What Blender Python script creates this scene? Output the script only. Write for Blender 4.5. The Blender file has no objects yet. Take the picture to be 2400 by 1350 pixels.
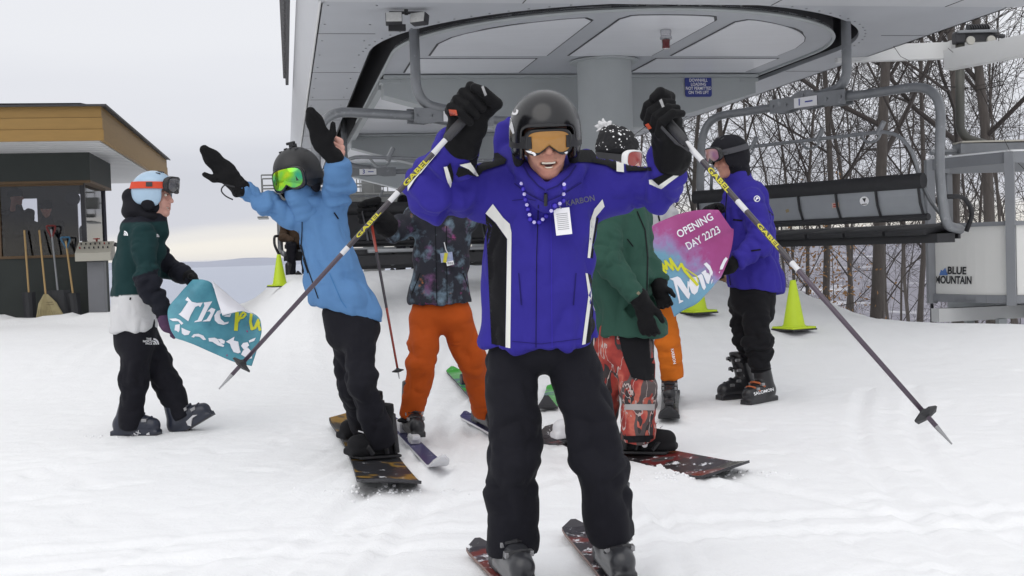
import bpy, bmesh, math, random
import numpy as np
from mathutils import Vector, Matrix
from mathutils.bvhtree import BVHTree
rng = random.Random(7)
SC = bpy.context.scene
COL = SC.collection
# ------------------------------------------------------------------ camera
EYE = Vector((0.0, 0.0, 1.2)); FPX = 2800.0
PITCH = math.atan(86 / FPX); ROLL = 0.031
cam_d = bpy.data.cameras.new('camera'); cam_d.sensor_width = 36.0
cam_d.lens = FPX / 2400 * 36; cam_d.clip_start = 0.05; cam_d.clip_end = 90000
cam = bpy.data.objects.new('camera', cam_d); COL.objects.link(cam)
RC = Matrix.Rotation(math.pi / 2 - PITCH, 3, 'X') @ Matrix.Rotation(-ROLL, 3, 'Z')
cam.matrix_world = Matrix.Translation(EYE) @ RC.to_4x4()
SC.camera = cam
# ------------------------------------------------------------------ world: overcast winter sky
SUN_EL, SUN_AZ = math.radians(48), math.radians(200)
W = bpy.data.worlds.new('World'); SC.world = W; W.use_nodes = True
nt = W.node_tree; nt.nodes.clear()
def N(t, nodes=None, **kw):
    n = (nodes or nt).nodes.new(t)
    for k, v in kw.items(): setattr(n, k, v)
    return n
def ramp(node, stops):
    cr = node.color_ramp
    while len(cr.elements) > 1: cr.elements.remove(cr.elements[-1])
    cr.elements[0].position = stops[0][0]; cr.elements[0].color = tuple(stops[0][1]) + (1,)
    for p, c in stops[1:]:
        e = cr.elements.new(p); e.color = tuple(c) + (1,)
out = N('ShaderNodeOutputWorld'); bg = N('ShaderNodeBackground'); bg.inputs['Strength'].default_value = 0.105
sky = N('ShaderNodeTexSky', sky_type='NISHITA', sun_disc=False, sun_elevation=SUN_EL, sun_rotation=SUN_AZ)
tc = N('ShaderNodeTexCoord'); sep = N('ShaderNodeSeparateXYZ'); nt.links.new(tc.outputs['Generated'], sep.inputs[0])
mp = N('ShaderNodeMapping'); mp.inputs['Scale'].default_value = (1.6, 1.6, 13); nt.links.new(tc.outputs['Generated'], mp.inputs[0])
nz = N('ShaderNodeTexNoise'); nz.inputs['Scale'].default_value = 1.7; nz.inputs['Detail'].default_value = 5; nt.links.new(mp.outputs[0], nz.inputs[0])
ma = N('ShaderNodeMath', operation='MULTIPLY_ADD'); ma.inputs[1].default_value = 0.055; nt.links.new(nz.outputs[0], ma.inputs[0])
sb = N('ShaderNodeMath', operation='SUBTRACT'); sb.inputs[1].default_value = 0.0275
nt.links.new(sep.outputs[2], sb.inputs[0]); nt.links.new(sb.outputs[0], ma.inputs[2])
mr = N('ShaderNodeMapRange'); mr.inputs[1].default_value = -0.02; mr.inputs[2].default_value = 0.38; nt.links.new(ma.outputs[0], mr.inputs[0])
cr = N('ShaderNodeValToRGB'); cr.color_ramp.interpolation = 'EASE'
ramp(cr, [(0.0, (.70, .70, .76)), (0.045, (.80, .77, .74)), (0.085, (.90, .865, .80)), (0.115, (.82, .80, .78)), (0.15, (.635, .645, .71)), (0.22, (.63, .64, .70)),
          (0.33, (.76, .765, .81)), (0.5, (.835, .84, .87)), (1.0, (.93, .935, .95))])
nt.links.new(mr.outputs[0], cr.inputs[0])
sc10 = N('ShaderNodeVectorMath', operation='SCALE'); sc10.inputs['Scale'].default_value = 10.0; nt.links.new(cr.outputs[0], sc10.inputs[0])
mx = N('ShaderNodeMix', data_type='RGBA'); mx.inputs[0].default_value = 0.93
nt.links.new(sky.outputs[0], mx.inputs[6]); nt.links.new(sc10.outputs[0], mx.inputs[7])
nt.links.new(mx.outputs[2], bg.inputs['Color']); nt.links.new(bg.outputs[0], out.inputs[0])
# ------------------------------------------------------------------ sun through cloud
sl = bpy.data.lights.new('sun', 'SUN'); sl.energy = 0.9; sl.angle = math.radians(60); sl.color = (1, .97, .93)
so = bpy.data.objects.new('sun', sl); COL.objects.link(so)
sd = Vector((math.sin(SUN_AZ) * math.cos(SUN_EL), math.cos(SUN_AZ) * math.cos(SUN_EL), math.sin(SUN_EL)))
so.rotation_euler = sd.to_track_quat('Z', 'Y').to_euler()
vs = SC.view_settings; vs.view_transform = 'Standard'; vs.look = 'None'; vs.exposure = 0.0; vs.gamma = 1.0; vs.use_curve_mapping = False
SC.cycles.use_denoising = True; SC.cycles.max_bounces = 8; SC.cycles.transparent_max_bounces = 16
SC.cycles.caustics_reflective = False; SC.cycles.caustics_refractive = False

# ------------------------------------------------------------------ measuring helpers
def ray(px, py):
    return RC @ Vector(((px - 1200) / FPX, -(py - 675) / FPX, -1.0))
def P(px, py, Y):                       # world point at photo position px,py and distance Y
    d = ray(px, py); return EYE + d * (Y / d.y)
def PG(px, py, z0=0.0):                 # point on a level plane z0
    d = ray(px, py); return EYE + d * ((z0 - EYE.z) / d.z)
def V(*a): return Vector(a)
def sst(a, b, x):
    t = np.clip((np.asarray(x, float) - a) / (b - a), 0, 1); return t * t * (3 - 2 * t)
def hash3(i, j, k, s):
    n = (i.astype(np.int64) * 374761393 + j.astype(np.int64) * 668265263 + k.astype(np.int64) * 2147483647 + s * 1274126177) & 0xffffffff
    n = ((n ^ (n >> 13)) * 1274126177) & 0xffffffff
    n = ((n ^ (n >> 16)) * 2246822519) & 0xffffffff
    return ((n ^ (n >> 15)) & 0xffff) / 65535.0
def noise3(p, seed=0):                  # smooth value noise -1..1 for an (n,3) array
    p = np.asarray(p, float); f = np.floor(p); t = p - f; t = t * t * (3 - 2 * t); f = f.astype(np.int64)
    r = 0
    for a in (0, 1):
        for b in (0, 1):
            for c in (0, 1):
                w = (t[:, 0] if a else 1 - t[:, 0]) * (t[:, 1] if b else 1 - t[:, 1]) * (t[:, 2] if c else 1 - t[:, 2])
                r = r + w * hash3(f[:, 0] + a, f[:, 1] + b, f[:, 2] + c, seed)
    return r * 2 - 1
def fbm(p, seed=0, o=3):
    r = 0; a = 1.0; p = np.asarray(p, float)
    for i in range(o):
        r = r + a * noise3(p, seed + i); p = p * 2.03; a *= .5
    return r / 1.75

# ------------------------------------------------------------------ materials
MATS = {}
def mat(name, col, rough=.6, metal=0., var=.12, vscale=6., bump=0., bscale=60., spec=None, col2=None, coat=0., sheen=0., trans=0., dirt=None, vdetail=4., stretch=None, attr=False, wrinkle=0.):
    if name in MATS: return MATS[name]
    m = bpy.data.materials.new(name); m.use_nodes = True; t = m.node_tree; b = t.nodes['Principled BSDF']
    b.inputs['Roughness'].default_value = rough; b.inputs['Metallic'].default_value = metal
    if spec is not None: b.inputs['Specular IOR Level'].default_value = spec
    if coat: b.inputs['Coat Weight'].default_value = coat; b.inputs['Coat Roughness'].default_value = .08
    if sheen: b.inputs['Sheen Weight'].default_value = sheen
    if trans: b.inputs['Transmission Weight'].default_value = trans
    g = N('ShaderNodeTexCoord', t); src = g.outputs['Object']
    if stretch:
        q = N('ShaderNodeMapping', t); q.inputs['Scale'].default_value = stretch; t.links.new(src, q.inputs[0]); src = q.outputs[0]
    n = N('ShaderNodeTexNoise', t); n.inputs['Scale'].default_value = vscale; n.inputs['Detail'].default_value = vdetail; t.links.new(src, n.inputs[0])
    x = N('ShaderNodeMix', t, data_type='RGBA')
    c2 = col2 if col2 else tuple(min(1, c * (1 + var)) for c in col); c1 = col if col2 else tuple(c * (1 - var) for c in col)
    x.inputs[6].default_value = tuple(c1) + (1,); x.inputs[7].default_value = tuple(c2) + (1,)
    t.links.new(n.outputs[0], x.inputs[0]); cout = x.outputs[2]
    if attr:
        at = N('ShaderNodeAttribute', t); at.attribute_name = 'Col'
        y = N('ShaderNodeMix', t, data_type='RGBA', blend_type='MULTIPLY'); y.inputs[0].default_value = 1
        t.links.new(at.outputs['Color'], y.inputs[6]); t.links.new(cout, y.inputs[7]); cout = y.outputs[2]
    if dirt:                               # (colour, amount threshold, scale) weathering patches
        n2 = N('ShaderNodeTexNoise', t); n2.inputs['Scale'].default_value = dirt[2]; n2.inputs['Detail'].default_value = 8; n2.inputs['Roughness'].default_value = .65
        t.links.new(src, n2.inputs[0])
        r = N('ShaderNodeMapRange', t); r.inputs[1].default_value = dirt[1]; r.inputs[2].default_value = dirt[1] + .12; t.links.new(n2.outputs[0], r.inputs[0])
        y = N('ShaderNodeMix', t, data_type='RGBA'); y.inputs[7].default_value = tuple(dirt[0]) + (1,)
        t.links.new(r.outputs[0], y.inputs[0]); t.links.new(cout, y.inputs[6]); cout = y.outputs[2]
    t.links.new(cout, b.inputs['Base Color'])
    if bump:
        n3 = N('ShaderNodeTexNoise', t); n3.inputs['Scale'].default_value = bscale; n3.inputs['Detail'].default_value = 4; t.links.new(src, n3.inputs[0])
        bp = N('ShaderNodeBump', t); bp.inputs['Strength'].default_value = bump; bp.inputs['Distance'].default_value = .01
        t.links.new(n3.outputs[0], bp.inputs['Height']); t.links.new(bp.outputs[0], b.inputs['Normal'])
        if wrinkle:
            q2 = N('ShaderNodeMapping', t); q2.inputs['Rotation'].default_value = (.3, .5, .2); q2.inputs['Scale'].default_value = (1, 1, 1.7); t.links.new(src, q2.inputs[0])
            n4 = N('ShaderNodeTexNoise', t); n4.noise_type = 'RIDGED_MULTIFRACTAL'; n4.inputs['Scale'].default_value = 9; n4.inputs['Detail'].default_value = 2; n4.inputs['Distortion'].default_value = .6; t.links.new(q2.outputs[0], n4.inputs[0])
            b2 = N('ShaderNodeBump', t); b2.inputs['Strength'].default_value = wrinkle; b2.inputs['Distance'].default_value = .012; t.links.new(n4.outputs[0], b2.inputs['Height']); t.links.new(b2.outputs[0], bp.inputs['Normal'])
    MATS[name] = m; return m

# ------------------------------------------------------------------ objects
def tag(o, label=None, cat=None, group=None, kind=None):
    if label: o['label'] = label
    if cat: o['category'] = cat
    if group: o['group'] = group
    if kind: o['kind'] = kind
    return o
def thing(name, loc, label, cat, group=None, kind=None):
    o = bpy.data.objects.new(name, None); o.empty_display_size = .1; COL.objects.link(o); o.location = loc
    o.matrix_world = Matrix.Translation(Vector(loc)); o['_loc'] = 1; del o['_loc']
    return tag(o, label, cat, group, kind)
WLOC = {}
def link(name, me, parent=None, **k):
    o = bpy.data.objects.new(name, me); COL.objects.link(o)
    if parent is not None:
        o.parent = parent
        w = parent.matrix_world.copy(); o.matrix_parent_inverse = w.inverted()
    return tag(o, **k)
def mesh(name, verts, faces, m, smooth=False, mi=None):
    me = bpy.data.meshes.new(name)
    if isinstance(verts, np.ndarray) and isinstance(faces, np.ndarray):
        nv, nf, k = len(verts), len(faces), faces.shape[1]
        me.vertices.add(nv); me.vertices.foreach_set('co', verts.astype(np.float32).ravel())
        me.loops.add(nf * k); me.loops.foreach_set('vertex_index', faces.astype(np.int32).ravel())
        me.polygons.add(nf); me.polygons.foreach_set('loop_start', np.arange(0, nf * k, k, dtype=np.int32))
        me.update(calc_edges=True)
    else:
        me.from_pydata([tuple(v) for v in verts], [], [list(f) for f in faces])
    for q in (m if isinstance(m, (list, tuple)) else [m]): me.materials.append(q)
    if mi is not None: me.polygons.foreach_set('material_index', np.asarray(mi, np.int32))
    me.polygons.foreach_set('use_smooth', np.full(len(me.polygons), bool(smooth)))
    me.update(); return me
class MB:
    def __init__(s): s.v = []; s.f = []; s.mi = []; s.m = 0
    def add(s, vs, fs):
        b = len(s.v); s.v += [tuple(v) for v in vs]; s.f += [[i + b for i in f] for f in fs]; s.mi += [s.m] * len(fs); return s
    def box(s, c, size, R=None, bev=0.):
        c = Vector(c); x, y, z = [q / 2 for q in size]; R = R or Matrix.Identity(3)
        if bev <= 0:
            vs = [c + R @ Vector((a * x, b * y, d * z)) for a in (-1, 1) for b in (-1, 1) for d in (-1, 1)]
            return s.add(vs, [(0, 1, 3, 2), (4, 6, 7, 5), (0, 4, 5, 1), (2, 3, 7, 6), (0, 2, 6, 4), (1, 5, 7, 3)])
        bm = bmesh.new(); bmesh.ops.create_cube(bm, size=1)
        for v in bm.verts: v.co = Vector((v.co.x * 2 * x, v.co.y * 2 * y, v.co.z * 2 * z))
        bmesh.ops.bevel(bm, geom=bm.edges[:], offset=bev, segments=2, affect='EDGES', profile=.6)
        bm.verts.ensure_lookup_table()
        r = s.add([c + R @ v.co for v in bm.verts], [[v.index for v in f.verts] for f in bm.faces]); bm.free(); return r
    def bar(s, a, b, w, h, up=(0, 0, 1), bev=0.):      # rectangular bar from a to b
        a, b = Vector(a), Vector(b); d = (b - a); L = d.length; y = d.normalized(); u = Vector(up)
        x = y.cross(u).normalized(); z = x.cross(y); R = Matrix((x, y, z)).transposed()
        return s.box((a + b) / 2, (w, L, h), R, bev)
    def tube(s, pts, r, n=8, caps=True, flat=None):
        pts = [Vector(p) for p in pts]; k = len(pts); rs = r if isinstance(r, (list, tuple)) else [r] * k
        vs = []; fs = []; up = None
        for i, p in enumerate(pts):
            d = (pts[min(i + 1, k - 1)] - pts[max(i - 1, 0)]).normalized()
            if up is None:
                up = Vector((0, 0, 1)) if abs(d.z) < .9 else Vector((1, 0, 0))
                if flat: up = Vector(flat[1])
            x = d.cross(up).normalized(); up = x.cross(d).normalized()
            for j in range(n):
                a = 2 * math.pi * j / n; vs.append(p + x * math.cos(a) * rs[i] + up * math.sin(a) * rs[i] * (flat[0] if flat else 1))
        for i in range(k - 1):
            for j in range(n):
                a = i * n + j; b = i * n + (j + 1) % n; fs.append((a, b, b + n, a + n))
        if caps: fs.append(tuple(range(n - 1, -1, -1))); fs.append(tuple((k - 1) * n + j for j in range(n)))
        return s.add(vs, fs)
    def lathe(s, c, prof, n=24, R=None):               # prof: [(r,z)]
        c = Vector(c); R = R or Matrix.Identity(3); vs = []; fs = []
        for r, z in prof:
            for j in range(n):
                a = 2 * math.pi * j / n; vs.append(c + R @ Vector((r * math.cos(a), r * math.sin(a), z)))
        for i in range(len(prof) - 1):
            for j in range(n):
                a = i * n + j; b = i * n + (j + 1) % n; fs.append((a, b, b + n, a + n))
        fs.append(tuple(range(n - 1, -1, -1))); fs.append(tuple((len(prof) - 1) * n + j for j in range(n)))
        return s.add(vs, fs)
    def prism(s, poly, off):                            # planar polygon extruded by off
        poly = [Vector(p) for p in poly]; off = Vector(off); n = len(poly)
        fs = [tuple(range(n - 1, -1, -1)), tuple(range(n, 2 * n))] + [(i, (i + 1) % n, (i + 1) % n + n, i + n) for i in range(n)]
        return s.add(poly + [p + off for p in poly], fs)
    def build(s, name, m, parent=None, smooth=False, **k):
        bm = bmesh.new(); me = mesh(name, s.v, s.f, m, smooth, s.mi); bm.from_mesh(me)
        bmesh.ops.recalc_face_normals(bm, faces=bm.faces[:]); bm.to_mesh(me); bm.free()
        if smooth == 'auto': me.polygons.foreach_set('use_smooth', np.full(len(me.polygons), True)); autosmooth(me)
        return link(name, me, parent, **k)
def autosmooth(me, ang=40):
    bm = bmesh.new(); bm.from_mesh(me)
    for e in bm.edges:
        if len(e.link_faces) == 2 and e.calc_face_angle(0) > math.radians(ang): e.smooth = False
    for f in bm.faces: f.smooth = True
    bm.to_mesh(me); bm.free()
def arc(c, r, a0, a1, n, u, v):
    c, u, v = Vector(c), Vector(u), Vector(v)
    return [c + (u * math.cos(a0 + (a1 - a0) * i / n) + v * math.sin(a0 + (a1 - a0) * i / n)) * r for i in range(n + 1)]
def rounded(pts, r, n=6):                               # polyline with filleted corners
    pts = [Vector(p) for p in pts]; o = [pts[0]]
    for i in range(1, len(pts) - 1):
        a, b, c = pts[i - 1], pts[i], pts[i + 1]; q = r[i - 1] if isinstance(r, (list, tuple)) else r
        q = min(q, (a - b).length * .49, (c - b).length * .49)
        s, e = b + (a - b).normalized() * q, b + (c - b).normalized() * q
        for k in range(n + 1):
            t = k / n; o.append(s * (1 - t) ** 2 + b * 2 * t * (1 - t) + e * t * t)
    return o + [pts[-1]]

# ------------------------------------------------------------------ soft shapes: signed distance + surface nets
class Soft:
    def __init__(s): s.pr = []
    def cone(s, a, b, ra, rb, k=.03, fold=None, op='+', flat=None):      # tapered capsule, optional flattening (axis, factor)
        s.pr.append(('c', np.array(a, float), np.array(b, float), ra, rb, k, fold, op, flat)); return s
    def ell(s, c, r, R=None, k=.03, fold=None, op='+'):
        s.pr.append(('e', np.array(c, float), np.array(r, float), np.array(R if R is not None else np.eye(3), float), 0, k, fold, op, None)); return s
    def loft(s, pts, rx, ry, side, k=.03, fold=None, op='+'):            # elliptic trunk: rx along side, ry across
        s.pr.append(('l', np.array(pts, float), (np.array(rx, float), np.array(ry, float)), np.array(side, float), 0, k, fold, op, None)); return s
    def box(s, c, h, R=None, rad=.01, k=.01, op='+'):
        s.pr.append(('b', np.array(c, float), np.array(h, float), np.array(R if R is not None else np.eye(3), float), rad, k, None, op, None)); return s
    def cut(s, p, n, k=.01):
        s.pr.append(('p', np.array(p, float), np.array(n, float), None, 0, k, None, '&', None)); return s
    def bbox(s, q):
        if q[0] == 'c': r = max(q[3], q[4]); lo, hi = np.minimum(q[1], q[2]) - r, np.maximum(q[1], q[2]) + r
        elif q[0] == 'e': r = max(q[2]); lo, hi = q[1] - r, q[1] + r
        elif q[0] == 'b': r = np.linalg.norm(q[2]) + q[4]; lo, hi = q[1] - r, q[1] + r
        elif q[0] == 'l': r = max(q[2][0].max(), q[2][1].max()); lo, hi = q[1].min(0) - r, q[1].max(0) + r
        else: return None
        return lo, hi
    def dist(s, q, p):
        t = q[0]
        if t == 'c':
            ab = q[2] - q[1]; L = ab @ ab + 1e-12; d = p - q[1]; h = np.clip(d @ ab / L, 0, 1); e = d - h[..., None] * ab
            if q[8] is not None:
                ax = np.array(q[8][0], float); ax /= np.linalg.norm(ax); e = e + (e @ ax)[..., None] * ax * (1 / q[8][1] - 1)
                return (np.linalg.norm(e, axis=-1) - (q[3] + (q[4] - q[3]) * h)) * (q[8][1] if q[8][1] < 1 else 1)
            return np.linalg.norm(e, axis=-1) - (q[3] + (q[4] - q[3]) * h)
        if t == 'e':
            e = (p - q[1]) @ q[3]; k0 = np.linalg.norm(e / q[2], axis=-1); k1 = np.linalg.norm(e / q[2] ** 2, axis=-1) + 1e-9; return k0 * (k0 - 1) / k1
        if t == 'b':
            e = np.abs((p - q[1]) @ q[3]) - q[2] + q[4]
            return np.linalg.norm(np.maximum(e, 0), axis=-1) + np.minimum(e.max(-1), 0) - q[4]
        if t == 'l':
            pts = q[1]; rx, ry = q[2]; best = None
            for i in range(len(pts) - 1):
                a, b = pts[i], pts[i + 1]; ab = b - a; L = math.sqrt(ab @ ab); z = ab / L; x = q[3] - (q[3] @ z) * z; x /= np.linalg.norm(x); y = np.cross(z, x)
                d = p - a; w = d @ z; h = np.clip(w / L, 0, 1); over = w - h * L
                X = rx[i] + (rx[i + 1] - rx[i]) * h; Y = ry[i] + (ry[i + 1] - ry[i]) * h
                u, v = d @ x, d @ y; mn = np.minimum(X, Y)
                k0 = np.sqrt((u / X) ** 2 + (v / Y) ** 2 + (over / mn) ** 2); k1 = np.sqrt((u / X ** 2) ** 2 + (v / Y ** 2) ** 2 + (over / mn ** 2) ** 2) + 1e-9
                dd = k0 * (k0 - 1) / k1
                best = dd if best is None else np.minimum(best, dd)
            return best
        return (p - q[1]) @ q[2]
    def mesh(s, vox=.01, wr=1., seed=1):
        bb = [s.bbox(q) for q in s.pr if q[7] == '+']
        lo = np.min([b[0] for b in bb], 0) - 4 * vox; hi = np.max([b[1] for b in bb], 0) + 4 * vox
        n = np.ceil((hi - lo) / vox).astype(int) + 1
        ax = [lo[i] + vox * np.arange(n[i]) for i in range(3)]
        F = np.full(n, .2)
        for q in s.pr:
            b = s.bbox(q); pad = q[5] + 3 * vox + .02
            if b is None: sl = [slice(0, n[i]) for i in range(3)]
            else: sl = [slice(max(0, int((b[0][i] - pad - lo[i]) / vox)), min(n[i], int((b[1][i] + pad - lo[i]) / vox) + 2)) for i in range(3)]
            if any(t.stop <= t.start for t in sl): continue
            g = np.stack(np.meshgrid(*[ax[i][sl[i]] for i in range(3)], indexing='ij'), -1)
            d = s.dist(q, g); S = tuple(sl); f = F[S]; k = q[5]
            if q[7] == '+': h = np.clip(.5 + .5 * (f - d) / k, 0, 1); F[S] = f * (1 - h) + d * h - k * h * (1 - h)
            else:
                if q[7] == '-': d = -d
                h = np.clip(.5 - .5 * (f - d) / k, 0, 1); F[S] = f * (1 - h) + d * h + k * h * (1 - h)
        I = F < 0
        c = np.zeros(n - 1, int)
        for a in (0, 1):
            for b_ in (0, 1):
                for d_ in (0, 1): c += I[a:n[0] - 1 + a, b_:n[1] - 1 + b_, d_:n[2] - 1 + d_]
        act = (c > 0) & (c < 8); idx = np.full(n - 1, -1); ii = np.argwhere(act); idx[act] = np.arange(len(ii))
        acc = np.zeros((len(ii), 3)); cnt = np.zeros(len(ii))
        cs = [np.array((a, b_, d_)) for a in (0, 1) for b_ in (0, 1) for d_ in (0, 1)]
        for a in cs:
            for e in range(3):
                if a[e]: continue
                b2 = a.copy(); b2[e] = 1
                fa = F[tuple((ii + a).T)]; fb = F[tuple((ii + b2).T)]; m = (fa < 0) != (fb < 0)
                t = np.where(m, fa / np.where(fa == fb, 1, fa - fb), 0)
                pt = a + t[:, None] * (b2 - a); acc += pt * m[:, None]; cnt += m
        vs = lo + (ii + acc / cnt[:, None]) * vox
        fs = []
        for e in range(3):
            u, w = [(1, 2), (2, 0), (0, 1)][e]
            A = I.take(range(0, n[e] - 1), e); B = I.take(range(1, n[e]), e); ch = np.argwhere(A != B)
            ch = ch[(ch[:, u] > 0) & (ch[:, w] > 0) & (ch[:, u] < n[u] - 1) & (ch[:, w] < n[w] - 1)]
            o = []
            for du, dw in ((1, 1), (0, 1), (0, 0), (1, 0)):
                q = ch.copy(); q[:, u] -= du; q[:, w] -= dw; o.append(idx[tuple(q.T)])
            o = np.stack(o, 1); fl = I[tuple(ch.T)]; o[~fl] = o[~fl][:, ::-1]; fs.append(o)
        fs = np.concatenate(fs); fs = fs[(fs >= 0).all(1)]
        nb = np.zeros((len(vs), 3)); ct = np.zeros(len(vs))                 # one relaxation pass
        for k in range(4):
            np.add.at(nb, fs[:, k], vs[fs[:, (k + 1) % 4]] + vs[fs[:, (k - 1) % 4]]); np.add.at(ct, fs[:, k], 2)
        vs = vs * .5 + .5 * nb / np.maximum(ct, 1)[:, None]
        if wr > 0 and any(q[6] for q in s.pr):
            nr = np.zeros_like(vs); fn = np.cross(vs[fs[:, 2]] - vs[fs[:, 0]], vs[fs[:, 3]] - vs[fs[:, 1]])
            for k in range(4): np.add.at(nr, fs[:, k], fn)
            nr /= np.linalg.norm(nr, axis=1)[:, None] + 1e-12
            num = np.zeros(len(vs)); den = np.full(len(vs), 1e-9)
            for i, q in enumerate(s.pr):
                if q[7] != '+': continue
                w = np.exp(-np.maximum(s.dist(q, vs), 0) / .02); den += w
                if not q[6]: continue
                amp, fa, fp = q[6][:3]; j = q[6][3] if len(q[6]) > 3 else None
                a, b = (q[1][0], q[1][-1]) if q[0] == 'l' else (q[1], q[2]) if q[0] == 'c' else (q[1], q[1] + np.array((0, 0, 1.)))
                z = (b - a) / (np.linalg.norm(b - a) + 1e-9); d = vs - a; h = d @ z; pr = d - h[:, None] * z
                wp = vs + .05 * np.stack([fbm(vs * 7, 50 + seed, 2), fbm(vs * 7, 60 + seed, 2), fbm(vs * 7, 70 + seed, 2)], 1)
                h2 = (wp - a) @ z; pr2 = (wp - a) - h2[:, None] * z
                c3 = pr2 * fp + z * h2[:, None] * fa
                f1 = 2 * np.abs(noise3(c3, seed + i)) - .62; f2 = 2 * np.abs(noise3(c3 * 2.1 + 9, seed + i + 30)) - .62
                A = amp
                if j is not None:                                           # folds gather at a joint
                    A = amp * (.42 + 1.15 * np.exp(-(np.linalg.norm(vs - np.array(j), axis=1) / .14) ** 2))
                num += w * A * (np.minimum(f1, .75) * .95 + f2 * .4 - .06)
            vs = vs + nr * (2.2 * wr * num / den)[:, None]
        return vs, fs
def soft(name, S, m, parent, vox=.01, wr=1., seed=1, T=None, colf=None, **k):
    vs, fs = S.mesh(vox, wr, seed)
    if T is not None: vs = vs @ np.array(T.to_3x3()).T + np.array(T.translation)
    me = mesh(name, vs, fs, m, True)
    if colf is not None:
        a = me.color_attributes.new('Col', 'FLOAT_COLOR', 'POINT'); c = np.ones((len(vs), 4)); c[:, :3] = colf(vs); a.data.foreach_set('color', c.astype(np.float32).ravel())
    o = link(name, me, parent, **k); BV[o.name] = (vs, fs); return o
BV = {}
def bvh(*objs):
    vs = []; fs = []; b = 0
    for o in objs:
        if o.name in BV: v, f = BV[o.name]; v = v.tolist(); f = f.tolist()
        else:
            mw = o.matrix_parent_inverse if o.parent else Matrix.Identity(4)
            v = [tuple((o.parent.matrix_world @ o.matrix_parent_inverse @ q.co) if o.parent else q.co) for q in o.data.vertices]; f = [list(p.vertices) for p in o.data.polygons]
        vs += v; fs += [[i + b for i in q] for q in f]; b = len(vs)
    return BVHTree.FromPolygons([Vector(v) for v in vs], fs)
def refine(bm, lim):
    for _ in range(7):
        bmesh.ops.triangulate(bm, faces=bm.faces[:])
        es = [e for e in bm.edges if e.calc_length() > lim]
        if not es: break
        bmesh.ops.subdivide_edges(bm, edges=es, cuts=1)
    bmesh.ops.triangulate(bm, faces=bm.faces[:])
def wrap(name, bm, tree, m, parent, off=.002, **k):       # flat shape (photo coordinates) laid on a surface
    bad = []
    for v in bm.verts:
        d = ray(v.co.x, v.co.y).normalized(); hit = tree.ray_cast(EYE, d)
        if hit[0] is None: bad.append(v); continue
        n = hit[1] if hit[1].dot(d) < 0 else -hit[1]
        v.co = hit[0] + n * off * .3 - d * off
    bmesh.ops.delete(bm, geom=bad, context='VERTS')
    me = bpy.data.meshes.new(name); bm.to_mesh(me); bm.free(); me.materials.append(m)
    me.polygons.foreach_set('use_smooth', np.full(len(me.polygons), True))
    return link(name, me, parent, **k)
def decal(name, polys, tree, m, parent, lim=9, off=.002, **k):
    bm = bmesh.new()
    for poly in (polys if isinstance(polys[0][0], (tuple, list)) else [polys]):
        bm.faces.new([bm.verts.new((x, y, 0)) for x, y in poly])
    refine(bm, lim); return wrap(name, bm, tree, m, parent, off, **k)
def text_bm(body, bold=0., shear=0., space=1.):
    c = bpy.data.curves.new('t', 'FONT'); c.body = body; c.offset = bold; c.shear = shear; c.space_character = space; c.align_x = 'CENTER'; c.align_y = 'CENTER'; c.resolution_u = 3; c.size = 1
    o = bpy.data.objects.new('t', c); COL.objects.link(o); dg = bpy.context.evaluated_depsgraph_get(); dg.update()
    me = bpy.data.meshes.new_from_object(o.evaluated_get(dg)); bm = bmesh.new(); bm.from_mesh(me)
    bpy.data.objects.remove(o); bpy.data.curves.remove(c); bpy.data.meshes.remove(me); return bm
def decal_text(name, body, ctr, size, tree, m, parent, ang=0., bold=.01, shear=0., wide=1., lim=9, off=.002, space=1., **k):
    bm = text_bm(body, bold, shear, space); ca, sa = math.cos(ang), math.sin(ang)
    for v in bm.verts:
        x, y = v.co.x * size * wide, -v.co.y * size; v.co = Vector((ctr[0] + x * ca - y * sa, ctr[1] + x * sa + y * ca, 0))
    refine(bm, lim); return wrap(name, bm, tree, m, parent, off, **k)
def text_mesh(name, body, c, size, R, m, parent, bold=.01, shear=0., wide=1., depth=.002, **k):   # flat lettering on a plane: R columns right, up, normal
    bm = text_bm(body, bold, shear)
    for v in bm.verts: v.co = Vector(c) + R @ Vector((v.co.x * size * wide, v.co.y * size, depth))
    me = bpy.data.meshes.new(name); bm.to_mesh(me); bm.free(); me.materials.append(m); return link(name, me, parent, **k)
def frame(fwd, up=(0, 0, 1)):                              # columns: right, forward, up
    y = Vector(fwd).normalized(); x = y.cross(Vector(up)).normalized(); z = x.cross(y); return Matrix((x, y, z)).transposed()
def T4(R, o): return Matrix.Translation(Vector(o)) @ R.to_4x4()
# ================================================================== SETTING
def gz(x, y, fine=False):
    x = np.asarray(x, float); y = np.asarray(y, float)
    z = .06 * sst(5, 7, y) + .05 * sst(7, 8.8, y) + .25 * sst(8.8, 12.2, y)
    xl = -.232 * y
    z = z + .58 * sst(0, .9, x - xl) * (1 - sst(.3, 4.6, x)) * sst(9.8, 13.4, y) * (1 - sst(20, 26, y))
    edge = 23 - 9.5 * sst(1.5, 4.0, x); over = np.maximum(y - edge, 0)
    z = z - .05 * over - .0016 * np.minimum(over, 300) ** 2 * (over < 1e9) * np.where(over < 60, 1, 60 / np.maximum(over, 1))
    z = z - .03 * np.maximum(x - 4.6, 0) ** 1.5 * sst(9, 13, y) - .01 * np.maximum(-x - 12, 0) ** 1.4
    z = z - .42 * sst(11.4, 13.8, y + .25 * (x - 4)) * sst(2.9, 4.4, x)
    z = z + .035 * np.sin(x * .7 + y * .4) * sst(3, 8, y)
    return np.maximum(z, -182)
TR_ = random.Random(3); TRK = []
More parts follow.
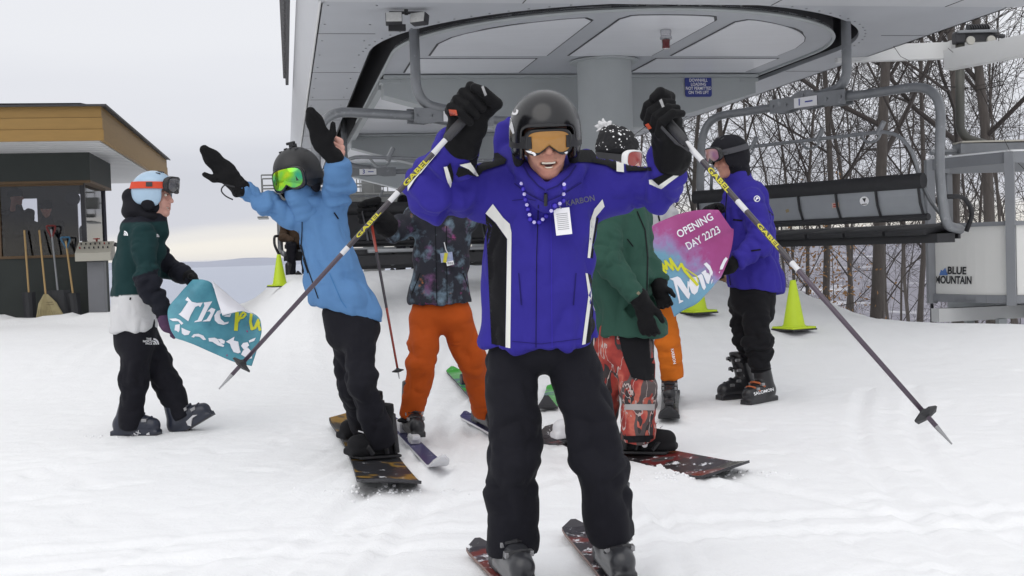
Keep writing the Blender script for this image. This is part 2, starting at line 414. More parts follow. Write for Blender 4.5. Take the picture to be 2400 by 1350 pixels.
for i in range(11):                                            # pairs of ski tracks fanning out from the ramp
    x0, x1 = TR_.uniform(-3.2, 3.2), 0; x1 = x0 * .45 + TR_.uniform(-.6, .6); g_ = TR_.uniform(.16, .34)
    for o in (0, g_): TRK.append((x0 + o, TR_.uniform(2.9, 4.2), x1 + o, TR_.uniform(7.5, 11.5), .032, TR_.uniform(.005, .010)))
PRINT = [(TR_.uniform(-3.4, -1.2), TR_.uniform(3.6, 7.6), TR_.uniform(0, 3.1)) for i in range(46)] + [(TR_.uniform(1.2, 3.2), TR_.uniform(4, 8.4), TR_.uniform(0, 3.1)) for i in range(26)]
def snow_d(q):
    d = .016 * fbm(q * .9, 3, 2) + .0045 * fbm(q * np.array((3.1, 3.6, 1)), 5, 3) + .003 * fbm(q * 13, 9, 2)
    rg = np.abs(fbm(q * np.array((2.2, 3.4, 1)) + 7, 15, 3)); d -= .006 * np.exp(-(rg / .05) ** 2)              # scuffs
    tr = fbm(q * np.array((5.5, 7, 1)), 21, 2); d += .03 * np.clip(tr - .5, 0, 1)                             # thrown lumps
    for (x0, y0, x1, y1, w, dp) in [(-1.1, 3, -.6, 9, .05, .018), (-.75, 3, -.3, 9, .05, .018), (.2, 3, .75, 10, .05, .015), (1.2, 3, 2.6, 9, .05, .016), (1.6, 3, 2.9, 9, .05, .016),
                                    (-2.4, 3.4, .4, 6.4, .06, .014), (-3, 4.4, 2.8, 5.2, .05, .014), (-3, 4.7, 2.8, 5.45, .05, .012), (-2.6, 6.4, 1.2, 11, .05, .016), (2.8, 3.8, -.5, 8.2, .05, .013)] + TRK:
        ax_ = np.array((x1 - x0, y1 - y0)); L = np.linalg.norm(ax_); ax_ /= L; rel = q[:, :2] - (x0, y0)
        s = rel @ ax_; e = rel @ np.array((-ax_[1], ax_[0])) + .12 * np.sin(s * .9 + x0); m = (s > 0) & (s < L)
        d += m * dp * (-np.exp(-(e / w) ** 2) + .5 * np.exp(-((np.abs(e) - 1.8 * w) / (.6 * w)) ** 2))
    gr = sst(9.6, 11, q[:, 1]) * (1 - sst(17, 20, q[:, 1]))                                                      # groomer corduroy on the ramp
    d += gr * .007 * np.sin(q[:, 0] * 26 + q[:, 1] * 4.5) * (.5 + .5 * fbm(q * .9, 31, 2))
    for (x0, y0, a) in PRINT:                                  # boot prints
        rx, ry = q[:, 0] - x0, q[:, 1] - y0; u = rx * math.cos(a) + ry * math.sin(a); v = -rx * math.sin(a) + ry * math.cos(a); e = (u / .14) ** 2 + (v / .05) ** 2
        d += -.008 * np.exp(-e ** 2) + .003 * np.exp(-(e - 1.9) ** 2 * 2)
    brow = np.exp(-((q[:, 1] - 16.9) / .5) ** 2) * (q[:, 0] < -4.4)                                              # ploughed ridge by the hut
    d += brow * (.10 + .16 * fbm(q * np.array((3, 3, 1)), 41, 3))
    rb = np.exp(-((q[:, 1] - (13.4 - .3 * (q[:, 0] - 2))) / .5) ** 2) * sst(1.6, 2.4, q[:, 0]) * (1 - sst(4.5, 6, q[:, 0]))
    d += rb * (.10 + .10 * fbm(q * 2.4, 45, 3))
    return d
def gz1(x, y):
    z = float(gz(np.array([x]), np.array([y]))[0])
    return z + (float(snow_d(np.array([[x, y, 0.]]))[0]) if abs(x) < 14 and 2.5 < y < 30 else 0.)
def PGr(px, py):                                            # photo position dropped on the terrain
    d = ray(px, py); lo, hi = 2.0, 60.0
    for i in range(400):
        t = 2 + i * .1; p = EYE + d * (t / d.y)
        if p.z < gz1(p.x, p.y): break
    return Vector((p.x, p.y, gz1(p.x, p.y)))
def axis(stops):
    o = [stops[0][0]]
    for (a, st), (b, _) in zip(stops[:-1], stops[1:]):
        n = max(1, int(round((b - a) / st))); o += [a + (b - a) * (i + 1) / n for i in range(n)]
    return np.array(o)
gx = axis([(-600, 60), (-120, 12), (-24, 1.0), (-9, .16), (-4.5, .035), (4.5, .16), (12, 1.0), (24, 12), (120, 60), (600, 0)])
gy = axis([(-30, 5), (1, .3), (3.2, .03), (9.5, .06), (16, .25), (30, 2), (80, 12), (400, 60), (1300, 0)])
X, Y = np.meshgrid(gx, gy, indexing='ij'); Z = gz(X, Y)
pp = np.stack([X.ravel(), Y.ravel(), np.zeros(X.size)], 1)
near = ((np.abs(X) < 14) & (Y > 2.5) & (Y < 30)).ravel()
q = pp[near]
d = snow_d(q)
Zf = Z.ravel(); Zf[near] += d
nx, ny = X.shape; ix = np.arange(nx * ny).reshape(nx, ny)
fs = np.stack([ix[:-1, :-1], ix[1:, :-1], ix[1:, 1:], ix[:-1, 1:]], -1).reshape(-1, 4)
def snow_mat():
    m = bpy.data.materials.new('snow'); m.use_nodes = True; t = m.node_tree; b = t.nodes['Principled BSDF']
    g = N('ShaderNodeTexCoord', t); n = N('ShaderNodeTexNoise', t); n.inputs['Scale'].default_value = .9; n.inputs['Detail'].default_value = 8; t.links.new(g.outputs['Object'], n.inputs[0])
    x = N('ShaderNodeMix', t, data_type='RGBA'); x.inputs[6].default_value = (.88, .888, .905, 1); x.inputs[7].default_value = (.91, .915, .925, 1)
    t.links.new(n.outputs[0], x.inputs[0]); t.links.new(x.outputs[2], b.inputs['Base Color'])
    b.inputs['Roughness'].default_value = .62; b.inputs['Specular IOR Level'].default_value = .25
    h = N('ShaderNodeTexNoise', t); h.inputs['Scale'].default_value = 38; h.inputs['Detail'].default_value = 6; h.inputs['Roughness'].default_value = .7; t.links.new(g.outputs['Object'], h.inputs[0])
    h2 = N('ShaderNodeTexNoise', t); h2.inputs['Scale'].default_value = 7; h2.inputs['Detail'].default_value = 6; t.links.new(g.outputs['Object'], h2.inputs[0])
    ad = N('ShaderNodeMath', t, operation='MULTIPLY_ADD'); ad.inputs[1].default_value = 2.2; t.links.new(h2.outputs[0], ad.inputs[0]); t.links.new(h.outputs[0], ad.inputs[2])
    bp = N('ShaderNodeBump', t); bp.inputs['Strength'].default_value = .28; bp.inputs['Distance'].default_value = .02; t.links.new(ad.outputs[0], bp.inputs['Height']); t.links.new(bp.outputs[0], b.inputs['Normal'])
    return m
M_SNOW = snow_mat()
link('snow_ground', mesh('snow_ground', np.stack([X.ravel(), Y.ravel(), Zf], 1), fs, M_SNOW, True), kind='structure')
GV = BVHTree.FromPolygons([Vector((a, b, c)) for a, b, c in zip(X.ravel()[near], Y.ravel()[near], Zf[near])], []) if False else None
def vplane(name, poly, z, m, kind='structure'):
    return link(name, mesh(name, [(a, b, z) for a, b in poly], [list(range(len(poly)))], m), kind=kind)
m_lake = mat('lake_water', (.33, .37, .47), .4, var=.04, vscale=.0004, stretch=(1, 3, 1))
vplane('lake', [(-60000, 300), (-1200, 300), (900, 9000), (6000, 60000), (-60000, 60000)], -184, m_lake)
m_val = mat('valley_fields', (.10, .095, .125), .9, col2=(.30, .29, .34), vscale=.004, vdetail=8, stretch=(1, .55, 1), dirt=((.78, .79, .83), .56, .0016))
vplane('valley', [(-1200, 300), (60000, 300), (60000, 60000), (6000, 60000), (900, 9000)], -184.5, m_val)
vplane('plain', [(-60000, -60000), (60000, -60000), (60000, 300), (-60000, 300)], -185, m_val)
m_hill = mat('far_shore', (.30, .32, .40), .9, var=.05, vscale=.001)
def hills(name, x0, x1, y, zb, hs, seed, m):
    n = 160; vs = []; fs = []
    for i in range(n + 1):
        x = x0 + (x1 - x0) * i / n; h = hs * (.55 + .45 * float(fbm(np.array([[i * .045, seed, 0]]), seed, 3)[0]) + .10 * float(noise3(np.array([[i * .4, seed, 3]]), seed)[0]))
        vs += [(x, y, zb), (x, y + 1500, zb + h), (x, y + 6000, zb)]
    for i in range(n):
        a = i * 3; fs += [(a, a + 3, a + 4, a + 1), (a + 1, a + 4, a + 5, a + 2)]
    link(name, mesh(name, vs, fs, m, True), kind='structure')
hills('far_hills', -26000, 9000, 34000, -190, 330, 4, m_hill)
m_hill2 = mat('wooded_ridge', (.15, .145, .185), .9, col2=(.27, .265, .32), vscale=.004, vdetail=8, dirt=((.68, .69, .74), .6, .002))
hills('valley_hills', 2200, 22000, 15000, -190, 240, 9, m_hill2)

# ------------------------------------------------------------------ lift station frame
AL = math.atan(528 / FPX); UD = Vector((-math.sin(AL), math.cos(AL), 0)); VD = Vector((math.cos(AL), math.sin(AL), 0)); UP = Vector((0, 0, 1))
def LP(L, t, z): return VD * L + UD * t + UP * z
RL = Matrix((VD, UD, UP)).transposed()
ZC = 3.48; LC, TC, RO, RI = 3.80, 13.56, 2.80, 2.53
m_can = mat('painted_steel_canopy', (.45, .465, .50), .5, var=.06, vscale=2.5, dirt=((.30, .27, .22), .70, 5.))
m_can2 = mat('canopy_fascia', (.54, .55, .575), .5, var=.05, vscale=2, dirt=((.36, .35, .33), .68, 3.5), stretch=(1, .3, 2))
m_pan = mat('pale_ceiling_panel', (.74, .75, .79), .32, var=.05, vscale=1.2, stretch=(.6, 9, 1))
m_drk = mat('dark_slot', (.035, .035, .04), .6)
m_grey = mat('grey_steel_paint', (.41, .435, .445), .5, var=.05, vscale=3, dirt=((.30, .29, .27), .72, 4.))
m_galv = mat('galvanised_steel', (.24, .25, .265), .42, metal=.35, var=.22, vscale=7, dirt=((.36, .37, .39), .60, 9.))
m_black = mat('black_rubber', (.018, .018, .021), .6, var=.3, vscale=20)
m_wht = mat('white_paint', (.72, .725, .72), .5, var=.05, vscale=3, dirt=((.45, .44, .42), .72, 5.))
m_ink = mat('black_ink', (.02, .02, .025), .5); m_white = mat('white_ink', (.86, .86, .88), .5, var=.03)
m_blue = mat('blue_sign', (.03, .045, .26), .45, var=.05); m_inkb = mat('blue_ink', (.04, .06, .35), .5)
st = thing('lift_station', LP(LC, TC, gz1(*LP(LC, 14.1, 0)[:2])), 'grey chairlift terminal canopy with round slot standing on a thick column', 'ski lift')
TE = 31.0
# outer soffit round the slot
S = []; Bd = []
ts = [TE - (TE - TC) * i / 20 for i in range(21)]
for t in ts: S.append((LC - RO, t)); Bd.append((.38, t))
for i in range(1, 48):
    a = math.pi + math.pi * i / 48; l, t = LC + RO * math.cos(a), TC + RO * math.sin(a); S.append((l, t))
    k = min((.38 - LC) / math.cos(a) if math.cos(a) < -1e-6 else 1e9, (7.2 - LC) / math.cos(a) if math.cos(a) > 1e-6 else 1e9, (10.72 - TC) / math.sin(a))
    Bd.append((LC + k * math.cos(a), TC + k * math.sin(a)))
for t in ts[::-1]: S.append((LC + RO, t)); Bd.append((7.2, t))
b = MB(); n = len(S)
vs = [LP(l, t, ZC) for l, t in S] + [LP(l, t, ZC) for l, t in Bd] + [LP(l, t, ZC + .05) for l, t in S]
b.add(vs, [(i, i + 1, n + i + 1, n + i) for i in range(n - 1)] + [(i, i + 1, 2 * n + i + 1, 2 * n + i) for i in range(n - 1)])
b.build('soffit', m_can, st)
b = MB()                                                     # dark trough above the slot
S2 = [(LC - RI, t) for t in ts] + [(LC + RI * math.cos(math.pi + math.pi * i / 48), TC + RI * math.sin(math.pi + math.pi * i / 48)) for i in range(1, 48)] + [(LC + RI, t) for t in ts[::-1]]
vs = [LP(l, t, ZC + .05) for l, t in S] + [LP(l, t, ZC + .55) for l, t in S] + [LP(l, t, ZC + .55) for l, t in S2] + [LP(l, t, ZC + .02) for l, t in S2]
b.add(vs, [(k * n + i, k * n + i + 1, k * n + n + i + 1, k * n + n + i) for k in range(3) for i in range(n - 1)])
b.build('hanger_slot', m_drk, st)
# inner disc plate
inn = [(LC + RI * math.cos(math.pi + math.pi * i / 48), TC + RI * math.sin(math.pi + math.pi * i / 48)) for i in range(49)]
b = MB(); b.prism([LP(l, t, ZC) for l, t in [(LC - RI, 15.25)] + inn + [(LC + RI, 15.25)]], UP * .04); b.build('inner_plate', m_can, st)
b = MB()                                                     # rubber rim of the inner plate
b.tube([LP(l, t, ZC - .004) for l, t in S2[12:-12]], .022, 6); b.build('slot_edge_strip', m_grey, st)
def panel(poly):
    cx = sum(p[0] for p in poly) / len(poly); cy = sum(p[1] for p in poly) / len(poly)
    q = MB(); q.prism([LP(l, t, ZC - .010) for l, t in poly], UP * .0095); o = q.build('ceiling_panel', m_pan, st)
    q = MB(); q.prism([LP(cx + (l - cx) + (.022 if l > cx else -.022), t + (.022 if t > cy else -.022), ZC - .004) for l, t in poly], UP * .0035); q.build('panel_seam', m_drk, o)
RP = 2.22
def front_poly(l0, l1, t1):
    o = [(l0, t1)]
    for i in range(15):
        l = l0 + (l1 - l0) * i / 14; e = min(1, min(i, 14 - i) / 1.5)
        o.append((l, TC - math.sqrt(max(RP ** 2 - (l - LC) ** 2, .05)) + .18 * (1 - e) ** 2))
    return o + [(l1, t1)]
for l0, l1 in ((1.72, 3.08), (3.36, 4.36), (4.62, 5.95)): panel(front_poly(l0, l1, 13.72))
for l0, l1 in ((1.55, 3.0), (4.5, 6.05)): panel([(l0, 13.95), (l1, 13.95), (l1, 15.0), (l0, 15.0)])
# tapered cantilever beams and columns
def beam(t, l0, l1, nm='cross_beam'):
    q = MB(); zt = ZC - .03
    poly = [(l0, zt), (l1, zt), (l1, zt - .22), (LC + .9, zt - .66), (LC - .9, zt - .66), (l0, zt - .22)]
    q.prism([LP(l, t, z) for l, z in poly], UD * .42); q.box(LP((l0 + l1) / 2, t - .05, zt + .0), (l1 - l0, .12, .035), RL); return q.build(nm, m_grey, st)
b1 = beam(15.26, LC - RI + .03, LC + RI - .03); beam(22.6, LC - RI + .03, LC + RI - .03); beam(29.3, LC - RI + .03, LC + RI - .03)
for t in (15.68, 23.02):
    t1 = 22.58 if t < 20 else 29.28
    for l0, l1 in ((1.36, 2.95), (3.05, 4.55), (4.65, 6.25)):
        q = MB(); q.box(LP((l0 + l1) / 2, (t + t1) / 2, ZC + .02), (l1 - l0, t1 - t, .04), RL); q.build('ceiling_panel', m_pan, st)
    q = MB(); q.box(LP(LC, (t + t1) / 2, ZC + .10), (RI * 2 - .1, t1 - t, .05), RL); q.build('inner_plate', m_can, st)
for l in (1.31, 6.29):
    q = MB(); q.bar(LP(l, 15.7, ZC - .06), LP(l, 30.5, ZC - .06), .09, .12); q.build('edge_rail', m_grey, st)
    for t in (15.3, 22.6):
        q = MB(); q.box(LP(l + (.08 if l < 3 else -.08), t + .05, ZC - .075), (.26, .2, .05), RL, .006); q.build('hinge_bracket', m_grey, st)
for t in (14.1, 22.9):
    z0 = gz1(*LP(3.88, t, 0)[:2]) - .3
    q = MB(); q.lathe(LP(3.88, t, z0), [(.33, 0), (.33, ZC - z0 - .03), (.42, ZC - z0 - .03), (.42, ZC - z0 - .012)], 48); q.build('column', m_grey, st, smooth='auto')
# front hood panel and left fascia
q = MB(); q.box(LP(3.79, 9.72, ZC + .02), (6.86, 2.0, .10), RL, .006); q.build('front_panel', m_can2, st)
q = MB(); q.box(LP(3.79, 9.6, ZC + .62), (7.2, 2.4, 1.06), RL); q.build('canopy_housing', m_can2, st)
q = MB(); q.box(LP(3.79, 21.0, ZC + .62), (7.0, 20.2, .1), RL); q.build('canopy_roof', m_can2, st)
for s_, l0, l1 in ((1, .38, .22), (-1, 7.2, 7.3)):
    for k in range(9):
        t0 = 8.6 + k * 2.5; t1 = min(t0 + 2.492, TE)
        q = MB(); q.add([LP(l0, t0, ZC), LP(l0, t1, ZC), LP(l1, t1, ZC + .62), LP(l1, t0, ZC + .62), LP(l0 + .03 * s_, t0, ZC), LP(l0 + .03 * s_, t1, ZC), LP(l1 + .03 * s_, t1, ZC + .62), LP(l1 + .03 * s_, t0, ZC + .62)],
                        [(0, 1, 2, 3), (4, 5, 6, 7), (0, 1, 5, 4), (3, 2, 6, 7), (0, 3, 7, 4), (1, 2, 6, 5)]); q.build('fascia_panel', m_can2, st)
q = MB()
q.box(LP(.13, 14.5, ZC + 1.35), (.05, 12, 1.45), RL)
q.build('side_cladding', mat('dark_cladding', (.085, .085, .09), .7, var=.2), st)
for i in range(46):
    q = MB(); t = 8.7 + i * .25; q.tube([LP(.10, t, ZC + .66), LP(.085, t, ZC + 2.0)], .035, 6); q.build('cladding_rib', mat('dark_cladding', (0, 0, 0)), st)
for i, l in enumerate((.385,)):
    q = MB(); q.tube([LP(l, 8.6, ZC - .004), LP(l, TE, ZC - .004)], .012, 5); q.build('fascia_trim', m_wht, st)
for t in (12.4, 15.0, 17.6, 20.2, 22.8, 25.4, 28.0):
    for l0, l1 in ((.39, .99), (6.62, 7.19)): q = MB(); q.box(LP((l0 + l1) / 2, t, ZC - .0015), (l1 - l0, .010, .003), RL); q.build('panel_joint', m_drk, st)
for l in (2.2, 4.6, 6.4): q = MB(); q.box(LP(l, 9.72, ZC - .0315), (.010, 1.98, .003), RL); q.build('panel_joint', m_drk, st)
for i in range(44):
    a = math.pi + math.pi * (i + .5) / 44; q = MB(); q.lathe(LP(LC + (RO + .07) * math.cos(a), max(TC + (RO + .07) * math.sin(a), 10.74), ZC - .006 - (.03 if TC + (RO + .07) * math.sin(a) < 10.74 else 0)), [(.011, 0), (.012, .006)], 6); q.build('bolt', m_galv, st)
for i in range(24): q = MB(); q.lathe(LP(.46 + .44 * (i % 2), 11 + (i // 2) * .9, ZC - .006), [(.010, 0), (.011, .006)], 6); q.build('bolt', m_galv, st)
# blue notice on the cross beam
c = P(1635, 203, 15.05); Rn = Matrix((VD, UP, -UD)).transposed()
q = MB()
w_, h_ = .185, .135
rr = [];
for cx, cy, a0 in ((w_ - .03, h_ - .03, 0), (-w_ + .03, h_ - .03, 90), (-w_ + .03, -h_ + .03, 180), (w_ - .03, -h_ + .03, 270)):
    for k in range(5): a = math.radians(a0 + 90 * k / 4); rr.append((cx + .03 * math.cos(a), cy + .03 * math.sin(a)))
bt = 15.24; dr = ray(1637, 203); c = EYE + dr * ((bt - EYE.dot(UD)) / dr.dot(UD))
q.prism([c + Rn @ Vector((a, b_, 0)) for a, b_ in rr], UD * .012)
sg = q.build('notice_sign', m_blue, None, label='small blue notice with white capitals fixed to the grey cross beam', cat='sign')
for i, (tx, w) in enumerate((('DOWNHILL', .93), ('LOADING', .93), ('NOT PERMITTED', .93), ('ON THIS LIFT', .93))):
    text_mesh('sign_lettering', tx, c + UP * (.083 - i * .054), .058, Rn, m_white, sg, bold=.02, wide=.82, depth=.003)
for s_ in (-1, 1):
    q = MB(); q.lathe(c + VD * s_ * .168 - UD * .004, [(.007, 0), (.007, .004)], 10, Matrix((VD, UP, -UD)).transposed()); q.build('screw', m_galv, sg)
# red beacon
c = P(1560, 68, 12.6); c.z = ZC
bc = thing('beacon_lamp', c, 'dark red beacon lamp hanging under the canopy ceiling', 'lamp')
q = MB(); q.lathe(c, [(.055, -.005), (.06, -.03), (.055, -.075), (.062, -.08), (.064, -.105), (.05, -.115)], 20); q.build('base', mat('chrome', (.5, .5, .52), .25, metal=.8), bc, smooth='auto')
q = MB(); q.lathe(c, [(.045, -.112), (.04, -.16), (.043, -.2), (.036, -.206)], 20); q.build('red_lens', mat('red_lens', (.10, .006, .008), .2, coat=.5), bc, smooth='auto')
# twin floodlights
c = P(952, 26, 11.2); c.z = ZC
fl = thing('floodlight', c, 'pair of rectangular floodlights fixed under the canopy near its front left', 'floodlight')
q = MB(); q.tube([c + VD * -.16 + UP * -.03, c + VD * .16 + UP * -.03], .014, 6); q.tube([c, c + UP * -.05], .02, 6); q.build('bracket', m_drk, fl)
for s_, rz in ((-1, .1), (1, -.45)):
    R = Matrix.Rotation(AL * 0 + rz, 3, 'Z') @ Matrix.Rotation(-.25, 3, 'X'); o = c + VD * (.12 * s_) + UP * -.095 - UD * .03
    q = MB(); q.box(o, (.155, .09, .10), R, .01); h = q.build('lamp_housing', m_drk, fl, smooth='auto')
    q = MB(); q.box(o + R @ Vector((0, -.048, 0)), (.145, .012, .09), R, .004); q.build('lamp_glass', mat('lamp_glass', (.62, .62, .60), .12, var=.2, vscale=40, coat=.6), h, smooth='auto')
q = MB(); q.box(c + VD * -.09 + UP * -.17, (.16, .05, .06), RL, .005); q.build('sensor_box', m_black, fl)

# ------------------------------------------------------------------ chairs
def chair(C, wd, f, num, label, arm_off=.45, riders=False):
    wd = Vector(wd).normalized(); f = Vector(f); f = (f - wd * f.dot(wd)).normalized(); R = Matrix((wd, f, UP)).transposed(); C = Vector(C)
    zs = C.z - 1.40
    def q_(x, y, z): return C + R @ Vector((x, y, z - 1.40))
    g = thing('chairlift_chair', C - UP * 1.5, label, 'chairlift chair', 'six seat chairs on the lift')
    H = 1.58
    b = MB(); b.tube(rounded([q_(arm_off, 0, ZC + .3 - zs), q_(arm_off, 0, 1.52), q_(.05, 0, 1.46)], .42, 10), .052, 12); b.build('hanger_arm', m_galv, g, smooth=True)
    b = MB(); b.tube(rounded([q_(-H + .06, .32, -.02), q_(-H, -.02, .02), q_(-H, -.12, .5), q_(-H, -.04, 1.40), q_(H, -.04, 1.40), q_(H, -.12, .5), q_(H, -.02, .02), q_(H - .06, .32, -.02)], [.12, .3, .36, .36, .3, .12], 8), .048, 10)
    b.build('bail_frame', m_galv, g, smooth=True)
    b = MB()
    for s in (-1, 1):
        b.prism([q_(x, -.04 + s * .062, 1.40 + z) for x, z in ((-.50, -.075), (-.30, -.08), (-.2, -.055), (.0, -.075), (.2, -.055), (.30, -.08), (.50, -.075), (.50, .075), (.12, .08), (.05, .125), (-.12, .125), (-.2, .08), (-.5, .075))], R @ Vector((0, .012 * s, 0)))
    b.build('clamp_plate', m_galv, g)
    for x in (-.45, -.27, .27, .45, -.04):
        b = MB(); b.tube([q_(x, -.04 - .09, 1.40 + (.075 if x == -.04 else .0)), q_(x, -.04 + .09, 1.40 + (.075 if x == -.04 else .0))], .016, 8); b.build('bolt', m_galv, g)
    sgn = -1 if (R @ Vector((0, -1, 0))).y < 0 else 1
    b = MB(); b.box(q_(0, -.04 + sgn * .083, 1.40), (.30, .012, .105), R, .003); pl = b.build('number_plate', m_white, g)
    Rp = Matrix((wd * -sgn * 1.0 if (wd * -sgn).x > 0 else wd * sgn, UP, f * sgn)).transposed()
    right = Rp @ Vector((1, 0, 0))
    text_mesh('plate_number', num, q_(0, -.04 + sgn * .092, 1.40) - right * .075, .10, Rp, m_inkb, pl, bold=.02)
    b = MB(); b.box(q_(0, -.04 + sgn * .092, 1.40) + right * .05, (.10, .002, .014), R); b.build('plate_stripe', m_inkb, pl)
    # backrest: galvanised shell with black rolls, six seats
    b = MB(); prof = [(-.20, .13), (-.235, .22), (-.262, .32), (-.275, .40)]
    vs = []; nn = len(prof)
    for x in (-H + .09, H - .09):
        for y, z in prof: vs.append(q_(x, y, z))
        for y, z in prof: vs.append(q_(x, y + .02, z + .004))
    fs = [(i, i + 1, 2 * nn + i + 1, 2 * nn + i) for i in range(nn - 1)] + [(nn + i, nn + i + 1, 3 * nn + i + 1, 3 * nn + i) for i in range(nn - 1)]
    b.add(vs, fs + [(0, nn, 3 * nn, 2 * nn), (nn - 1, 2 * nn - 1, 4 * nn - 1, 3 * nn - 1)]); bk = b.build('backrest', mat('chair_shell', (.30, .315, .34), .4, metal=.3, var=.12, vscale=5), g)
    for k in range(6):
        x0 = -H + .12 + (2 * H - .24) * k / 6; w = (2 * H - .24) / 6 - .03
        b = MB(); b.box(q_(x0 + w / 2 + .015, -.205, .27), (w, .03, .27), R @ Matrix.Rotation(.24, 3, 'X'), .012); b.build('back_pad', m_black, bk, smooth='auto')
    b = MB(); b.tube([q_(-H + .07, -.27, .46), q_(H - .07, -.27, .46)], .062, 10, flat=(1.25, R @ Vector((0, 0, 1)))); b.build('top_pad', m_black, bk, smooth='auto')
    b = MB(); b.tube([q_(-H + .07, -.195, .11), q_(H - .07, -.195, .11)], .035, 8); b.build('lower_pad', m_black, bk, smooth='auto')
    for k in range(7):
        x = -H + .12 + (2 * H - .24) * k / 6
        b = MB(); b.tube([q_(x, -.205, .12), q_(x, -.262, .25), q_(x, -.292, .42)], .013, 6); b.build('backrest_rib', m_black, bk)
    for k in range(6):
        x0 = -H + .12 + (2 * H - .24) * k / 6; w = (2 * H - .24) / 6 - .025
        b = MB(); b.box(q_(x0 + w / 2 + .012, .06, -.01), (w, .47, .06), R @ Matrix.Rotation(.12, 3, 'X'), .018); b.build('seat_pad', m_black, g, smooth='auto')
        b = MB(); b.tube([q_(x0 + .03, .30, -.04), q_(x0 + .03, .28, -.10), q_(x0 + .03, .1, -.12)], .012, 5); b.build('seat_bracket', m_galv, g)
    b = MB(); b.bar(q_(-H + .05, .06, -.10), q_(H - .05, .06, -.10), .30, .09); b.bar(q_(-H + .05, .29, -.06), q_(H - .05, .29, -.06), .04, .10); b.build('seat_beam', m_black, g)
    # raised restraint bar with hooks
    up = rounded([q_(-H + .20, -.16, .30), q_(-H + .30, -.20, .98), q_(H - .30, -.20, .98), q_(H - .12, -.16, .30), q_(H - .16, .30, .03), q_(-H + .3, .33, .03)], [.28, .34, .25, .2], 7)
    b = MB(); b.tube(up, .019, 8); rb = b.build('restraint_bar', m_galv, g, smooth=True)
    for x in (-.75, .15, .9):
        b = MB(); b.tube(rounded([q_(x - .16, -.2, .98), q_(x - .08, -.2, .88), q_(x + .06, -.2, .90), q_(x + .10, -.2, 1.0)], .06, 4), .013, 6); b.tube([q_(x + .05, -.2, .955), q_(x + .13, -.2, 1.08)], .026, 6); b.build('foot_hook', m_galv, rb)
    for s in (-1, 1):
        b = MB(); b.tube(rounded([q_(s * H, -.10, .30), q_(s * (H + .10), .14, .30), q_(s * (H + .10), .30, .14), q_(s * (H + .02), .30, -.04)], .08, 4), .024, 7); b.build('armrest', m_black, g, smooth=True)
    return g, bk, q_
A_, B_ = P(1652, 300, 14.2), P(2208, 220, 11.7); wr_ = (B_ - A_); wr_.z = 0
Cr = P(1905, 240, 12.9)
gR, bkR, qR = chair(Cr, wr_, (.8, .6, 0), '1', 'empty six seat chair with white number 1 plate behind the person in violet-blue')
tb = bvh(bkR)
decal('sticker', [(2026 + 11 * math.cos(a * .5236), 471 + 11 * math.sin(a * .5236)) for a in range(12)], tb, m_white, gR, lim=20, off=.006)
decal('sticker', [(1950, 476), (1966, 474), (1967, 486), (1951, 488)], tb, mat('salmon_sticker', (.55, .38, .32), .6), gR, lim=20, off=.006)
decal('sticker', [(1841, 492), (1848, 489), (1850, 496), (1843, 499)], tb, mat('gold_sticker', (.28, .22, .12), .6), gR, lim=20, off=.006)
decal('sticker_print', [[(2021, 465), (2030, 464), (2027, 475)], [(2020, 478), (2032, 477), (2032, 479), (2020, 480)]], tb, m_ink, gR, lim=20, off=.009)
decal('sticker_print', [[(1953, 478), (1964, 477), (1964, 480), (1953, 481)], [(1953, 483), (1964, 482), (1964, 485), (1953, 486)]], tb, mat('red_ink', (.4, .06, .05), .6), gR, lim=20, off=.009)
gL, bkL, qL = chair(P(1062, 275, 12.5), (.79, .61, 0), (.61, -.79, 0), '2', 'empty six seat chair turning at the slot behind the front skier raised arm', arm_off=-.45)
cb = P(862, 403, 21.4); g3, bk3, q3 = chair(cb, VD, -UD, '3', 'six seat chair with a number 3 plate coming in behind the snowboarder in light blue', arm_off=-.4)

# ------------------------------------------------------------------ cones
m_cone = mat('lime_plastic', (.50, .66, .018), .5, var=.08, vscale=9, dirt=((.28, .34, .06), .62, 18.))
def cone(p, label, h=.46):
    g = thing('traffic_cone', p, label, 'traffic cone', 'lime cones round the unloading ramp'); s = h / .46
    b = MB(); b.lathe(p + UP * .03 * s, [(.112 * s, 0), (.106 * s, .012 * s), (.098 * s, .02 * s), (.026 * s, .43 * s), (.020 * s, .432 * s)], 28); b.build('cone_body', m_cone, g, smooth='auto')
    b = MB(); b.box(p + UP * .022 * s, (.285 * s, .285 * s, .02 * s), Matrix.Rotation(.5, 3, 'Z'), .006); b.build('cone_flange', m_cone, g)
    b = MB(); b.box(p + UP * .006 * s, (.295 * s, .295 * s, .014 * s), Matrix.Rotation(.5, 3, 'Z')); b.build('cone_base', m_black, g)
def drop(p, dz=0): return Vector((p.x, p.y, gz1(p.x, p.y) + dz))
cR = P(1861, 766, 11.1); cone(drop(cR, .02), 'lime traffic cone to the right of the person in violet-blue')
cB = PGr(1633, 737); cone(drop(cB, .01), 'lime traffic cone half hidden behind the pink banner')
cLf = P(656, 672, 17.0); cone(drop(cLf, .01), 'small lime traffic cone far back beside the light blue jacket')
print('cone z', cR.z, gz1(cR.x, cR.y), cB.z, gz1(cB.x, cB.y), cLf.z, gz1(cLf.x, cLf.y))

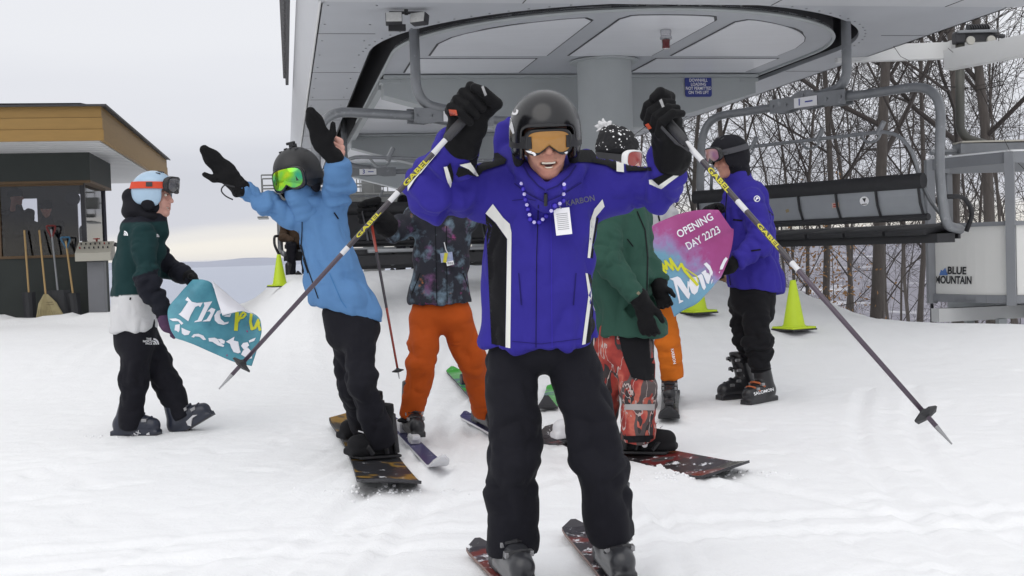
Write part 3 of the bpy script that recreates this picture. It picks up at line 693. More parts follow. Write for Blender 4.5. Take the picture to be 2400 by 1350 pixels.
# ------------------------------------------------------------------ operator hut
m_och = mat('ochre_siding', (.285, .168, .046), .6, var=.14, vscale=5, stretch=(1, 1, 6), dirt=((.22, .12, .04), .68, 7.))
m_sof = mat('white_soffit', (.66, .66, .67), .5, var=.06, vscale=2)
m_wall = mat('dark_green_wall', (.030, .036, .034), .75, var=.15, vscale=3, dirt=((.055, .06, .058), .64, 4.))
m_brn = mat('brown_trim', (.11, .065, .028), .6, var=.15, vscale=6)
m_glass = None
def glass_mat():
    m = bpy.data.materials.new('window_glass'); m.use_nodes = True; t = m.node_tree; t.nodes.clear()
    o = N('ShaderNodeOutputMaterial', t); tr = N('ShaderNodeBsdfTransparent', t); gl = N('ShaderNodeBsdfGlossy', t); gl.inputs['Roughness'].default_value = .03; tr.inputs[0].default_value = (.86, .87, .9, 1)
    mxs = N('ShaderNodeMixShader', t); fr = N('ShaderNodeFresnel', t); fr.inputs[0].default_value = 1.38
    ad = N('ShaderNodeMath', t, operation='ADD'); ad.inputs[1].default_value = .015; t.links.new(fr.outputs[0], ad.inputs[0])
    t.links.new(ad.outputs[0], mxs.inputs[0]); t.links.new(tr.outputs[0], mxs.inputs[1]); t.links.new(gl.outputs[0], mxs.inputs[2]); t.links.new(mxs.outputs[0], o.inputs[0]); return m
m_glass = glass_mat()
L1, T0 = -2.97, 19.15; TB = 21.3; LW = -8.2; ZG = .28; ZS = 2.90
hut = thing('operator_hut', LP(-4.5, 20, ZG), 'lift operator hut with ochre fascia, white soffit and dark green walls', 'hut')
def hb(name, l0, l1, t0, t1, z0, z1, m, par=hut, bev=0.):
    q = MB(); q.box(LP((l0 + l1) / 2, (t0 + t1) / 2, (z0 + z1) / 2), (l1 - l0, t1 - t0, z1 - z0), RL, bev); return q.build(name, m, par)
RL0, RL1, RT0, RT1 = -9.5, -2.45, 17.35, 26.6
hb('soffit', RL0 + .03, RL1 - .03, RT0 + .03, RT1 - .03, ZS, ZS + .05, m_sof)
for i in range(int((RT1 - RT0) / .3)):
    hb('soffit_groove', RL0 + .05, RL1 - .05, RT0 + .2 + i * .3, RT0 + .208 + i * .3, ZS - .004, ZS + .001, m_grey)
nb = 3
for i in range(nb):
    z0 = ZS + .005 + i * .16; tl = .012 * (nb - 1 - i)
    hb('fascia_board', RL0, RL1 + tl, RT0 - .03 - tl, RT0 - tl * .4, z0, z0 + .155, m_och); hb('fascia_board', RL1 - .01, RL1 + .022 + tl, RT0 - .028 - tl, RT1, z0 + .0005, z0 + .1545, m_och)
b = MB(); b.add([LP(RL0, RT0 - .09, 3.385), LP(RL1 + .09, RT0 - .09, 3.385), LP(RL1 + .09, RT1, 3.385), LP(RL0, RT1, 3.385), LP(RL0, 21.9, 3.75), LP(-5.2, 21.9, 3.75)], [(0, 1, 5, 4), (1, 2, 5), (2, 3, 4, 5), (0, 4, 3), (0, 3, 2, 1)]); rf = b.build('roof', m_drk, hut)
b = MB(); b.add([LP(RL0, RT0 + .0, 3.43), LP(RL1 - .25, RT0 + .0, 3.43), LP(RL1 - .12, RT0 + .3, 3.43), LP(RL1 - .1, RT1, 3.42), LP(RL0, RT1, 3.42), LP(RL0, 21.9, 3.90), LP(-5.2, 21.9, 3.90)], [(0, 1, 2, 6, 5), (2, 3, 6), (3, 4, 5, 6), (0, 5, 4), (0, 4, 3, 2, 1)]); b.build('roof_snow', M_SNOW, rf)
hb('drip_edge', RL0, RL1 + .1, RT0 - .1, RT0 - .085, 3.37, 3.40, m_drk); hb('drip_edge', RL1 + .088, RL1 + .1, RT0 - .1, RT1, 3.37, 3.399, m_drk)
ZL, ZW0, ZW1 = 2.30, 1.36, 2.42
hb('lintel', LW, L1 + .10, T0 - .10, T0 + .05, 2.48, ZS, m_wall); hb('lintel', L1 - .06, L1 + .098, T0 + .05, TB, 2.48, ZS, m_wall)
hb('lintel_trim', LW, L1 + .102, T0 - .102, T0 + .05, 2.44, 2.478, m_brn); hb('lintel_trim', L1 - .06, L1 + .10, T0 + .05, TB, 2.44, 2.478, m_brn)
lw0 = -4.20; lw1 = L1 - .07                                  # front window L range
hb('wall', LW, lw0 - .03, T0, T0 + .1, ZG - .3, 2.44, m_wall); hb('wall', lw0 - .03, L1, T0, T0 + .1, ZG - .3, ZW0 - .04, m_wall)
hb('wall', L1 - .1, L1, T0 + .1, TB, ZG - .3, ZW0 - .04, m_wall)
hb('window_sill', lw0 - .05, L1 + .02, T0 - .03, T0 + .1, ZW0 - .04, ZW0, m_brn); hb('window_sill', L1 - .1, L1 + .02, T0 + .1, TB, ZW0 - .04, ZW0, m_brn)
hb('window_frame', lw0 - .05, lw0, T0 - .02, T0 + .06, ZW0, 2.44, m_brn); hb('window_frame', lw0, L1 - .02, T0 - .02, T0 + .06, 2.41, 2.44, m_brn)
hb('corner_post', L1 - .07, L1 - .005, T0 + .0, T0 + .07, ZW0, 2.44, m_ink)
hb('window_pane', lw0, lw1, T0 + .03, T0 + .036, ZW0, 2.41, m_glass); hb('window_pane', L1 - .04, L1 - .034, T0 + .07, TB - .05, ZW0, 2.44, m_glass)
hb('corner_post', L1 - .08, L1, TB - .05, TB, ZW0, 2.44, mat('plum_post', (.10, .10, .13), .5))
# back wall with two openings
for l0, l1, z0, z1 in ((LW, -4.42, ZG, ZS), (-4.42, -4.08, ZG, 1.62), (-4.42, -4.08, 2.34, ZS), (-4.08, -3.44, ZG, ZS), (-3.44, -3.16, ZG, 1.5), (-3.44, -3.16, 2.4, ZS), (-3.16, L1 - .08, ZG, ZS)):
    hb('back_wall', l0, l1, TB, TB + .08, z0, z1, mat('interior_board', (.10, .095, .09), .8))
hb('floor', LW, L1 - .1, T0 + .1, TB, ZG - .1, ZG + .1, m_brn)
hb('shelf', lw0, L1 - .12, T0 + .12, T0 + .45, ZW0 - .08, ZW0 - .02, m_brn)
hb('door_frame', -4.72, -4.52, T0 - .05, T0 - .002, ZG - .2, 2.44, m_brn)
hb('rear_wall', LW, -6.6, TB + .08, RT1 - .3, ZG - .4, ZS, m_wall)
hb('step', -4.6, L1 + .4, T0 - .5, T0 - .02, ZG - .2, ZG + .03, mat('timber_step', (.07, .065, .06), .8))
q = MB(); c = P(171, 466, 19.35); q.lathe(c, [(.02, -.01), (.11, 0), (.115, .02), (.02, .03)], 24, Matrix((VD, UP, -UD)).transposed()); q.build('fan_guard', m_ink, hut)
q = MB(); c = P(192, 545, 19.5); q.lathe(c - UP * .14, [(.04, 0), (.042, .2), (.03, .23), (.015, .25)], 14); 
q.build('flask', mat('flask', (.12, .13, .15), .35, metal=.5), None, smooth='auto', label='dark metal flask on the ledge inside the hut window', cat='flask')
# control pedestal
cp = LP(-2.78, 18.72, 0); cp.z = .27
ctl = thing('control_pedestal', cp, 'grey control pedestal with sloped button panel beside the hut corner', 'control panel')
m_ctl = mat('console_beige', (.40, .385, .33), .5, var=.06)
q = MB(); q.box(cp + UP * .48, (.24, .24, .98), RL, .01); q.build('post', mat('pedestal_grey', (.16, .165, .18), .5), ctl)
q = MB(); q.prism([cp + VD * -.26 + UD * y + UP * z for y, z in ((-.26, .98), (.24, .98), (.24, 1.26), (.14, 1.27), (-.26, 1.10))], VD * .50); cs = q.build('console', m_ctl, ctl)
for i in range(7):
    for j in range(2):
        o = cp + VD * (-.21 + i * .066) + UD * (-.12 + j * .14) + UP * (1.165 + j * .06)
        q = MB(); q.lathe(o, [(.011, 0), (.011, .025), (.008, .03)], 8); q.build('button', m_ink if (i * 5 + j * 3) % 7 else mat('red_button', (.25, .03, .02), .4), cs)
q = MB(); q.lathe(cp + VD * .0 + UD * .1 + UP * 1.27, [(.015, 0), (.015, .03), (.05, .035), (.045, .05)], 12); q.build('emergency_button', mat('red_button', (0, 0, 0)), cs)
q = MB(); q.tube(rounded([cp + VD * .28 + UP * 1.22 + UD * -.1, cp + VD * .34 + UP * 1.2 + UD * -.1, cp + VD * .37 + UP * 1.0 + UD * -.1, cp + VD * .32 + UP * .96 + UD * -.1], .04, 4), .03, 8); q.build('telephone_handset', m_ink, ctl, smooth=True)
q = MB(); q.tube([cp + VD * .31 + UP * (.95 - .45 * math.sin(math.pi * i / 10)) + UD * (-.1 + .012 * i) + VD * .01 * math.sin(i * 2) for i in range(11)], .012, 6); q.build('telephone_cord', m_ink, ctl)
# tools leaning on the wall
m_hdl = mat('wooden_handle', (.42, .28, .12), .6, var=.15, vscale=9)
def tool(name, px0, py0, px1, py1, label, cat, kind):
    a = P(px0, py0, 17.98); a2 = P(px1, py1, 17.55 if kind == 'broom' else 17.75); g = thing(name, a2, label, cat); d = (a2 - a).normalized()
    if kind == 'broom':
        nk = P(107, 690, 17.62); b = MB(); b.tube([a, nk], .014, 8); b.build('handle', m_hdl, g)
        for k in range(70):
            ang = (k % 14 - 6.5) / 6.5; ly = (k // 14 - 2) / 2
            e = a2 + VD * (.20 * ang) + UD * (.05 * ly) + UP * (.015 * math.sin(k * 7)); m1 = nk + (a2 - nk) * .35 + VD * .11 * ang + UD * .03 * ly
            b = MB(); b.tube([nk + VD * .02 * ang + UD * .015 * ly, m1, e], [.008, .016, .010], 4); b.build('bristle', mat('straw', (.34, .29, .16), .8, var=.25, vscale=12), g)
        for k in (.3, .38): b = MB(); c = nk + (a2 - nk) * k; b.lathe(c, [(.115 + .1 * (k - .3), -.006), (.118 + .1 * (k - .3), 0), (.115 + .1 * (k - .3), .006)], 16, Matrix.Diagonal((1, .35, 1))); b.build('stitching', mat('straw_cord', (.2, .16, .09), .8), g)
    else:
        hcol = m_hdl if kind in ('wood', 'blue') else m_galv
        e = a + (a2 - a) * (.70 if kind != 'spade' else .72); b = MB(); b.tube([a, e], .015, 8); b.build('handle', hcol, g)
        if kind in ('red', 'blue'):
            gm = mat('red_grip', (.16, .015, .015), .5) if kind == 'red' else mat('blue_grip', (.03, .12, .22), .5)
            b = MB(); b.tube(rounded([a + d * .12, a + VD * .055 + d * .0, a + VD * .065 - d * .06, a - VD * .065 - d * .06, a - VD * .055 + d * .0, a + d * .12], .02, 3), .014, 6); b.build('grip', gm, g)
        w = .17 if kind == 'red' else .09
        b = MB(); vs = []
        for i in range(5):
            for j in range(5): s, t = i / 4 * 2 - 1, j / 4; vs.append(e + (a2 - e) * t + VD * s * w * (1 - .12 * t) + UD * (-.05 * (1 - s * s) + .0) )
        b.add(vs, [(i * 5 + j, i * 5 + j + 1, i * 5 + j + 6, i * 5 + j + 5) for i in range(4) for j in range(4)])
        o = b.build('blade', mat('dark_plastic', (.016, .017, .021), .6), g); o.modifiers.new('s', 'SOLIDIFY').thickness = .01
tool('broom', 92, 540, 120, 752, 'straw broom with pale wooden handle leaning on the hut wall', 'broom', 'broom')
tool('snow_shovel', 57, 540, 72, 748, 'shovel with plain wooden handle leftmost on the hut wall', 'shovel', 'wood')
tool('snow_shovel', 120, 538, 142, 742, 'wide dark snow shovel with red grip leaning behind the broom', 'shovel', 'red')
tool('snow_shovel', 154, 565, 178, 740, 'shovel with wooden handle and blue D grip beside the control pedestal', 'shovel', 'blue')

# ------------------------------------------------------------------ work carrier on the parking rail
cc = P(2400, 620, 14.7); cc.z = 0; RB = 1.12
car = thing('work_carrier', cc + UP * .2, 'round white maintenance basket with blue mountain logo hanging from rail', 'work carrier')
m_cf = mat('carrier_frame', (.27, .28, .30), .5, var=.08); m_cw = mat('carrier_panel', (.90, .895, .86), .5, var=.02, dirt=((.60, .58, .52), .75, 6.))
VA = [math.radians(180 + 60 * k) for k in range(6)]
def cpt(a, r, z): return cc + Vector((math.cos(a) * r, math.sin(a) * r, z))
pans = []
for k in range(6):
    a0, a1 = VA[k] + .05, VA[k] + math.pi / 3 - .05; vs = []
    hexr = lambda a: RB * (.5 + .5 * math.cos(math.pi / 6) / math.cos((a - VA[k]) - math.pi / 6))
    for i in range(9):
        a = a0 + (a1 - a0) * i / 8
        for z in (.52, 1.33): vs.append(cpt(a, hexr(a), z))
    q = MB(); q.add(vs, [(2 * i, 2 * i + 2, 2 * i + 3, 2 * i + 1) for i in range(8)]); o = q.build('basket_panel', m_cw, car); md_ = o.modifiers.new('s', 'SOLIDIFY'); md_.thickness = .012; md_.offset = 0; pans.append(o)
    for z, nm, hh in ((1.345, 'upper_rim', .05), (.47, 'lower_rim', .09)):
        q = MB()
        for i in range(8):
            b0, b1 = VA[k] + math.pi / 3 * i / 8, VA[k] + math.pi / 3 * (i + 1) / 8; q.bar(cpt(b0, hexr(b0) + .01, z), cpt(b1, hexr(b1) + .01, z), .05, hh)
        q.build(nm, m_cf, car)
    q = MB(); q.bar(cpt(VA[k], RB + .02, .40), cpt(VA[k], RB + .02, 2.16), .10, .10, up=(math.cos(VA[k]), math.sin(VA[k]), 0)); q.build('corner_post', m_cf, car)
    q = MB(); q.bar(cpt(VA[k], RB, 2.10), cpt(VA[k] + math.pi / 3, RB, 2.10), .05, .13); q.build('top_rail', m_cf, car)
    q = MB(); q.bar(cpt(VA[k], RB, 2.175), cpt(VA[k] + math.pi / 3, RB, 2.175), .06, .02); q.build('rail_snow', M_SNOW, car)
q = MB(); q.lathe(cc, [(.2, .36), (RB - .1, .42), (RB, .45), (.2, .46)], 12); q.build('basket_floor', m_cf, car)
for dx, dy in ((1, .25), (-.4, 1)):
    dd = Vector((dx, dy, 0)).normalized(); q = MB(); q.bar(cc - dd * 1.25 + UP * .27, cc + dd * 1.25 + UP * .27, .16, .16); q.build('base_beam', m_wht if dx == 1 else m_grey, car)
for k in range(4):
    a = math.radians(45 + 90 * k); z0 = gz1(cc.x + .7 * math.cos(a), cc.y + .7 * math.sin(a)); q = MB(); q.bar(cc + Vector((.7 * math.cos(a), .7 * math.sin(a), z0 - .2)), cc + Vector((.7 * math.cos(a), .7 * math.sin(a), .22)), .1, .1, up=(1, 0, 0)); q.build('support_leg', m_grey, car)
hg = P(2250, 200, 14.7)
q = MB(); q.bar(P(2242, 350, 14.7), P(2520, 345, 14.7), .28, .12); q.build('hanger_plate', m_galv, car)
q = MB(); q.bar(P(2244, 335, 14.7), P(2520, 328, 14.7), .30, .02); q.build('plate_snow', mat('old_snow', (.6, .57, .5), .8), car)
q = MB(); q.tube([P(2180, 357, 14.7), P(2520, 350, 14.7)], .035, 8); q.build('cross_shaft', m_galv, car)
q = MB(); q.tube(rounded([P(2250, 100, 14.7), P(2250, 320, 14.7), P(2310, 338, 14.7)], .35, 8), .055, 12); q.build('hanger_arm', mat('olive_steel', (.10, .10, .09), .5, metal=.3), car, smooth=True)
for x, y in ((2262, 365), (2380, 362)):
    q = MB(); q.tube([P(x + 30, y - 25, 14.7), P(x + 30, y + 20, 14.7)], .01, 5); q.build('safety_chain', m_ink, car)
gp = P(2285, 88, 14.7)
q = MB(); q.box(gp, (.42, .12, .10), None, .02); q.box(gp + V(-.2, 0, .0), (.12, .16, .14), None, .02); q.tube([gp + V(.2, 0, .03), gp + V(.36, 0, .0)], .03, 6); q.build('rope_grip', m_drk, car)
q = MB(); q.box(gp + V(.0, -.02, .06), (.50, .18, .035), None, .01); q.build('grip_cover', m_galv, car)
for i in range(9): q = MB(); a = gp + V(-.08 + i * .03, 0, .11); q.lathe(a, [(.055, -.006), (.055, .006)], 12, Matrix.Rotation(1.3, 3, 'Y')); q.build('spring_coil', m_drk, car)
for dx in (-.09, .16): q = MB(); q.lathe(gp + V(dx, -.09, -.05), [(.05, -.02), (.055, 0), (.05, .02)], 16, Matrix.Rotation(math.pi / 2, 3, 'X')); q.build('grip_wheel', mat('worn_wheel', (.45, .44, .40), .5), car)
tb = bvh(pans[0])
decal('logo_peak', [[(2202, 645), (2206, 632), (2210, 635), (2216, 627), (2222, 645)]], tb, mat('logo_blue', (.10, .22, .55), .5), car, lim=8, off=.014)
decal_text('logo_lettering', 'BLUE', (2243, 635), 24, tb, m_ink, car, ang=.02, bold=.03, wide=.82, lim=10, off=.014)
decal_text('logo_lettering', 'MOUNTAIN', (2235, 657), 25, tb, m_ink, car, ang=.02, bold=.03, wide=.64, lim=10, off=.014)
rail = thing('parking_rail', P(2400, 118, 14.9), 'white steel parking rail above the maintenance basket', 'rail')
q = MB(); q.bar(P(1960, 128, 15.0), P(2560, 108, 14.9), .12, .20); q.box(P(2226, 120, 14.93), (.04, .16, .24)); q.build('rail_beam', m_wht, rail)
q = MB(); q.bar(P(2222, 142, 14.3), P(2600, 68, 12.6), .16, .23); q.build('side_beam', m_wht, rail)
pe = P(2540, 110, 14.9); q = MB(); q.bar(V(pe.x, pe.y, gz1(pe.x, pe.y) - .3), pe, .2, .2, up=(0, 1, 0)); q.build('rail_post', m_wht, rail)
q = MB(); q.bar(P(2540, 100, 14.9), P(2600, 68, 12.6), .12, .12); q.build('rail_tie', m_wht, rail)
q = MB(); q.lathe(P(2184, 682, 15.4) , [(.05, -.06), (.055, 0), (.04, .02)], 14); q.tube([P(2184, 690, 15.4), P(2184, 830, 15.4)], .02, 6); q.build('marker_post', m_drk, None, label='thin snow capped marker post left of the maintenance basket', cat='post')

# ------------------------------------------------------------------ lift tower down the line
tw0 = LP(2.6, 36, 0); tz = gz1(tw0.x, tw0.y)
tw = thing('lift_tower', Vector((tw0.x, tw0.y, tz)), 'grey lift tower with railed catwalk and ladder beyond the incoming chair', 'lift tower')
m_tw = mat('tower_steel', (.16, .165, .165), .5, metal=.2, var=.15, vscale=2)
q = MB(); q.tube([tw0 + UP * (tz - 1), tw0 + UP * 3.6], [.34, .30], 16); q.build('tower_column', m_tw, tw, smooth='auto')
q = MB(); q.bar(tw0 - VD * 3.4 + UP * 2.95, tw0 + VD * 3.4 + UP * 2.95, .35, .32); q.build('cross_arm', m_tw, tw)
for s in (-1, 1):
    q = MB(); q.bar(tw0 + UP * 2.6 + VD * s * .2, tw0 + UP * 3.45 + VD * s * 1.9, .07, .07); q.build('brace', m_tw, tw)
for t_, nm in ((-1.0, 'near'), (.6, 'far')):
    for z in (2.62, 3.0, 3.3, 3.6):
        q = MB(); q.tube([tw0 - VD * 3.2 + UD * t_ + UP * z, tw0 + VD * 3.2 + UD * t_ + UP * z], .025 if z > 2.7 else .06, 6); q.build('guard_rail', m_tw, tw)
    for i in range(17):
        x = -3.2 + i * .4; q = MB(); q.tube([tw0 + VD * x + UD * t_ + UP * 2.6, tw0 + VD * x + UD * t_ + UP * 3.6], .016, 5); q.build('guard_post', m_tw, tw)
for i in range(12):
    q = MB(); q.bar(tw0 - VD * (3.2 - i * .56) + UD * -1 + UP * 2.4, tw0 - VD * (3.2 - i * .56) + UD * .6 + UP * 2.4, .3, .04); q.build('catwalk_plate', m_tw, tw)
lo = tw0 - VD * 1.0 - UD * .6
for s in (-1, 1): q = MB(); q.tube([lo + VD * s * .22 + UP * (tz - .3), lo + VD * s * .22 + UP * 2.5], .035, 6); q.build('ladder_rail', m_wht, tw)
for i in range(10): q = MB(); q.tube([lo - VD * .22 + UP * (tz + .1 + i * .26), lo + VD * .22 + UP * (tz + .1 + i * .26)], .02, 5); q.build('ladder_rung', m_wht, tw)
q = MB(); q.bar(lo - VD * 1.0 + UP * (1.0), lo + VD * .9 + UP * 1.0, .04, .05); q.build('red_rail', mat('red_rail', (.38, .08, .04), .5), tw)
for s in (-1, 1):
    rp = [LP(LC + s * 2.66, 15.5 + i * 5, ZC + .35 + .0004 * (i * 5) ** 2 * 0 - .03 * i) for i in range(10)]
    q = MB(); q.tube(rp, .024, 6); q.build('haul_rope', m_drk, None, label='steel haul rope running back from the terminal on the %s side' % ('left' if s < 0 else 'right'), cat='cable')

# ------------------------------------------------------------------ bare trees
m_bark = mat('bark', (.052, .045, .042), .9, col2=(.115, .10, .092), vscale=9, stretch=(3, 3, .6), bump=.8, bscale=22)
m_twig = mat('twig_bark', (.05, .042, .04), .9, var=.25, vscale=5)
def tubes(paths, n):
    vs = []; fs = []; o = 0
    for pts, rs in paths:
        P_ = np.array(pts, float); k = len(P_); D = np.gradient(P_, axis=0); D /= np.linalg.norm(D, axis=1)[:, None] + 1e-9
        ref = np.array((.3, .9, .31)) if abs(D[0, 2]) > .6 else np.array((0, 0, 1.)); A = np.cross(D, ref); A /= np.linalg.norm(A, axis=1)[:, None] + 1e-9; B = np.cross(D, A)
        th = np.arange(n) * 2 * math.pi / n; r = np.array(rs)[:, None, None]
        ring = P_[:, None, :] + r * (A[:, None, :] * np.cos(th)[None, :, None] + B[:, None, :] * np.sin(th)[None, :, None]); vs.append(ring.reshape(-1, 3))
        i = np.arange(k - 1)[:, None] * n; j = np.arange(n)[None, :]; j2 = (j + 1) % n
        fs.append((np.stack([i + j, i + j2, i + n + j2, i + n + j], -1).reshape(-1, 4)) + o); o += k * n
    return np.concatenate(vs), np.concatenate(fs)
def grow(R_, H, r0, lean=(0, 0), fork=.35, lv=3, dens=1.):
    lev = [[], [], [], []]
    def br(p, d, L, r, l):
        ns = (9, 6, 5, 3)[l]; pts = [np.array(p)]; rs = [r]; dirs = [np.array(d)]
        w = (.05, .16, .22, .28)[l]; up = (.0, .10, .05, .02)[l]
        for i in range(ns):
            d = dirs[-1] + np.array([R_.gauss(0, w), R_.gauss(0, w), R_.gauss(0, w * .6) + up]); d /= np.linalg.norm(d)
            dirs.append(d); pts.append(pts[-1] + d * L / ns); rs.append(max(r * (1 - (i + 1) / ns * (.72 if l < 3 else .6)), .0035))
        if l == 0: rs[0] *= 1.3
        lev[l].append((pts, rs))
        if l >= lv: return
        nc = int(((13, 8, 6)[l]) * dens * R_.uniform(.8, 1.2)); f0 = (fork, .25, .2)[l]
        for c in range(nc):
            t = f0 + (1 - f0) * (c + R_.random()) / nc; k = min(ns - 1, int(t * ns)); fr = t * ns - k
            q = pts[k] * (1 - fr) + pts[k + 1] * fr; rr = rs[k] * (1 - fr) + rs[k + 1] * fr; dd = dirs[k + 1]
            s = np.array([R_.gauss(0, 1), R_.gauss(0, 1), R_.gauss(0, .5)]); s -= (s @ dd) * dd; s /= np.linalg.norm(s) + 1e-9
            a = math.radians(R_.uniform(26, 62) if l == 0 else R_.uniform(28, 65)); nd = dd * math.cos(a) + s * math.sin(a)
            br(q, nd, L * (R_.uniform(.38, .62) if l == 0 else R_.uniform(.34, .6)) * (1.15 - .5 * t if l == 0 else 1), max(rr * R_.uniform(.38, .62), .006), l + 1)
    br((0, 0, 0), np.array([lean[0], lean[1], 1.0]) / math.sqrt(1 + lean[0] ** 2 + lean[1] ** 2), H, r0, 0); return lev
PROTO = []
for i, (H, r0, fk, dn) in enumerate([(10, .075, .18, .92), (8.5, .045, .12, .92), (9.5, .060, .20, .92), (7, .028, .08, .95), (11, .108, .24, 1.0), (5, .02, .06, .95)]):
    lev = grow(random.Random(100 + i), H, r0, (rng.uniform(-.08, .08), rng.uniform(-.05, .05)), fk, 3, dn)
    tv, tf = tubes(lev[0], 9); a, b_ = tubes(lev[1], 5); c, d_ = tubes(lev[2], 4); e, f_ = tubes(lev[3], 3)
    cv = np.concatenate([a, c, e]); cf = np.concatenate([b_, d_ + len(a), f_ + len(a) + len(c)])
    PROTO.append((mesh('trunk', tv, tf, m_bark, True), mesh('crown', cv, cf, m_twig, True)))
WORDS = ['tall bare maple', 'slender bare tree', 'forked bare tree', 'thin bare sapling', 'thick bare trunk', 'low bare shrub tree']
def tree(px, Y, k, label, s=1., rz=None, py=None):
    p = P(px, 700, Y); p.z = gz1(p.x, p.y) - .15
    g = thing('bare_tree', p, label, 'tree', 'bare trees on the slope behind the lift'); rz = rng.uniform(0, 6.28) if rz is None else rz
    for nm, me in zip(('trunk', 'crown'), PROTO[k]):
        o = bpy.data.objects.new(nm, me); COL.objects.link(o); o.parent = g
    g.matrix_world = Matrix.Translation(p) @ Matrix.Rotation(rz, 4, 'Z') @ Matrix.Scale(s, 4); return g
tree(2052, 19.5, 4, 'thick dark forked tree trunk seen below the empty chair seat', 1., .6)
tree(1938, 22, 0, 'tall bare tree left of the thick forked trunk', .95, 2.0)
tree(1992, 26, 2, 'bare tree in the gap just left of the thick forked trunk', 1., 4.2)
tree(2245, 17.5, 0, 'bare tree directly behind the maintenance basket post', 1.0, 1.2)
tree(2330, 21, 4, 'heavy bare tree right behind the maintenance basket', 1.05, 3.1)
tree(2150, 24, 2, 'bare tree between the chair frame and the thick trunk', 1.05, 5.1)
tree(1890, 25, 1, 'slim bare tree above the right lime cone', 1., .2)
tree(1770, 22, 3, 'thin bare tree behind the violet-blue jacket', 1.15, .9)
lst = [(1560, 30), (1610, 27), (1655, 34), (1700, 29), (1735, 40), (1845, 36), (1865, 28), (1960, 40), (1975, 31), (2085, 36), (2105, 29), (2130, 42), (2200, 38),
       (2270, 33), (2290, 28), (2312, 40), (2372, 25), (2390, 36), (2460, 27), (1500, 36), (1590, 44), (1680, 48), (1790, 50), (1900, 52), (2060, 50), (2240, 48), (2340, 52), (2440, 44)]
for i, (px, Y) in enumerate(lst):
    k = [1, 2, 3, 0, 5, 2, 1, 3][i % 8]
    size = ['slender', 'forked', 'spindly', 'tall', 'bushy', 'leaning', 'slim', 'thin'][i % 8]; far = 'nearer' if Y < 30 else 'mid-distance' if Y < 40 else 'far'
    spot = 'seen past the front skier raised right arm' if px < 1640 else 'behind the person in violet-blue' if px < 1800 else 'above the right lime cone' if px < 1930 else 'beside the thick forked trunk' if px < 2100 else 'behind the right end of the empty chair' if px < 2210 else 'behind the maintenance basket' if px < 2330 else 'at the right edge beyond the maintenance basket'
    tree(px + rng.uniform(-8, 8), Y, k, '%s %s bare tree %s' % (size, far, spot), rng.uniform(.85, 1.2))
# brown leaves still hanging, snowy undergrowth
lv = []; lf = []; R_ = random.Random(5)
for cx, cy, Y, sp, n in ((1690, 650, 18, 22, 130), (1880, 560, 21, 60, 200), (1935, 600, 23, 50, 160), (1960, 690, 20, 60, 160), (1900, 700, 19, 50, 120), (2010, 480, 24, 70, 60), (1750, 600, 26, 60, 120)):
    for i in range(n):
        p = P(cx + R_.gauss(0, sp), cy + R_.gauss(0, sp * .7), Y + R_.gauss(0, .8)); a = Vector((R_.gauss(0, 1), R_.gauss(0, 1), R_.gauss(0, 1))).normalized(); b_ = a.orthogonal().normalized(); s = R_.uniform(.02, .045)
        o = len(lv); lv += [p - a * s, p + b_ * s * .6, p + a * s, p - b_ * s * .6]; lf.append((o, o + 1, o + 2, o + 3))
link('dead_leaves', mesh('dead_leaves', lv, lf, mat('dead_leaf', (.24, .125, .045), .8, var=.3, vscale=3)), kind='stuff', label='dry orange brown leaves still hanging among the bare saplings', cat='leaves')
paths = []
for i in range(520):
    x, y = R_.uniform(2.6, 13), R_.uniform(14.5, 26); z = gz1(x, y); d0 = np.array([R_.gauss(0, .7), R_.gauss(0, .7), R_.uniform(.3, 1)]); L = R_.uniform(.2, .9)
    p0 = np.array([x, y, z - .05]); paths.append(([p0, p0 + d0 * L * .5, p0 + d0 * L + np.array([R_.gauss(0, .1), R_.gauss(0, .1), -.05])], [.009, .006, .003]))
v_, f_ = tubes(paths, 3); link('brush', mesh('brush', v_, f_, m_twig), kind='stuff', label='low twiggy brush poking through the snow under the trees', cat='brush')
# ================================================================== PEOPLE
def fabric(name, col, rough=.8, var=.10, **k):
    return mat(name, col, rough, var=var, vscale=9, bump=.2, bscale=420, sheen=.02, spec=.16, wrinkle=.55, **k)
F_VIO = fabric('violet_blue_shell', (.034, .026, .265)); F_BLK = fabric('black_shell', (.008, .008, .010)); F_NAVY = fabric('ink_trousers', (.0095, .0095, .014))
F_SKY = fabric('sky_blue_shell', (.10, .22, .43)); F_ORG = fabric('burnt_orange_shell', (.40, .068, .008)); F_ORG2 = fabric('orange_shell', (.58, .145, .014))
F_GRN = fabric('forest_green_shell', (.028, .076, .057)); F_TEAL = fabric('dark_teal_shell', (.010, .036, .038)); F_WHT = fabric('off_white_shell', (.66, .66, .67)); F_GRY = fabric('pale_grey_shell', (.50, .51, .53))
F_PUR = fabric('violet_shell', (.034, .025, .26)); F_GLV = fabric('black_glove', (.006, .006, .007), .75); F_HOOD = fabric('hood_black', (.011, .011, .015))
M_STR = mat('reflective_white', (.74, .74, .70), .5, var=.03); M_SKIN = mat('skin', (.50, .29, .21), .55, col2=(.50, .20, .15), vscale=13, spec=.3, bump=.3, bscale=260, dirt=((.34, .20, .15), .60, 60.)); M_SKIN2 = mat('pale_skin', (.60, .37, .30), .55, col2=(.58, .28, .23), vscale=14, spec=.3, bump=.2, bscale=260)
M_TEETH = mat('teeth', (.80, .76, .66), .25, var=.02); M_MOUTH = mat('mouth', (.07, .012, .012), .6); M_LIP = mat('lip', (.42, .13, .11), .5)
M_GLOSS = mat('black_gloss', (.009, .009, .011), .2, var=.1, spec=.6); M_MATTE = mat('black_matte_shell', (.016, .016, .018), .5, var=.15)
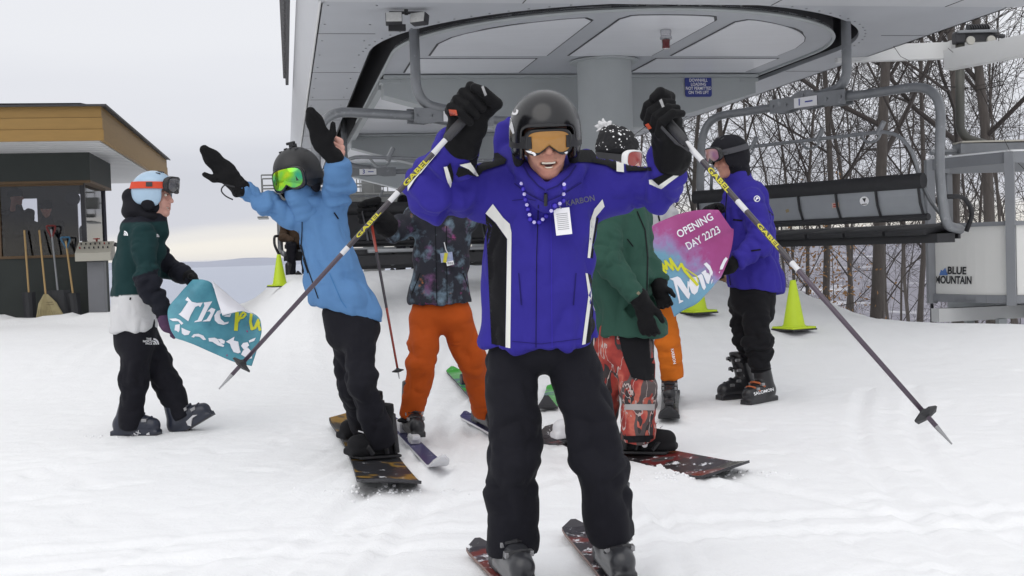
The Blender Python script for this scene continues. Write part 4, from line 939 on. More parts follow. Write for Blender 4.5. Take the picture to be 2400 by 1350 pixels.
M_BOOT = mat('black_boot_plastic', (.014, .014, .017), .35, var=.2, vscale=12, dirt=((.75, .76, .78), .69, 26.)); M_BOOTN = mat('navy_boot_plastic', (.020, .024, .040), .35, var=.15, vscale=12, dirt=((.7, .71, .74), .72, 26.))
M_BUCK = mat('buckle_metal', (.30, .30, .31), .35, metal=.7)
def arm(S, pts, rs, amp=.010, k=.035, leg=False):
    for i in range(len(pts) - 1):
        j = pts[1] if len(pts) > 2 else pts[0]
        S.cone(pts[i], pts[i + 1], rs[i], rs[i + 1], k, (amp * 1.15, 8., 6.5, j) if leg else (amp * 1.15, 11, 4.5, j))
    return S
def stump(S, a, b, h=.10):                                  # trim a sleeve or leg flat at b
    d = (Vector(b) - Vector(a)).normalized(); R = frame(d, (.13, .99, .05)); S.box(Vector(b) + d * h, (.105, h, .105), np.array(R), .004, .008, '-'); return S
def head(par, o, R, skin=M_SKIN, mouth='smile', nm='head', neck=.2):
    S = Soft(); S.ell((0, -.012, .035), (.074, .094, .105), k=.02).ell((0, .022, -.05), (.058, .070, .078), k=.03).ell((0, .064, -.108), (.026, .022, .02), k=.03)
    S.cone((0, .088, .012), (0, .108, -.030), .008, .013, .012).ell((.013, .094, -.034), (.009, .010, .008), k=.008).ell((-.013, .094, -.034), (.009, .010, .008), k=.008)
    for s in (-1, 1): S.ell((s * .040, .060, -.030), (.024, .024, .024), k=.02).ell((s * .032, .082, .032), (.026, .010, .008), k=.012).ell((s * .031, .096, .010), (.016, .012, .010), k=.008, op='-').ell((s * .072, -.005, -.01), (.010, .024, .032), k=.008)
    if mouth == 'closed': S.ell((0, .086, -.068), (.024, .009, .006), k=.008).ell((0, .096, -.068), (.022, .012, .0018), k=.004, op='-')
    else:
        hh = .0115 if mouth == 'open' else .008
        S.ell((0, .082, -.073), (.036, .012, hh + .007), k=.012).ell((0, .094, -.076), (.022, .026, hh), k=.005, op='-')
        for s in (-1, 1): S.ell((s * .024, .080, -.069), (.012, .030, hh * .55), k=.005, op='-').ell((s * .038, .066, -.055), (.014, .016, .020), k=.015)
    S.cone((0, -.02, -.06), (0, -.045, -neck), .056, .062, .03)
    T = T4(R, o); h = soft(nm, S, skin, par, .0045, 0, T=T)
    if mouth != 'closed':
        q = MB(); hh = .0115 if mouth == 'open' else .008
        for zz, up, tw_ in ((-.075 + hh * .85, 1, .0065 if mouth == 'open' else .006), (-.077 - hh * .75, -1, .004)):
            vs = []
            for i in range(9):
                x = -.023 + .00575 * i; y = .083 - 8 * x * x
                for dz in (0, -tw_ * up): vs.append(T @ Vector((x, y - abs(dz) * .2, zz + dz + 2.0 * x * x * (1 if mouth != 'closed' else 0))))
            q.add(vs, [(2 * i, 2 * i + 2, 2 * i + 3, 2 * i + 1) for i in range(8)])
        q.build('teeth', M_TEETH, h, smooth=True)
        S = Soft(); S.ell((0, .066, -.074), (.030, .010, hh)); soft('mouth', S, M_MOUTH, h, .006, 0, T=T)
    for s in (-1, 1):
        S = Soft(); S.ell((s * .031, .082, .010), (.012, .011, .010)); e = soft('eye', S, M_TEETH, h, .004, 0, T=T)
        q = MB(); q.lathe(T @ Vector((s * .031, .0925, .010)), [(.0055, 0), (.004, .002)], 10, R @ Matrix.Rotation(-math.pi / 2, 3, 'X')); q.build('iris', M_MOUTH, e)
    return h
def helmet(par, o, R, m, r=(.117, .140, .126), zc=.045, low=-.055, brim=.0, seam=True):
    S = Soft(); S.ell((0, -.012, zc), r, k=.01); S.ell((0, -.012, zc - .05), (r[0], r[1], r[2] * .9), k=.02)
    S.box((0, .135, -.050), (.084, .10, .100), rad=.02, k=.012, op='-').cut((0, 0, low), (0, -.12, -1)).ell((0, -.012, zc - .03), (r[0] - .016, r[1] - .016, r[2] - .016), k=.004, op='-')
    S.box((0, .05, -.10), (.066, .2, .09), rad=.03, k=.01, op='-')
    h = soft('helmet', S, m, par, .0055, 0, T=T4(R, o))
    for s in (-1, 1):
        S = Soft(); S.ell((s * .094, -.01, -.035), (.022, .048, .055), k=.01); soft('ear_pad', S, F_HOOD, h, .006, 0, T=T4(R, o))
    for k in range(4 if seam else 0):
        x = (-.05 + .033 * k); q = MB(); T = T4(R, o); zz = zc + r[2] * math.sqrt(max(0, 1 - (x / r[0]) ** 2 - (.055 / r[1]) ** 2))
        q.tube([T @ Vector((x, .03, zz + .004)), T @ Vector((x, .058, zz - .002))], .005, 5); q.build('vent', m_drk, h)
    return h
def goggles(par, o, R, lens, fr, strap, w=.086, h=.046, y0=.116, z0=.012, r=(.117, .140, .126), zc=.045, tilt=0., sw=.02, strap_on=True, fk=1.0):
    T = T4(R, o) @ Matrix.Translation((0, y0, z0)) @ Matrix.Rotation(tilt, 4, 'X')
    def pt(th, k, dy):
        c, s = math.cos(th), math.sin(th); x = w * math.copysign(abs(c) ** .55, c); z = h * math.copysign(abs(s) ** .6, s)
        if s < 0: z += .026 * math.exp(-(x / .022) ** 2)
        x *= k if k < 1 else 1 + (k - 1) * h / w * .9; z *= k; return T @ Vector((x, dy - 3.0 * x * x - .8 * z * z, z))
    n = 56; g = thing_part('goggles', par); q = MB(); prof = [(1 + .10 * fk, -.034), (1 + .24 * fk, -.020), (1 + .22 * fk, -.002), (1.06, .004), (.97, -.003)]; vs = []
    for k, dy in prof: vs += [pt(2 * math.pi * i / n, k, dy) for i in range(n)]
    q.add(vs, [(a * n + i, a * n + (i + 1) % n, (a + 1) * n + (i + 1) % n, (a + 1) * n + i) for a in range(4) for i in range(n)]); f = q.build('goggles', fr, par, smooth=True)
    q = MB(); ks = [1.0, .8, .6, .4, .2, .02]; vs = []
    for k in ks: vs += [pt(2 * math.pi * i / n, k, .002 + .004 * (1 - k * k)) for i in range(n)]
    q.add(vs, [(a * n + i, a * n + (i + 1) % n, (a + 1) * n + (i + 1) % n, (a + 1) * n + i) for a in range(5) for i in range(n)] + [tuple(5 * n + i for i in range(n))]); ln = q.build('lens', lens, f, smooth=True)
    st_ = None
    if strap_on:
        T2 = T4(R, o); vs = []; N_ = 48
        for i in range(N_ + 1):
            ph = math.radians(28 + (304) * i / N_)
            for dz, e in ((-sw, .004), (-sw, .007), (sw, .007), (sw, .004)):
                z = z0 + dz + .012 * (1 - math.cos(ph)) * .4; kk = math.sqrt(max(.05, 1 - ((z - zc) / r[2]) ** 2)) if z > zc - .05 else 1
                vs.append(T2 @ Vector(((r[0] * kk + e) * math.sin(ph), -.012 + (r[1] * kk + e) * math.cos(ph), z)))
        q = MB(); q.add(vs, [(i * 4 + a, i * 4 + (a + 1) % 4, i * 4 + 4 + (a + 1) % 4, i * 4 + 4 + a) for i in range(N_) for a in range(4)]); st_ = q.build('strap', strap, f, smooth='auto')
    return f, ln, st_
def thing_part(n, p): return None
def ski_boot(par, pos, fwd, m=M_BOOT, accent=None, pitch=0., s=1., full=False):
    R = frame(fwd) @ Matrix.Rotation(pitch, 3, 'X'); T = T4(R, pos); T = T @ Matrix.Scale(s, 4)
    S = Soft(); S.cone((0, -.085, .065), (0, .13, .055), .052, .043, .02).cone((0, -.06, .09), (0, .01, .31), .060, .060, .03).box((0, .015, .017), (.044, .158, .017), rad=.006, k=.008).cone((0, .02, .10), (0, .13, .07), .048, .04, .02)
    S.box((0, .01, .345), (.1, .1, .03), rad=.005, k=.006, op='-')
    b = soft('ski_boot', S, m, par, .008, 0, T=T)
    for y, z, w in ((.115, .103, .075), (.065, .128, .082), (.062, .20, .09), (.075, .27, .10))[:4 if full else 2]:
        q = MB(); q.tube([T @ Vector((-w * .62, y - .045, z - .02)), T @ Vector((-w * .4, y - .005, z + .006)), T @ Vector((0, y + .008, z + .012)), T @ Vector((w * .4, y - .005, z + .006)), T @ Vector((w * .62, y - .045, z - .02))], .008, 6); q.build('buckle_strap', M_BOOT if accent is None else accent, b)
        for sd in (-1, 1): q = MB(); q.box(T @ Vector((sd * w * .55, y - .025, z - .004)), (.02, .034, .02), R, .003); q.build('buckle', M_BUCK, b)
    q = MB(); q.box(T @ Vector((0, .015, .008)), (.084 * s, .312 * s, .014 * s), R, .003); q.build('sole', m_drk, b)
    return b, T
def fist(par, c, ax, n, wrist, m=F_GLV, s=1., cuff=.075, cm=None, hand='glove'):
    ax = Vector(ax).normalized(); n = Vector(n); n = (n - ax * n.dot(ax)).normalized(); f = ax.cross(n); c = Vector(c); s *= 1.25
    def p(a, b, d): return c + (ax * a + n * b + f * d) * s
    S = Soft(); S.ell(p(0, .034, .0), np.array((.047, .026, .043)) * s, np.array(Matrix((ax, n, f)).transposed()), k=.015)
    for i in range(4):
        a = -.039 + .026 * i; L = (.92, 1.0, 1.02, .9)[i]; r = .0128 * s
        S.cone(p(a, .035, .030), p(a, .012, .046 * L), r * 1.15, r * 1.1, .003).cone(p(a, .012, .046 * L), p(a * .97, -.026, .034 * L), r * 1.1, r, .003).cone(p(a * .97, -.026, .034 * L), p(a * .95, -.036, -.004), r, r * .95, .003).cone(p(a * .95, -.036, -.004), p(a * .94, -.018, -.032), r * .95, r * .85, .003)
    S.cone(p(.035, .034, -.028), p(.05, .0, -.046), .018 * s, .016 * s, .012).cone(p(.05, .0, -.046), p(.042, -.046, -.014), .016 * s, .0145 * s, .003).cone(p(.042, -.046, -.014), p(.036, -.046, .012), .0145 * s, .012 * s, .003)
    w = Vector(wrist); S.cone(c + n * .04 * s, c + n * .04 * s + (w - c - n * .04 * s) * .55, .040 * s, .046 * s, .03, (.004, 20, 10)).cone(c + n * .04 * s + (w - c - n * .04 * s) * .55, w, .048 * s, cuff, .03, (.006, 14, 6))
    return soft(hand, S, m, par, .005, 1)
def open_hand(par, c, d, palm, thumb, wrist, m, s=1., mitten=False, curl=.3, cuff=.055, spread=.10, nm='glove', vox=.007):
    d = Vector(d).normalized(); palm = Vector(palm); palm = (palm - d * palm.dot(d)).normalized(); t = Vector(thumb); t = (t - d * t.dot(d) - palm * t.dot(palm)).normalized(); c = Vector(c)
    def p(a, b, e): return c + (d * a + palm * b + t * e) * s
    S = Soft(); B = np.array(Matrix((d, palm, t)).transposed())
    S.ell(p(.0, 0, 0), np.array((.058, .024, .046)) * s, B, k=.015)
    if mitten: S.cone(p(.02, 0, .0), p(.085, curl * .04, -.004), .044 * s, .036 * s, .02, flat=(palm, .62)).cone(p(.085, curl * .04, -.004), p(.135, curl * .10, -.008), .036 * s, .024 * s, .02, flat=(palm, .66))
    else:
        for i in range(4):
            e = .034 - .0225 * i; L = (.9, 1.0, .95, .78)[i] * .078; sp = (1.5 - i) * spread; r = .0135 * s
            a0 = p(.045, 0, e); k1 = p(.045 + L * .45, curl * .018, e + sp * L * .5); k2 = p(.045 + L * .45 + L * .33 * math.cos(curl), curl * .018 + L * .33 * math.sin(curl * 1.2), e + sp * L * .8); k3 = p(.045 + L * .45 + L * .33 * math.cos(curl) + L * .3 * math.cos(curl * 2), curl * .018 + L * .33 * math.sin(curl * 1.2) + L * .3 * math.sin(min(curl * 2.2, 2.6)), e + sp * L)
            S.cone(a0, k1, r * 1.15, r, .007).cone(k1, k2, r, r * .95, .005).cone(k2, k3, r * .95, r * .85, .005)
    S.cone(p(-.02, .008, .030), p(.012, .016, .062), .020 * s, .017 * s, .014).cone(p(.012, .016, .062), p(.056, .020, .076), .017 * s, .013 * s, .008)
    w = Vector(wrist); S.cone(p(-.03, 0, 0), w, .040 * s, cuff, .03, (.004, 16, 8))
    return soft(nm, S, m, par, vox, 1)
def tnf(tree, m, par, cx, cy, s, ang=0., lim=8, text=True, mirror=False):
    ca, sa = math.cos(ang), math.sin(ang); tr_ = lambda x, y: (cx + (x * ca - y * sa) * s, cy + (x * sa + y * ca) * s); polys = []
    for r0, r1 in ((.0, .28), (.38, .62), (.72, 1.0)):
        pts = [(r1 * math.cos(a) * .9, -r1 * math.sin(a)) for a in [math.pi / 2 * i / 6 for i in range(7)]] + ([(r0 * math.cos(a) * .9, -r0 * math.sin(a)) for a in [math.pi / 2 * (6 - i) / 6 for i in range(7)]] if r0 else [(0, 0)])
        polys.append([tr_(x + .15, y + .5) for x, y in pts])
    decal('chest_emblem', polys, tree, m, par, lim=lim)
    if text:
        for i, tx in enumerate(('THE', 'NORTH', 'FACE')):
            c = tr_(-.55 if i != 1 else -.7, -.36 + .36 * i); decal_text('chest_lettering', tx, c, .44 * s, tree, m, par, ang=ang, bold=.02, lim=lim)
def zipline(name, pts, tree, par, w=3, m=None, off=.003):
    polys = []
    for (x0, y0), (x1, y1) in zip(pts[:-1], pts[1:]):
        dx, dy = x1 - x0, y1 - y0; L = math.hypot(dx, dy); nx_, ny_ = -dy / L * w / 2, dx / L * w / 2
        polys.append([(x0 + nx_, y0 + ny_), (x1 + nx_, y1 + ny_), (x1 - nx_, y1 - ny_), (x0 - nx_, y0 - ny_)])
    return decal(name, polys, tree, m or F_BLK, par, lim=10, off=off)
def ski_mat(name, base, c2, c3, snow=.60):
    m = bpy.data.materials.new(name); m.use_nodes = True; t = m.node_tree; b = t.nodes['Principled BSDF']; g = N('ShaderNodeTexCoord', t)
    n = N('ShaderNodeTexNoise', t); n.inputs['Scale'].default_value = 5; n.inputs['Detail'].default_value = 3; t.links.new(g.outputs['Object'], n.inputs[0])
    r = N('ShaderNodeValToRGB', t); ramp(r, [(.0, base), (.52, base), (.56, c2), (.62, c2), (.66, c3), (.72, base)]); t.links.new(n.outputs[0], r.inputs[0])
    n2 = N('ShaderNodeTexNoise', t); n2.inputs['Scale'].default_value = 14; n2.inputs['Detail'].default_value = 9; n2.inputs['Roughness'].default_value = .75; t.links.new(g.outputs['Object'], n2.inputs[0])
    k = N('ShaderNodeMapRange', t); k.inputs[1].default_value = snow; k.inputs[2].default_value = snow + .03; t.links.new(n2.outputs[0], k.inputs[0])
    x = N('ShaderNodeMix', t, data_type='RGBA'); x.inputs[7].default_value = (.84, .85, .88, 1); t.links.new(k.outputs[0], x.inputs[0]); t.links.new(r.outputs[0], x.inputs[6]); t.links.new(x.outputs[2], b.inputs['Base Color'])
    b.inputs['Roughness'].default_value = .3; return m
def ski(label, tail, mid, L0, L1, m, w=.088, name='ski', group='skis on the snow', roll=0., cat='ski', tipup=.09, binding=True, tailup=.03, side=None, bmat=None, ground=True, lift=.010):
    """tail->mid gives direction; L0 behind mid, L1 ahead of mid"""
    mid = Vector(mid); d = (mid - Vector(tail))
    if ground:
        d.z = 0; d.normalize(); a_, b_ = mid - d * L0 * .8, mid + d * L1 * .8; a_.z = gz1(a_.x, a_.y); b_.z = gz1(b_.x, b_.y); mid.z = max(gz1(mid.x, mid.y), a_.z + (b_.z - a_.z) * L0 / (L0 + L1)) + lift; d = b_ - a_
    d.normalize(); x = d.cross(UP).normalized(); x = Matrix.Rotation(roll, 3, d) @ x; z = x.cross(d)
    g = thing(name, mid, label, cat, group); n = 34; vs = []; th = .014
    for i in range(n + 1):
        s = -L0 + (L0 + L1) * i / n; u = s / L1 if s > 0 else s / L0
        hw = w / 2 * (1 + .22 * u * u)
        e = (L1 - s) if s > 0 else (L0 + s); R_ = .10 if s > 0 else .06
        if e < R_: hw *= math.sqrt(max(.03, 1 - (1 - e / R_) ** 2))
        up = (tipup * max(0, (u - .78) / .22) ** 2) if s > 0 else (tailup * max(0, (-u - .85) / .15) ** 2)
        c = mid + d * s + z * (up + .006)
        vs += [c - x * hw, c + x * hw, c + x * hw + z * th, c - x * hw + z * th]
    fs = []; mi = []
    for i in range(n):
        a = i * 4
        for k in range(4): fs.append((a + k, a + (k + 1) % 4, a + 4 + (k + 1) % 4, a + 4 + k)); mi.append(0 if k == 2 else 1)
    fs += [(0, 1, 2, 3), (n * 4, n * 4 + 3, n * 4 + 2, n * 4 + 1)]; mi += [1, 1]
    link('deck' if 'board' in name else 'ski_plate', mesh('plate', vs, fs, [m, side or m_drk], False, mi), g)
    if binding:
        Rb = Matrix((x, d, z)).transposed(); bmat = bmat or m_drk
        for s, l, h, nm in ((.185, .10, .05, 'toe_binding'), (-.19, .13, .065, 'heel_binding')):
            q = MB(); q.box(mid + d * s + z * (.02 + h / 2), (.062, l, h), Rb, .012); q.box(mid + d * (s + (.05 if s > 0 else -.06)) + z * (.02 + h * .8), (.05, .05, .03), Rb, .01); q.build(nm, bmat, g, smooth='auto')
    return g, d, x, z
def pole(label, a, b, body, bands, r=.0085, name='ski_pole', basket=.09, grip=True, gcol=None):
    """a: grip top, b: tip; bands: [(t0,t1,mat)] along the shaft"""
    a, b = Vector(a), Vector(b); d = (b - a).normalized(); g = thing(name, b, label, 'ski pole', 'ski poles'); L = (b - a).length
    q = MB(); q.tube([a + d * .1, b - d * .06], [r, r * .72], 10); sh = q.build('shaft', body, g, smooth=True)
    q = MB(); q.tube([b - d * .06, b], [r * .7, .002], 8); q.build('tip', M_BUCK, g)
    for t0, t1, m in bands: q = MB(); rr = lambda t: r * (1 - .28 * t) + .0006; q.tube([a + d * L * t0, a + d * L * t1], [rr(t0), rr(t1)], 10, caps=False); q.build('shaft_band', m, sh, smooth=True)
    if grip:
        q = MB(); q.tube([a - d * .02, a, a + d * .04, a + d * .08, a + d * .12, a + d * .13], [.012, .018, .016, .017, .015, .010], 10); q.build('grip', gcol or m_drk, g, smooth=True)
        q = MB(); x = d.cross(UP).normalized(); q.tube([a + x * .01, a + x * .05 + d * .05, a + x * .045 + d * .13, a + x * .02 + d * .17, a + d * .1], .006, 5, flat=(.4, x)); q.build('strap', m_drk, g)
    c = b - d * basket; x = d.orthogonal().normalized(); y = d.cross(x); q = MB()
    q.lathe(c, [(.008, -.012), (.014, -.006), (.034, .0), (.036, .005), (.012, .012)], 7, Matrix((x, y, d)).transposed()); q.build('basket', m_black, g)
    return g, d, L
# ------------------------------------------------------------------ front skier
YM = 4.2
def p(x, y, dy=0.): return P(x, y, YM + dy)
man = thing('person', V(p(1320, 1390).x, YM, 0), 'person in violet-blue and black ski jacket, arms raised with two poles, grinning at front', 'person')
S = Soft(); S.loft([p(1278, 452), p(1274, 490), p(1270, 600), p(1266, 720), p(1268, 822)], [.11, .185, .195, .198, .212], [.10, .135, .148, .142, .15], (1, 0, 0), .05, (.013, 4., 8))
S.cone(p(1232, 408, .03), p(1138, 440, .0), .060, .080, .03).cone(p(1325, 404, .03), p(1425, 432, .0), .062, .078, .03)
S.cone(p(1272, 462), p(1150, 452), .088, .090, .05).cone(p(1280, 462), p(1402, 446), .088, .088, .05)
arm(S, [p(1150, 455), p(1022, 448, -.08), p(1080, 332, -.2)], [.090, .090, .070], .016); arm(S, [p(1402, 448), p(1556, 436, -.08), p(1578, 362, -.22)], [.086, .082, .066], .016)
for a in range(10):
    t0, t1 = math.pi * 2 * a / 10, math.pi * 2 * (a + 1) / 10; c = p(1283, 428, -.02)
    S.cone(c + V(.088 * math.cos(t0), .075 * math.sin(t0), .02 - .02 * math.sin(t0) * -1), c + V(.088 * math.cos(t1), .075 * math.sin(t1), .02 + .02 * math.sin(t1)), .028, .028, .02)
S.cone(p(1212, 425, .02), p(1182, 330, .06), .045, .026, .03).cone(p(1182, 330, .06), p(1196, 285, .10), .026, .02, .02).cone(p(1365, 425, .02), p(1378, 372, .06), .045, .026, .03).ell(p(1280, 410, .14), (.13, .06, .08), k=.04)
S.cone(p(1226, 400, -.12), p(1266, 442, -.215), .030, .028, .012).cone(p(1350, 400, -.12), p(1296, 442, -.215), .030, .028, .012).cone(p(1226, 400, -.12), p(1198, 365, .02), .032, .04, .012).cone(p(1350, 400, -.12), p(1374, 372, .02), .030, .036, .012).cone(p(1240, 436, -.10), p(1276, 468, -.17), .04, .04, .03).cone(p(1335, 434, -.10), p(1290, 468, -.17), .04, .04, .03).cone(p(1176, 395, .05), p(1176, 300, .07), .030, .022, .03)
S.cut(p(1268, 800), (.02, .12, -1))
stump(S, p(1022, 448, -.08), p(1078, 336, -.2)); stump(S, p(1556, 440, -.08), p(1578, 366, -.22))
jk = soft('jacket', S, F_VIO, man, .0075, 1., 3); tb = bvh(jk)
Z6 = lambda pts: [(940 + x / 3.333, 160 + y / 3.333) for x, y in pts]
decal('sleeve_stripe', Z6([(292, 622), (310, 640), (110, 872), (56, 960), (56, 905), (95, 850), (240, 672)]), tb, M_STR, jk, lim=5, off=.008)
decal('sleeve_stripe', Z6([(332, 772), (360, 765), (394, 890), (382, 935), (350, 850)]), tb, M_STR, jk, lim=5, off=.008); decal('sleeve_panel', Z6([(360, 765), (385, 735), (412, 830), (400, 890), (394, 888)]), tb, F_BLK, jk, lim=5, off=.007)
decal('shoulder_yoke', Z6([(540, 735), (520, 702), (640, 672), (760, 660), (830, 712), (810, 748), (640, 805), (605, 845)]), tb, F_BLK, jk, lim=5, off=.007); decal('shoulder_stripe', Z6([(456, 750), (540, 735), (605, 845), (588, 848), (525, 790), (470, 765)]), tb, M_STR, jk, lim=5, off=.008)
decal('sleeve_panel', Z6([(430, 828), (450, 768), (525, 792), (585, 848), (520, 830), (450, 850)]), tb, F_BLK, jk, lim=5, off=.007)
decal('shoulder_yoke', Z6([(1392, 640), (1500, 640), (1600, 662), (1680, 690), (1682, 806), (1605, 760), (1490, 738), (1380, 735)]), tb, F_BLK, jk, lim=5, off=.007); decal('shoulder_stripe', Z6([(1680, 690), (1735, 704), (1740, 815), (1682, 808)]), tb, M_STR, jk, lim=5, off=.008)
decal('sleeve_panel', Z6([(1752, 752), (1955, 775), (1962, 802), (1760, 806)]), tb, F_BLK, jk, lim=5, off=.007)
decal('sleeve_panel', Z6([(1965, 868), (2145, 785), (2160, 813), (2015, 912)]), tb, F_BLK, jk, lim=5, off=.007); decal('sleeve_stripe', Z6([(1940, 872), (1965, 868), (2015, 912), (2160, 813), (2165, 840), (2035, 940), (1942, 906)]), tb, M_STR, jk, lim=5, off=.008)
decal('side_stripe', [(1155, 478), (1180, 511), (1195, 525), (1199, 545), (1196, 816), (1185, 814), (1189, 560), (1162, 522), (1138, 500)], tb, M_STR, jk)
decal('side_panel', [(1138, 502), (1161, 523), (1188, 560), (1184, 813), (1152, 806), (1170, 700), (1180, 590), (1158, 535)], tb, F_BLK, jk)
decal('side_stripe', [(1412, 467), (1417, 484), (1397, 508), (1389, 560), (1383, 605), (1377, 604), (1381, 560), (1383, 518), (1393, 490)], tb, M_STR, jk)
decal('side_panel', [(1399, 508), (1403, 512), (1394, 560), (1389, 606), (1384, 604), (1390, 560)], tb, F_BLK, jk)
decal('side_stripe', [(1372, 640), (1377, 641), (1387, 692), (1372, 806), (1364, 808), (1379, 692)], tb, M_STR, jk); decal('side_panel', [(1378, 641), (1385, 645), (1394, 692), (1384, 802), (1373, 806), (1388, 692)], tb, F_BLK, jk)
decal_text('chest_lettering', 'KARBON', (1360, 471), 19, tb, mat('grey_print', (.11, .11, .16), .5), jk, ang=-.20, bold=.015, wide=.9, lim=10)
F_VIOD2 = fabric('violet_seam', (.016, .012, .12)); F_VIOD = fabric('violet_flap', (.045, .03, .40)); zipline('pocket_zip', [(1216, 640), (1222, 715)], tb, jk, 2.5, F_VIOD2); zipline('pocket_zip', [(1350, 640), (1344, 715)], tb, jk, 2.5, F_VIOD2); zipline('collar_edge', [(1226, 388), (1240, 412), (1262, 436), (1277, 446)], tb, jk, 3.5, F_VIOD2, .006); zipline('collar_edge', [(1350, 388), (1334, 412), (1306, 436), (1281, 446)], tb, jk, 3.5, F_VIOD2, .006); zipline('collar_seam', [(1206, 430), (1240, 455), (1277, 474), (1318, 456), (1362, 428)], tb, jk, 2.2, F_VIOD2, .005); zipline('yoke_seam', [(1200, 470), (1236, 466), (1256, 470)], tb, jk, 1.5, F_VIOD2); zipline('hem_seam', [(1200, 800), (1268, 806), (1362, 794)], tb, jk, 1.6, F_VIOD2); zipline('front_zip', [(1278, 452), (1277, 475)], tb, jk, 5); zipline('storm_flap', [(1262, 480), (1258, 600), (1256, 815)], tb, jk, 1.6, F_BLK); zipline('storm_flap', [(1290, 478), (1292, 600), (1294, 815)], tb, jk, 1.6, F_VIOD)
q = MB(); q.tube([p(1279, 455, -.235), p(1279, 482, -.215)], .006, 6); q.build('zip_pull', m_black, jk)
S = Soft(); S.loft([p(1268, 770), p(1270, 800)], [.19, .185], [.135, .12], (1, 0, 0), .03, (.004, 8, 5))
arm(S, [p(1199, 850), p(1205, 1078, -.07), p(1201, 1300)], [.096, .092, .094], .017, .012, True); arm(S, [p(1341, 850), p(1408, 1082, -.09), p(1438, 1272, -.03)], [.094, .090, .084], .017, .012, True)
stump(S, p(1205, 1078), p(1203, 1297)); stump(S, p(1408, 1082, -.06), p(1440, 1262, -.03))
tr = soft('trousers', S, F_NAVY, man, .008, .55, 8)
hp = p(1279, 331, -.14); RH = frame((.06, -1, -.14), (-.02, 0, 1)); head(man, hp, RH, M_SKIN, 'open')
he = helmet(man, hp, RH, M_GLOSS, r=(.121, .145, .128), seam=False); M_FRM = mat('frame_black', (.012, .012, .014), .35, var=.1); M_AMB = mat('amber_lens', (.36, .17, .030), .12, var=.25, vscale=14, coat=.5)
gf, gl, gs = goggles(man, hp, RH, M_AMB, M_FRM, m_black, w=.070, h=.036, y0=.120, z0=.002, fk=1.3)
tb = bvh(gf)
for cx, sg_ in ((1243, 1), (1330, -1)):
    o = [(cx + 14 * math.cos(a * .628), 359 + 5 * math.sin(a * .628) + sg_ * 4 * math.cos(a * .628)) for a in range(10)]; decal('frame_badge', o, tb, m_white, gf, lim=6, off=.003)
tb = bvh(he); decal_text('helmet_mark', 'c', (1203, 262), 34, tb, m_white, he, ang=-1.3, bold=.03, lim=8); decal('helmet_mark', [[(1192, 272), (1196, 268), (1204, 300), (1206, 312), (1202, 314), (1194, 296)]], tb, m_white, he, lim=8)
q = MB(); q.tube([p(1228, 365, -.2), p(1240, 400, -.2), p(1262, 424, -.18)], .006, 5, flat=(.4, (0, 1, 0))); q.tube([p(1345, 362, -.2), p(1336, 400, -.2), p(1310, 424, -.18)], .006, 5, flat=(.4, (0, 1, 0))); 
hl, hr = p(1104, 262, -.30), p(1560, 280, -.32)
tl, tr_ = P(513, 912, 3.72), P(2231, 1041, 3.05)
al = (tl - hl).normalized(); ar = (tr_ - hr).normalized()
gvL = fist(man, hl + V(.0, .01, .015), -al, V(.12, .95, -.25), p(1082, 338, -.2), s=1.0, cuff=.068); gvR = fist(man, hr + V(0, .01, .015), -ar, V(-.05, .95, -.25), p(1578, 372, -.22), s=.95, cuff=.066)
M_OR = mat('orange_rubber', (.45, .06, .02), .5); M_GL = mat('grey_label', (.30, .30, .31), .5)
for gv, pt, lb in ((gvL, [(1052, 256), (1070, 258), (1073, 270), (1055, 271)], [(1128, 204), (1133, 201), (1141, 222), (1136, 225)]), (gvR, [(1512, 292), (1520, 288), (1528, 300), (1520, 304)], [(1545, 236), (1551, 232), (1558, 250), (1552, 253)])):
    tb_ = bvh(gv); decal('glove_patch', pt, tb_, M_OR, gv, lim=5, off=.004); decal('glove_label', lb, tb_, M_GL, gv, lim=5, off=.004)
M_PB = mat('black_shaft', (.03, .022, .030), .3, coat=.4); M_PY = mat('yellow_print', (.55, .50, .03), .4); M_PW = mat('white_print', (.62, .62, .64), .35); M_PM = mat('plum_shaft', (.060, .040, .062), .35, coat=.3)
for (a, b, lab, nm) in ((hl, tl, 'black and yellow ski pole slanting down left from the front skier glove', 'l'), (hr, tr_, 'black and yellow ski pole slanting down right from the front skier glove', 'r')):
    d = (b - a).normalized(); a0 = a - d * .005
    g, d, L = pole(lab, a0, b, M_PM, [(.085, .16, M_PW), (.16, .30, M_PB), (.30, .335, M_PW), (.335, .50, M_PB), (.50, .525, M_PW)], r=.0092, basket=.105)
    q = MB(); x = d.cross(V(0, -1, 0)).normalized()
    # raised lettering facing the viewer
    nrm = (EYE - (a + b) / 2); nrm = (nrm - d * nrm.dot(d)).normalized(); up = nrm.cross(d) if nm == 'l' else nrm.cross(-d); rt = -d if nm == 'l' else d
    up = nrm.cross(rt); Rt = Matrix((rt, up, nrm)).transposed()
    text_mesh('shaft_lettering', 'GABEL', a0 + d * L * .23, .022, Rt, M_PY, g, bold=.03, wide=1.75, depth=.0102); text_mesh('shaft_lettering', 'GABEL', a0 + d * L * .42, .017, Rt, M_PY, g, bold=.03, wide=2.2, depth=.0098)
def on(px, Y, dz=0.): q_ = P(px, 1200, Y); return V(q_.x, Y, gz1(q_.x, Y) + dz)
bl, br_ = V(p(1203, 1380).x, 4.17, 0), V(p(1443, 1380, -.02).x, 4.20, 0)
SK_M = ski_mat('dark_red_topsheet', (.030, .026, .034), (.16, .025, .022), (.12, .11, .14), .57)
tA, tB = PG(1122, 1285, .03), PG(1346, 1240, .03); tA.z = tB.z = 0
gA, dA, xA, zA = ski('dark red ski under the front skier left of the pair', tA, bl + V(0, 0, 0), (bl - tA).length + .02, 1.0, SK_M, .098, side=mat('ski_edge', (.15, .07, .05), .4), roll=.0)
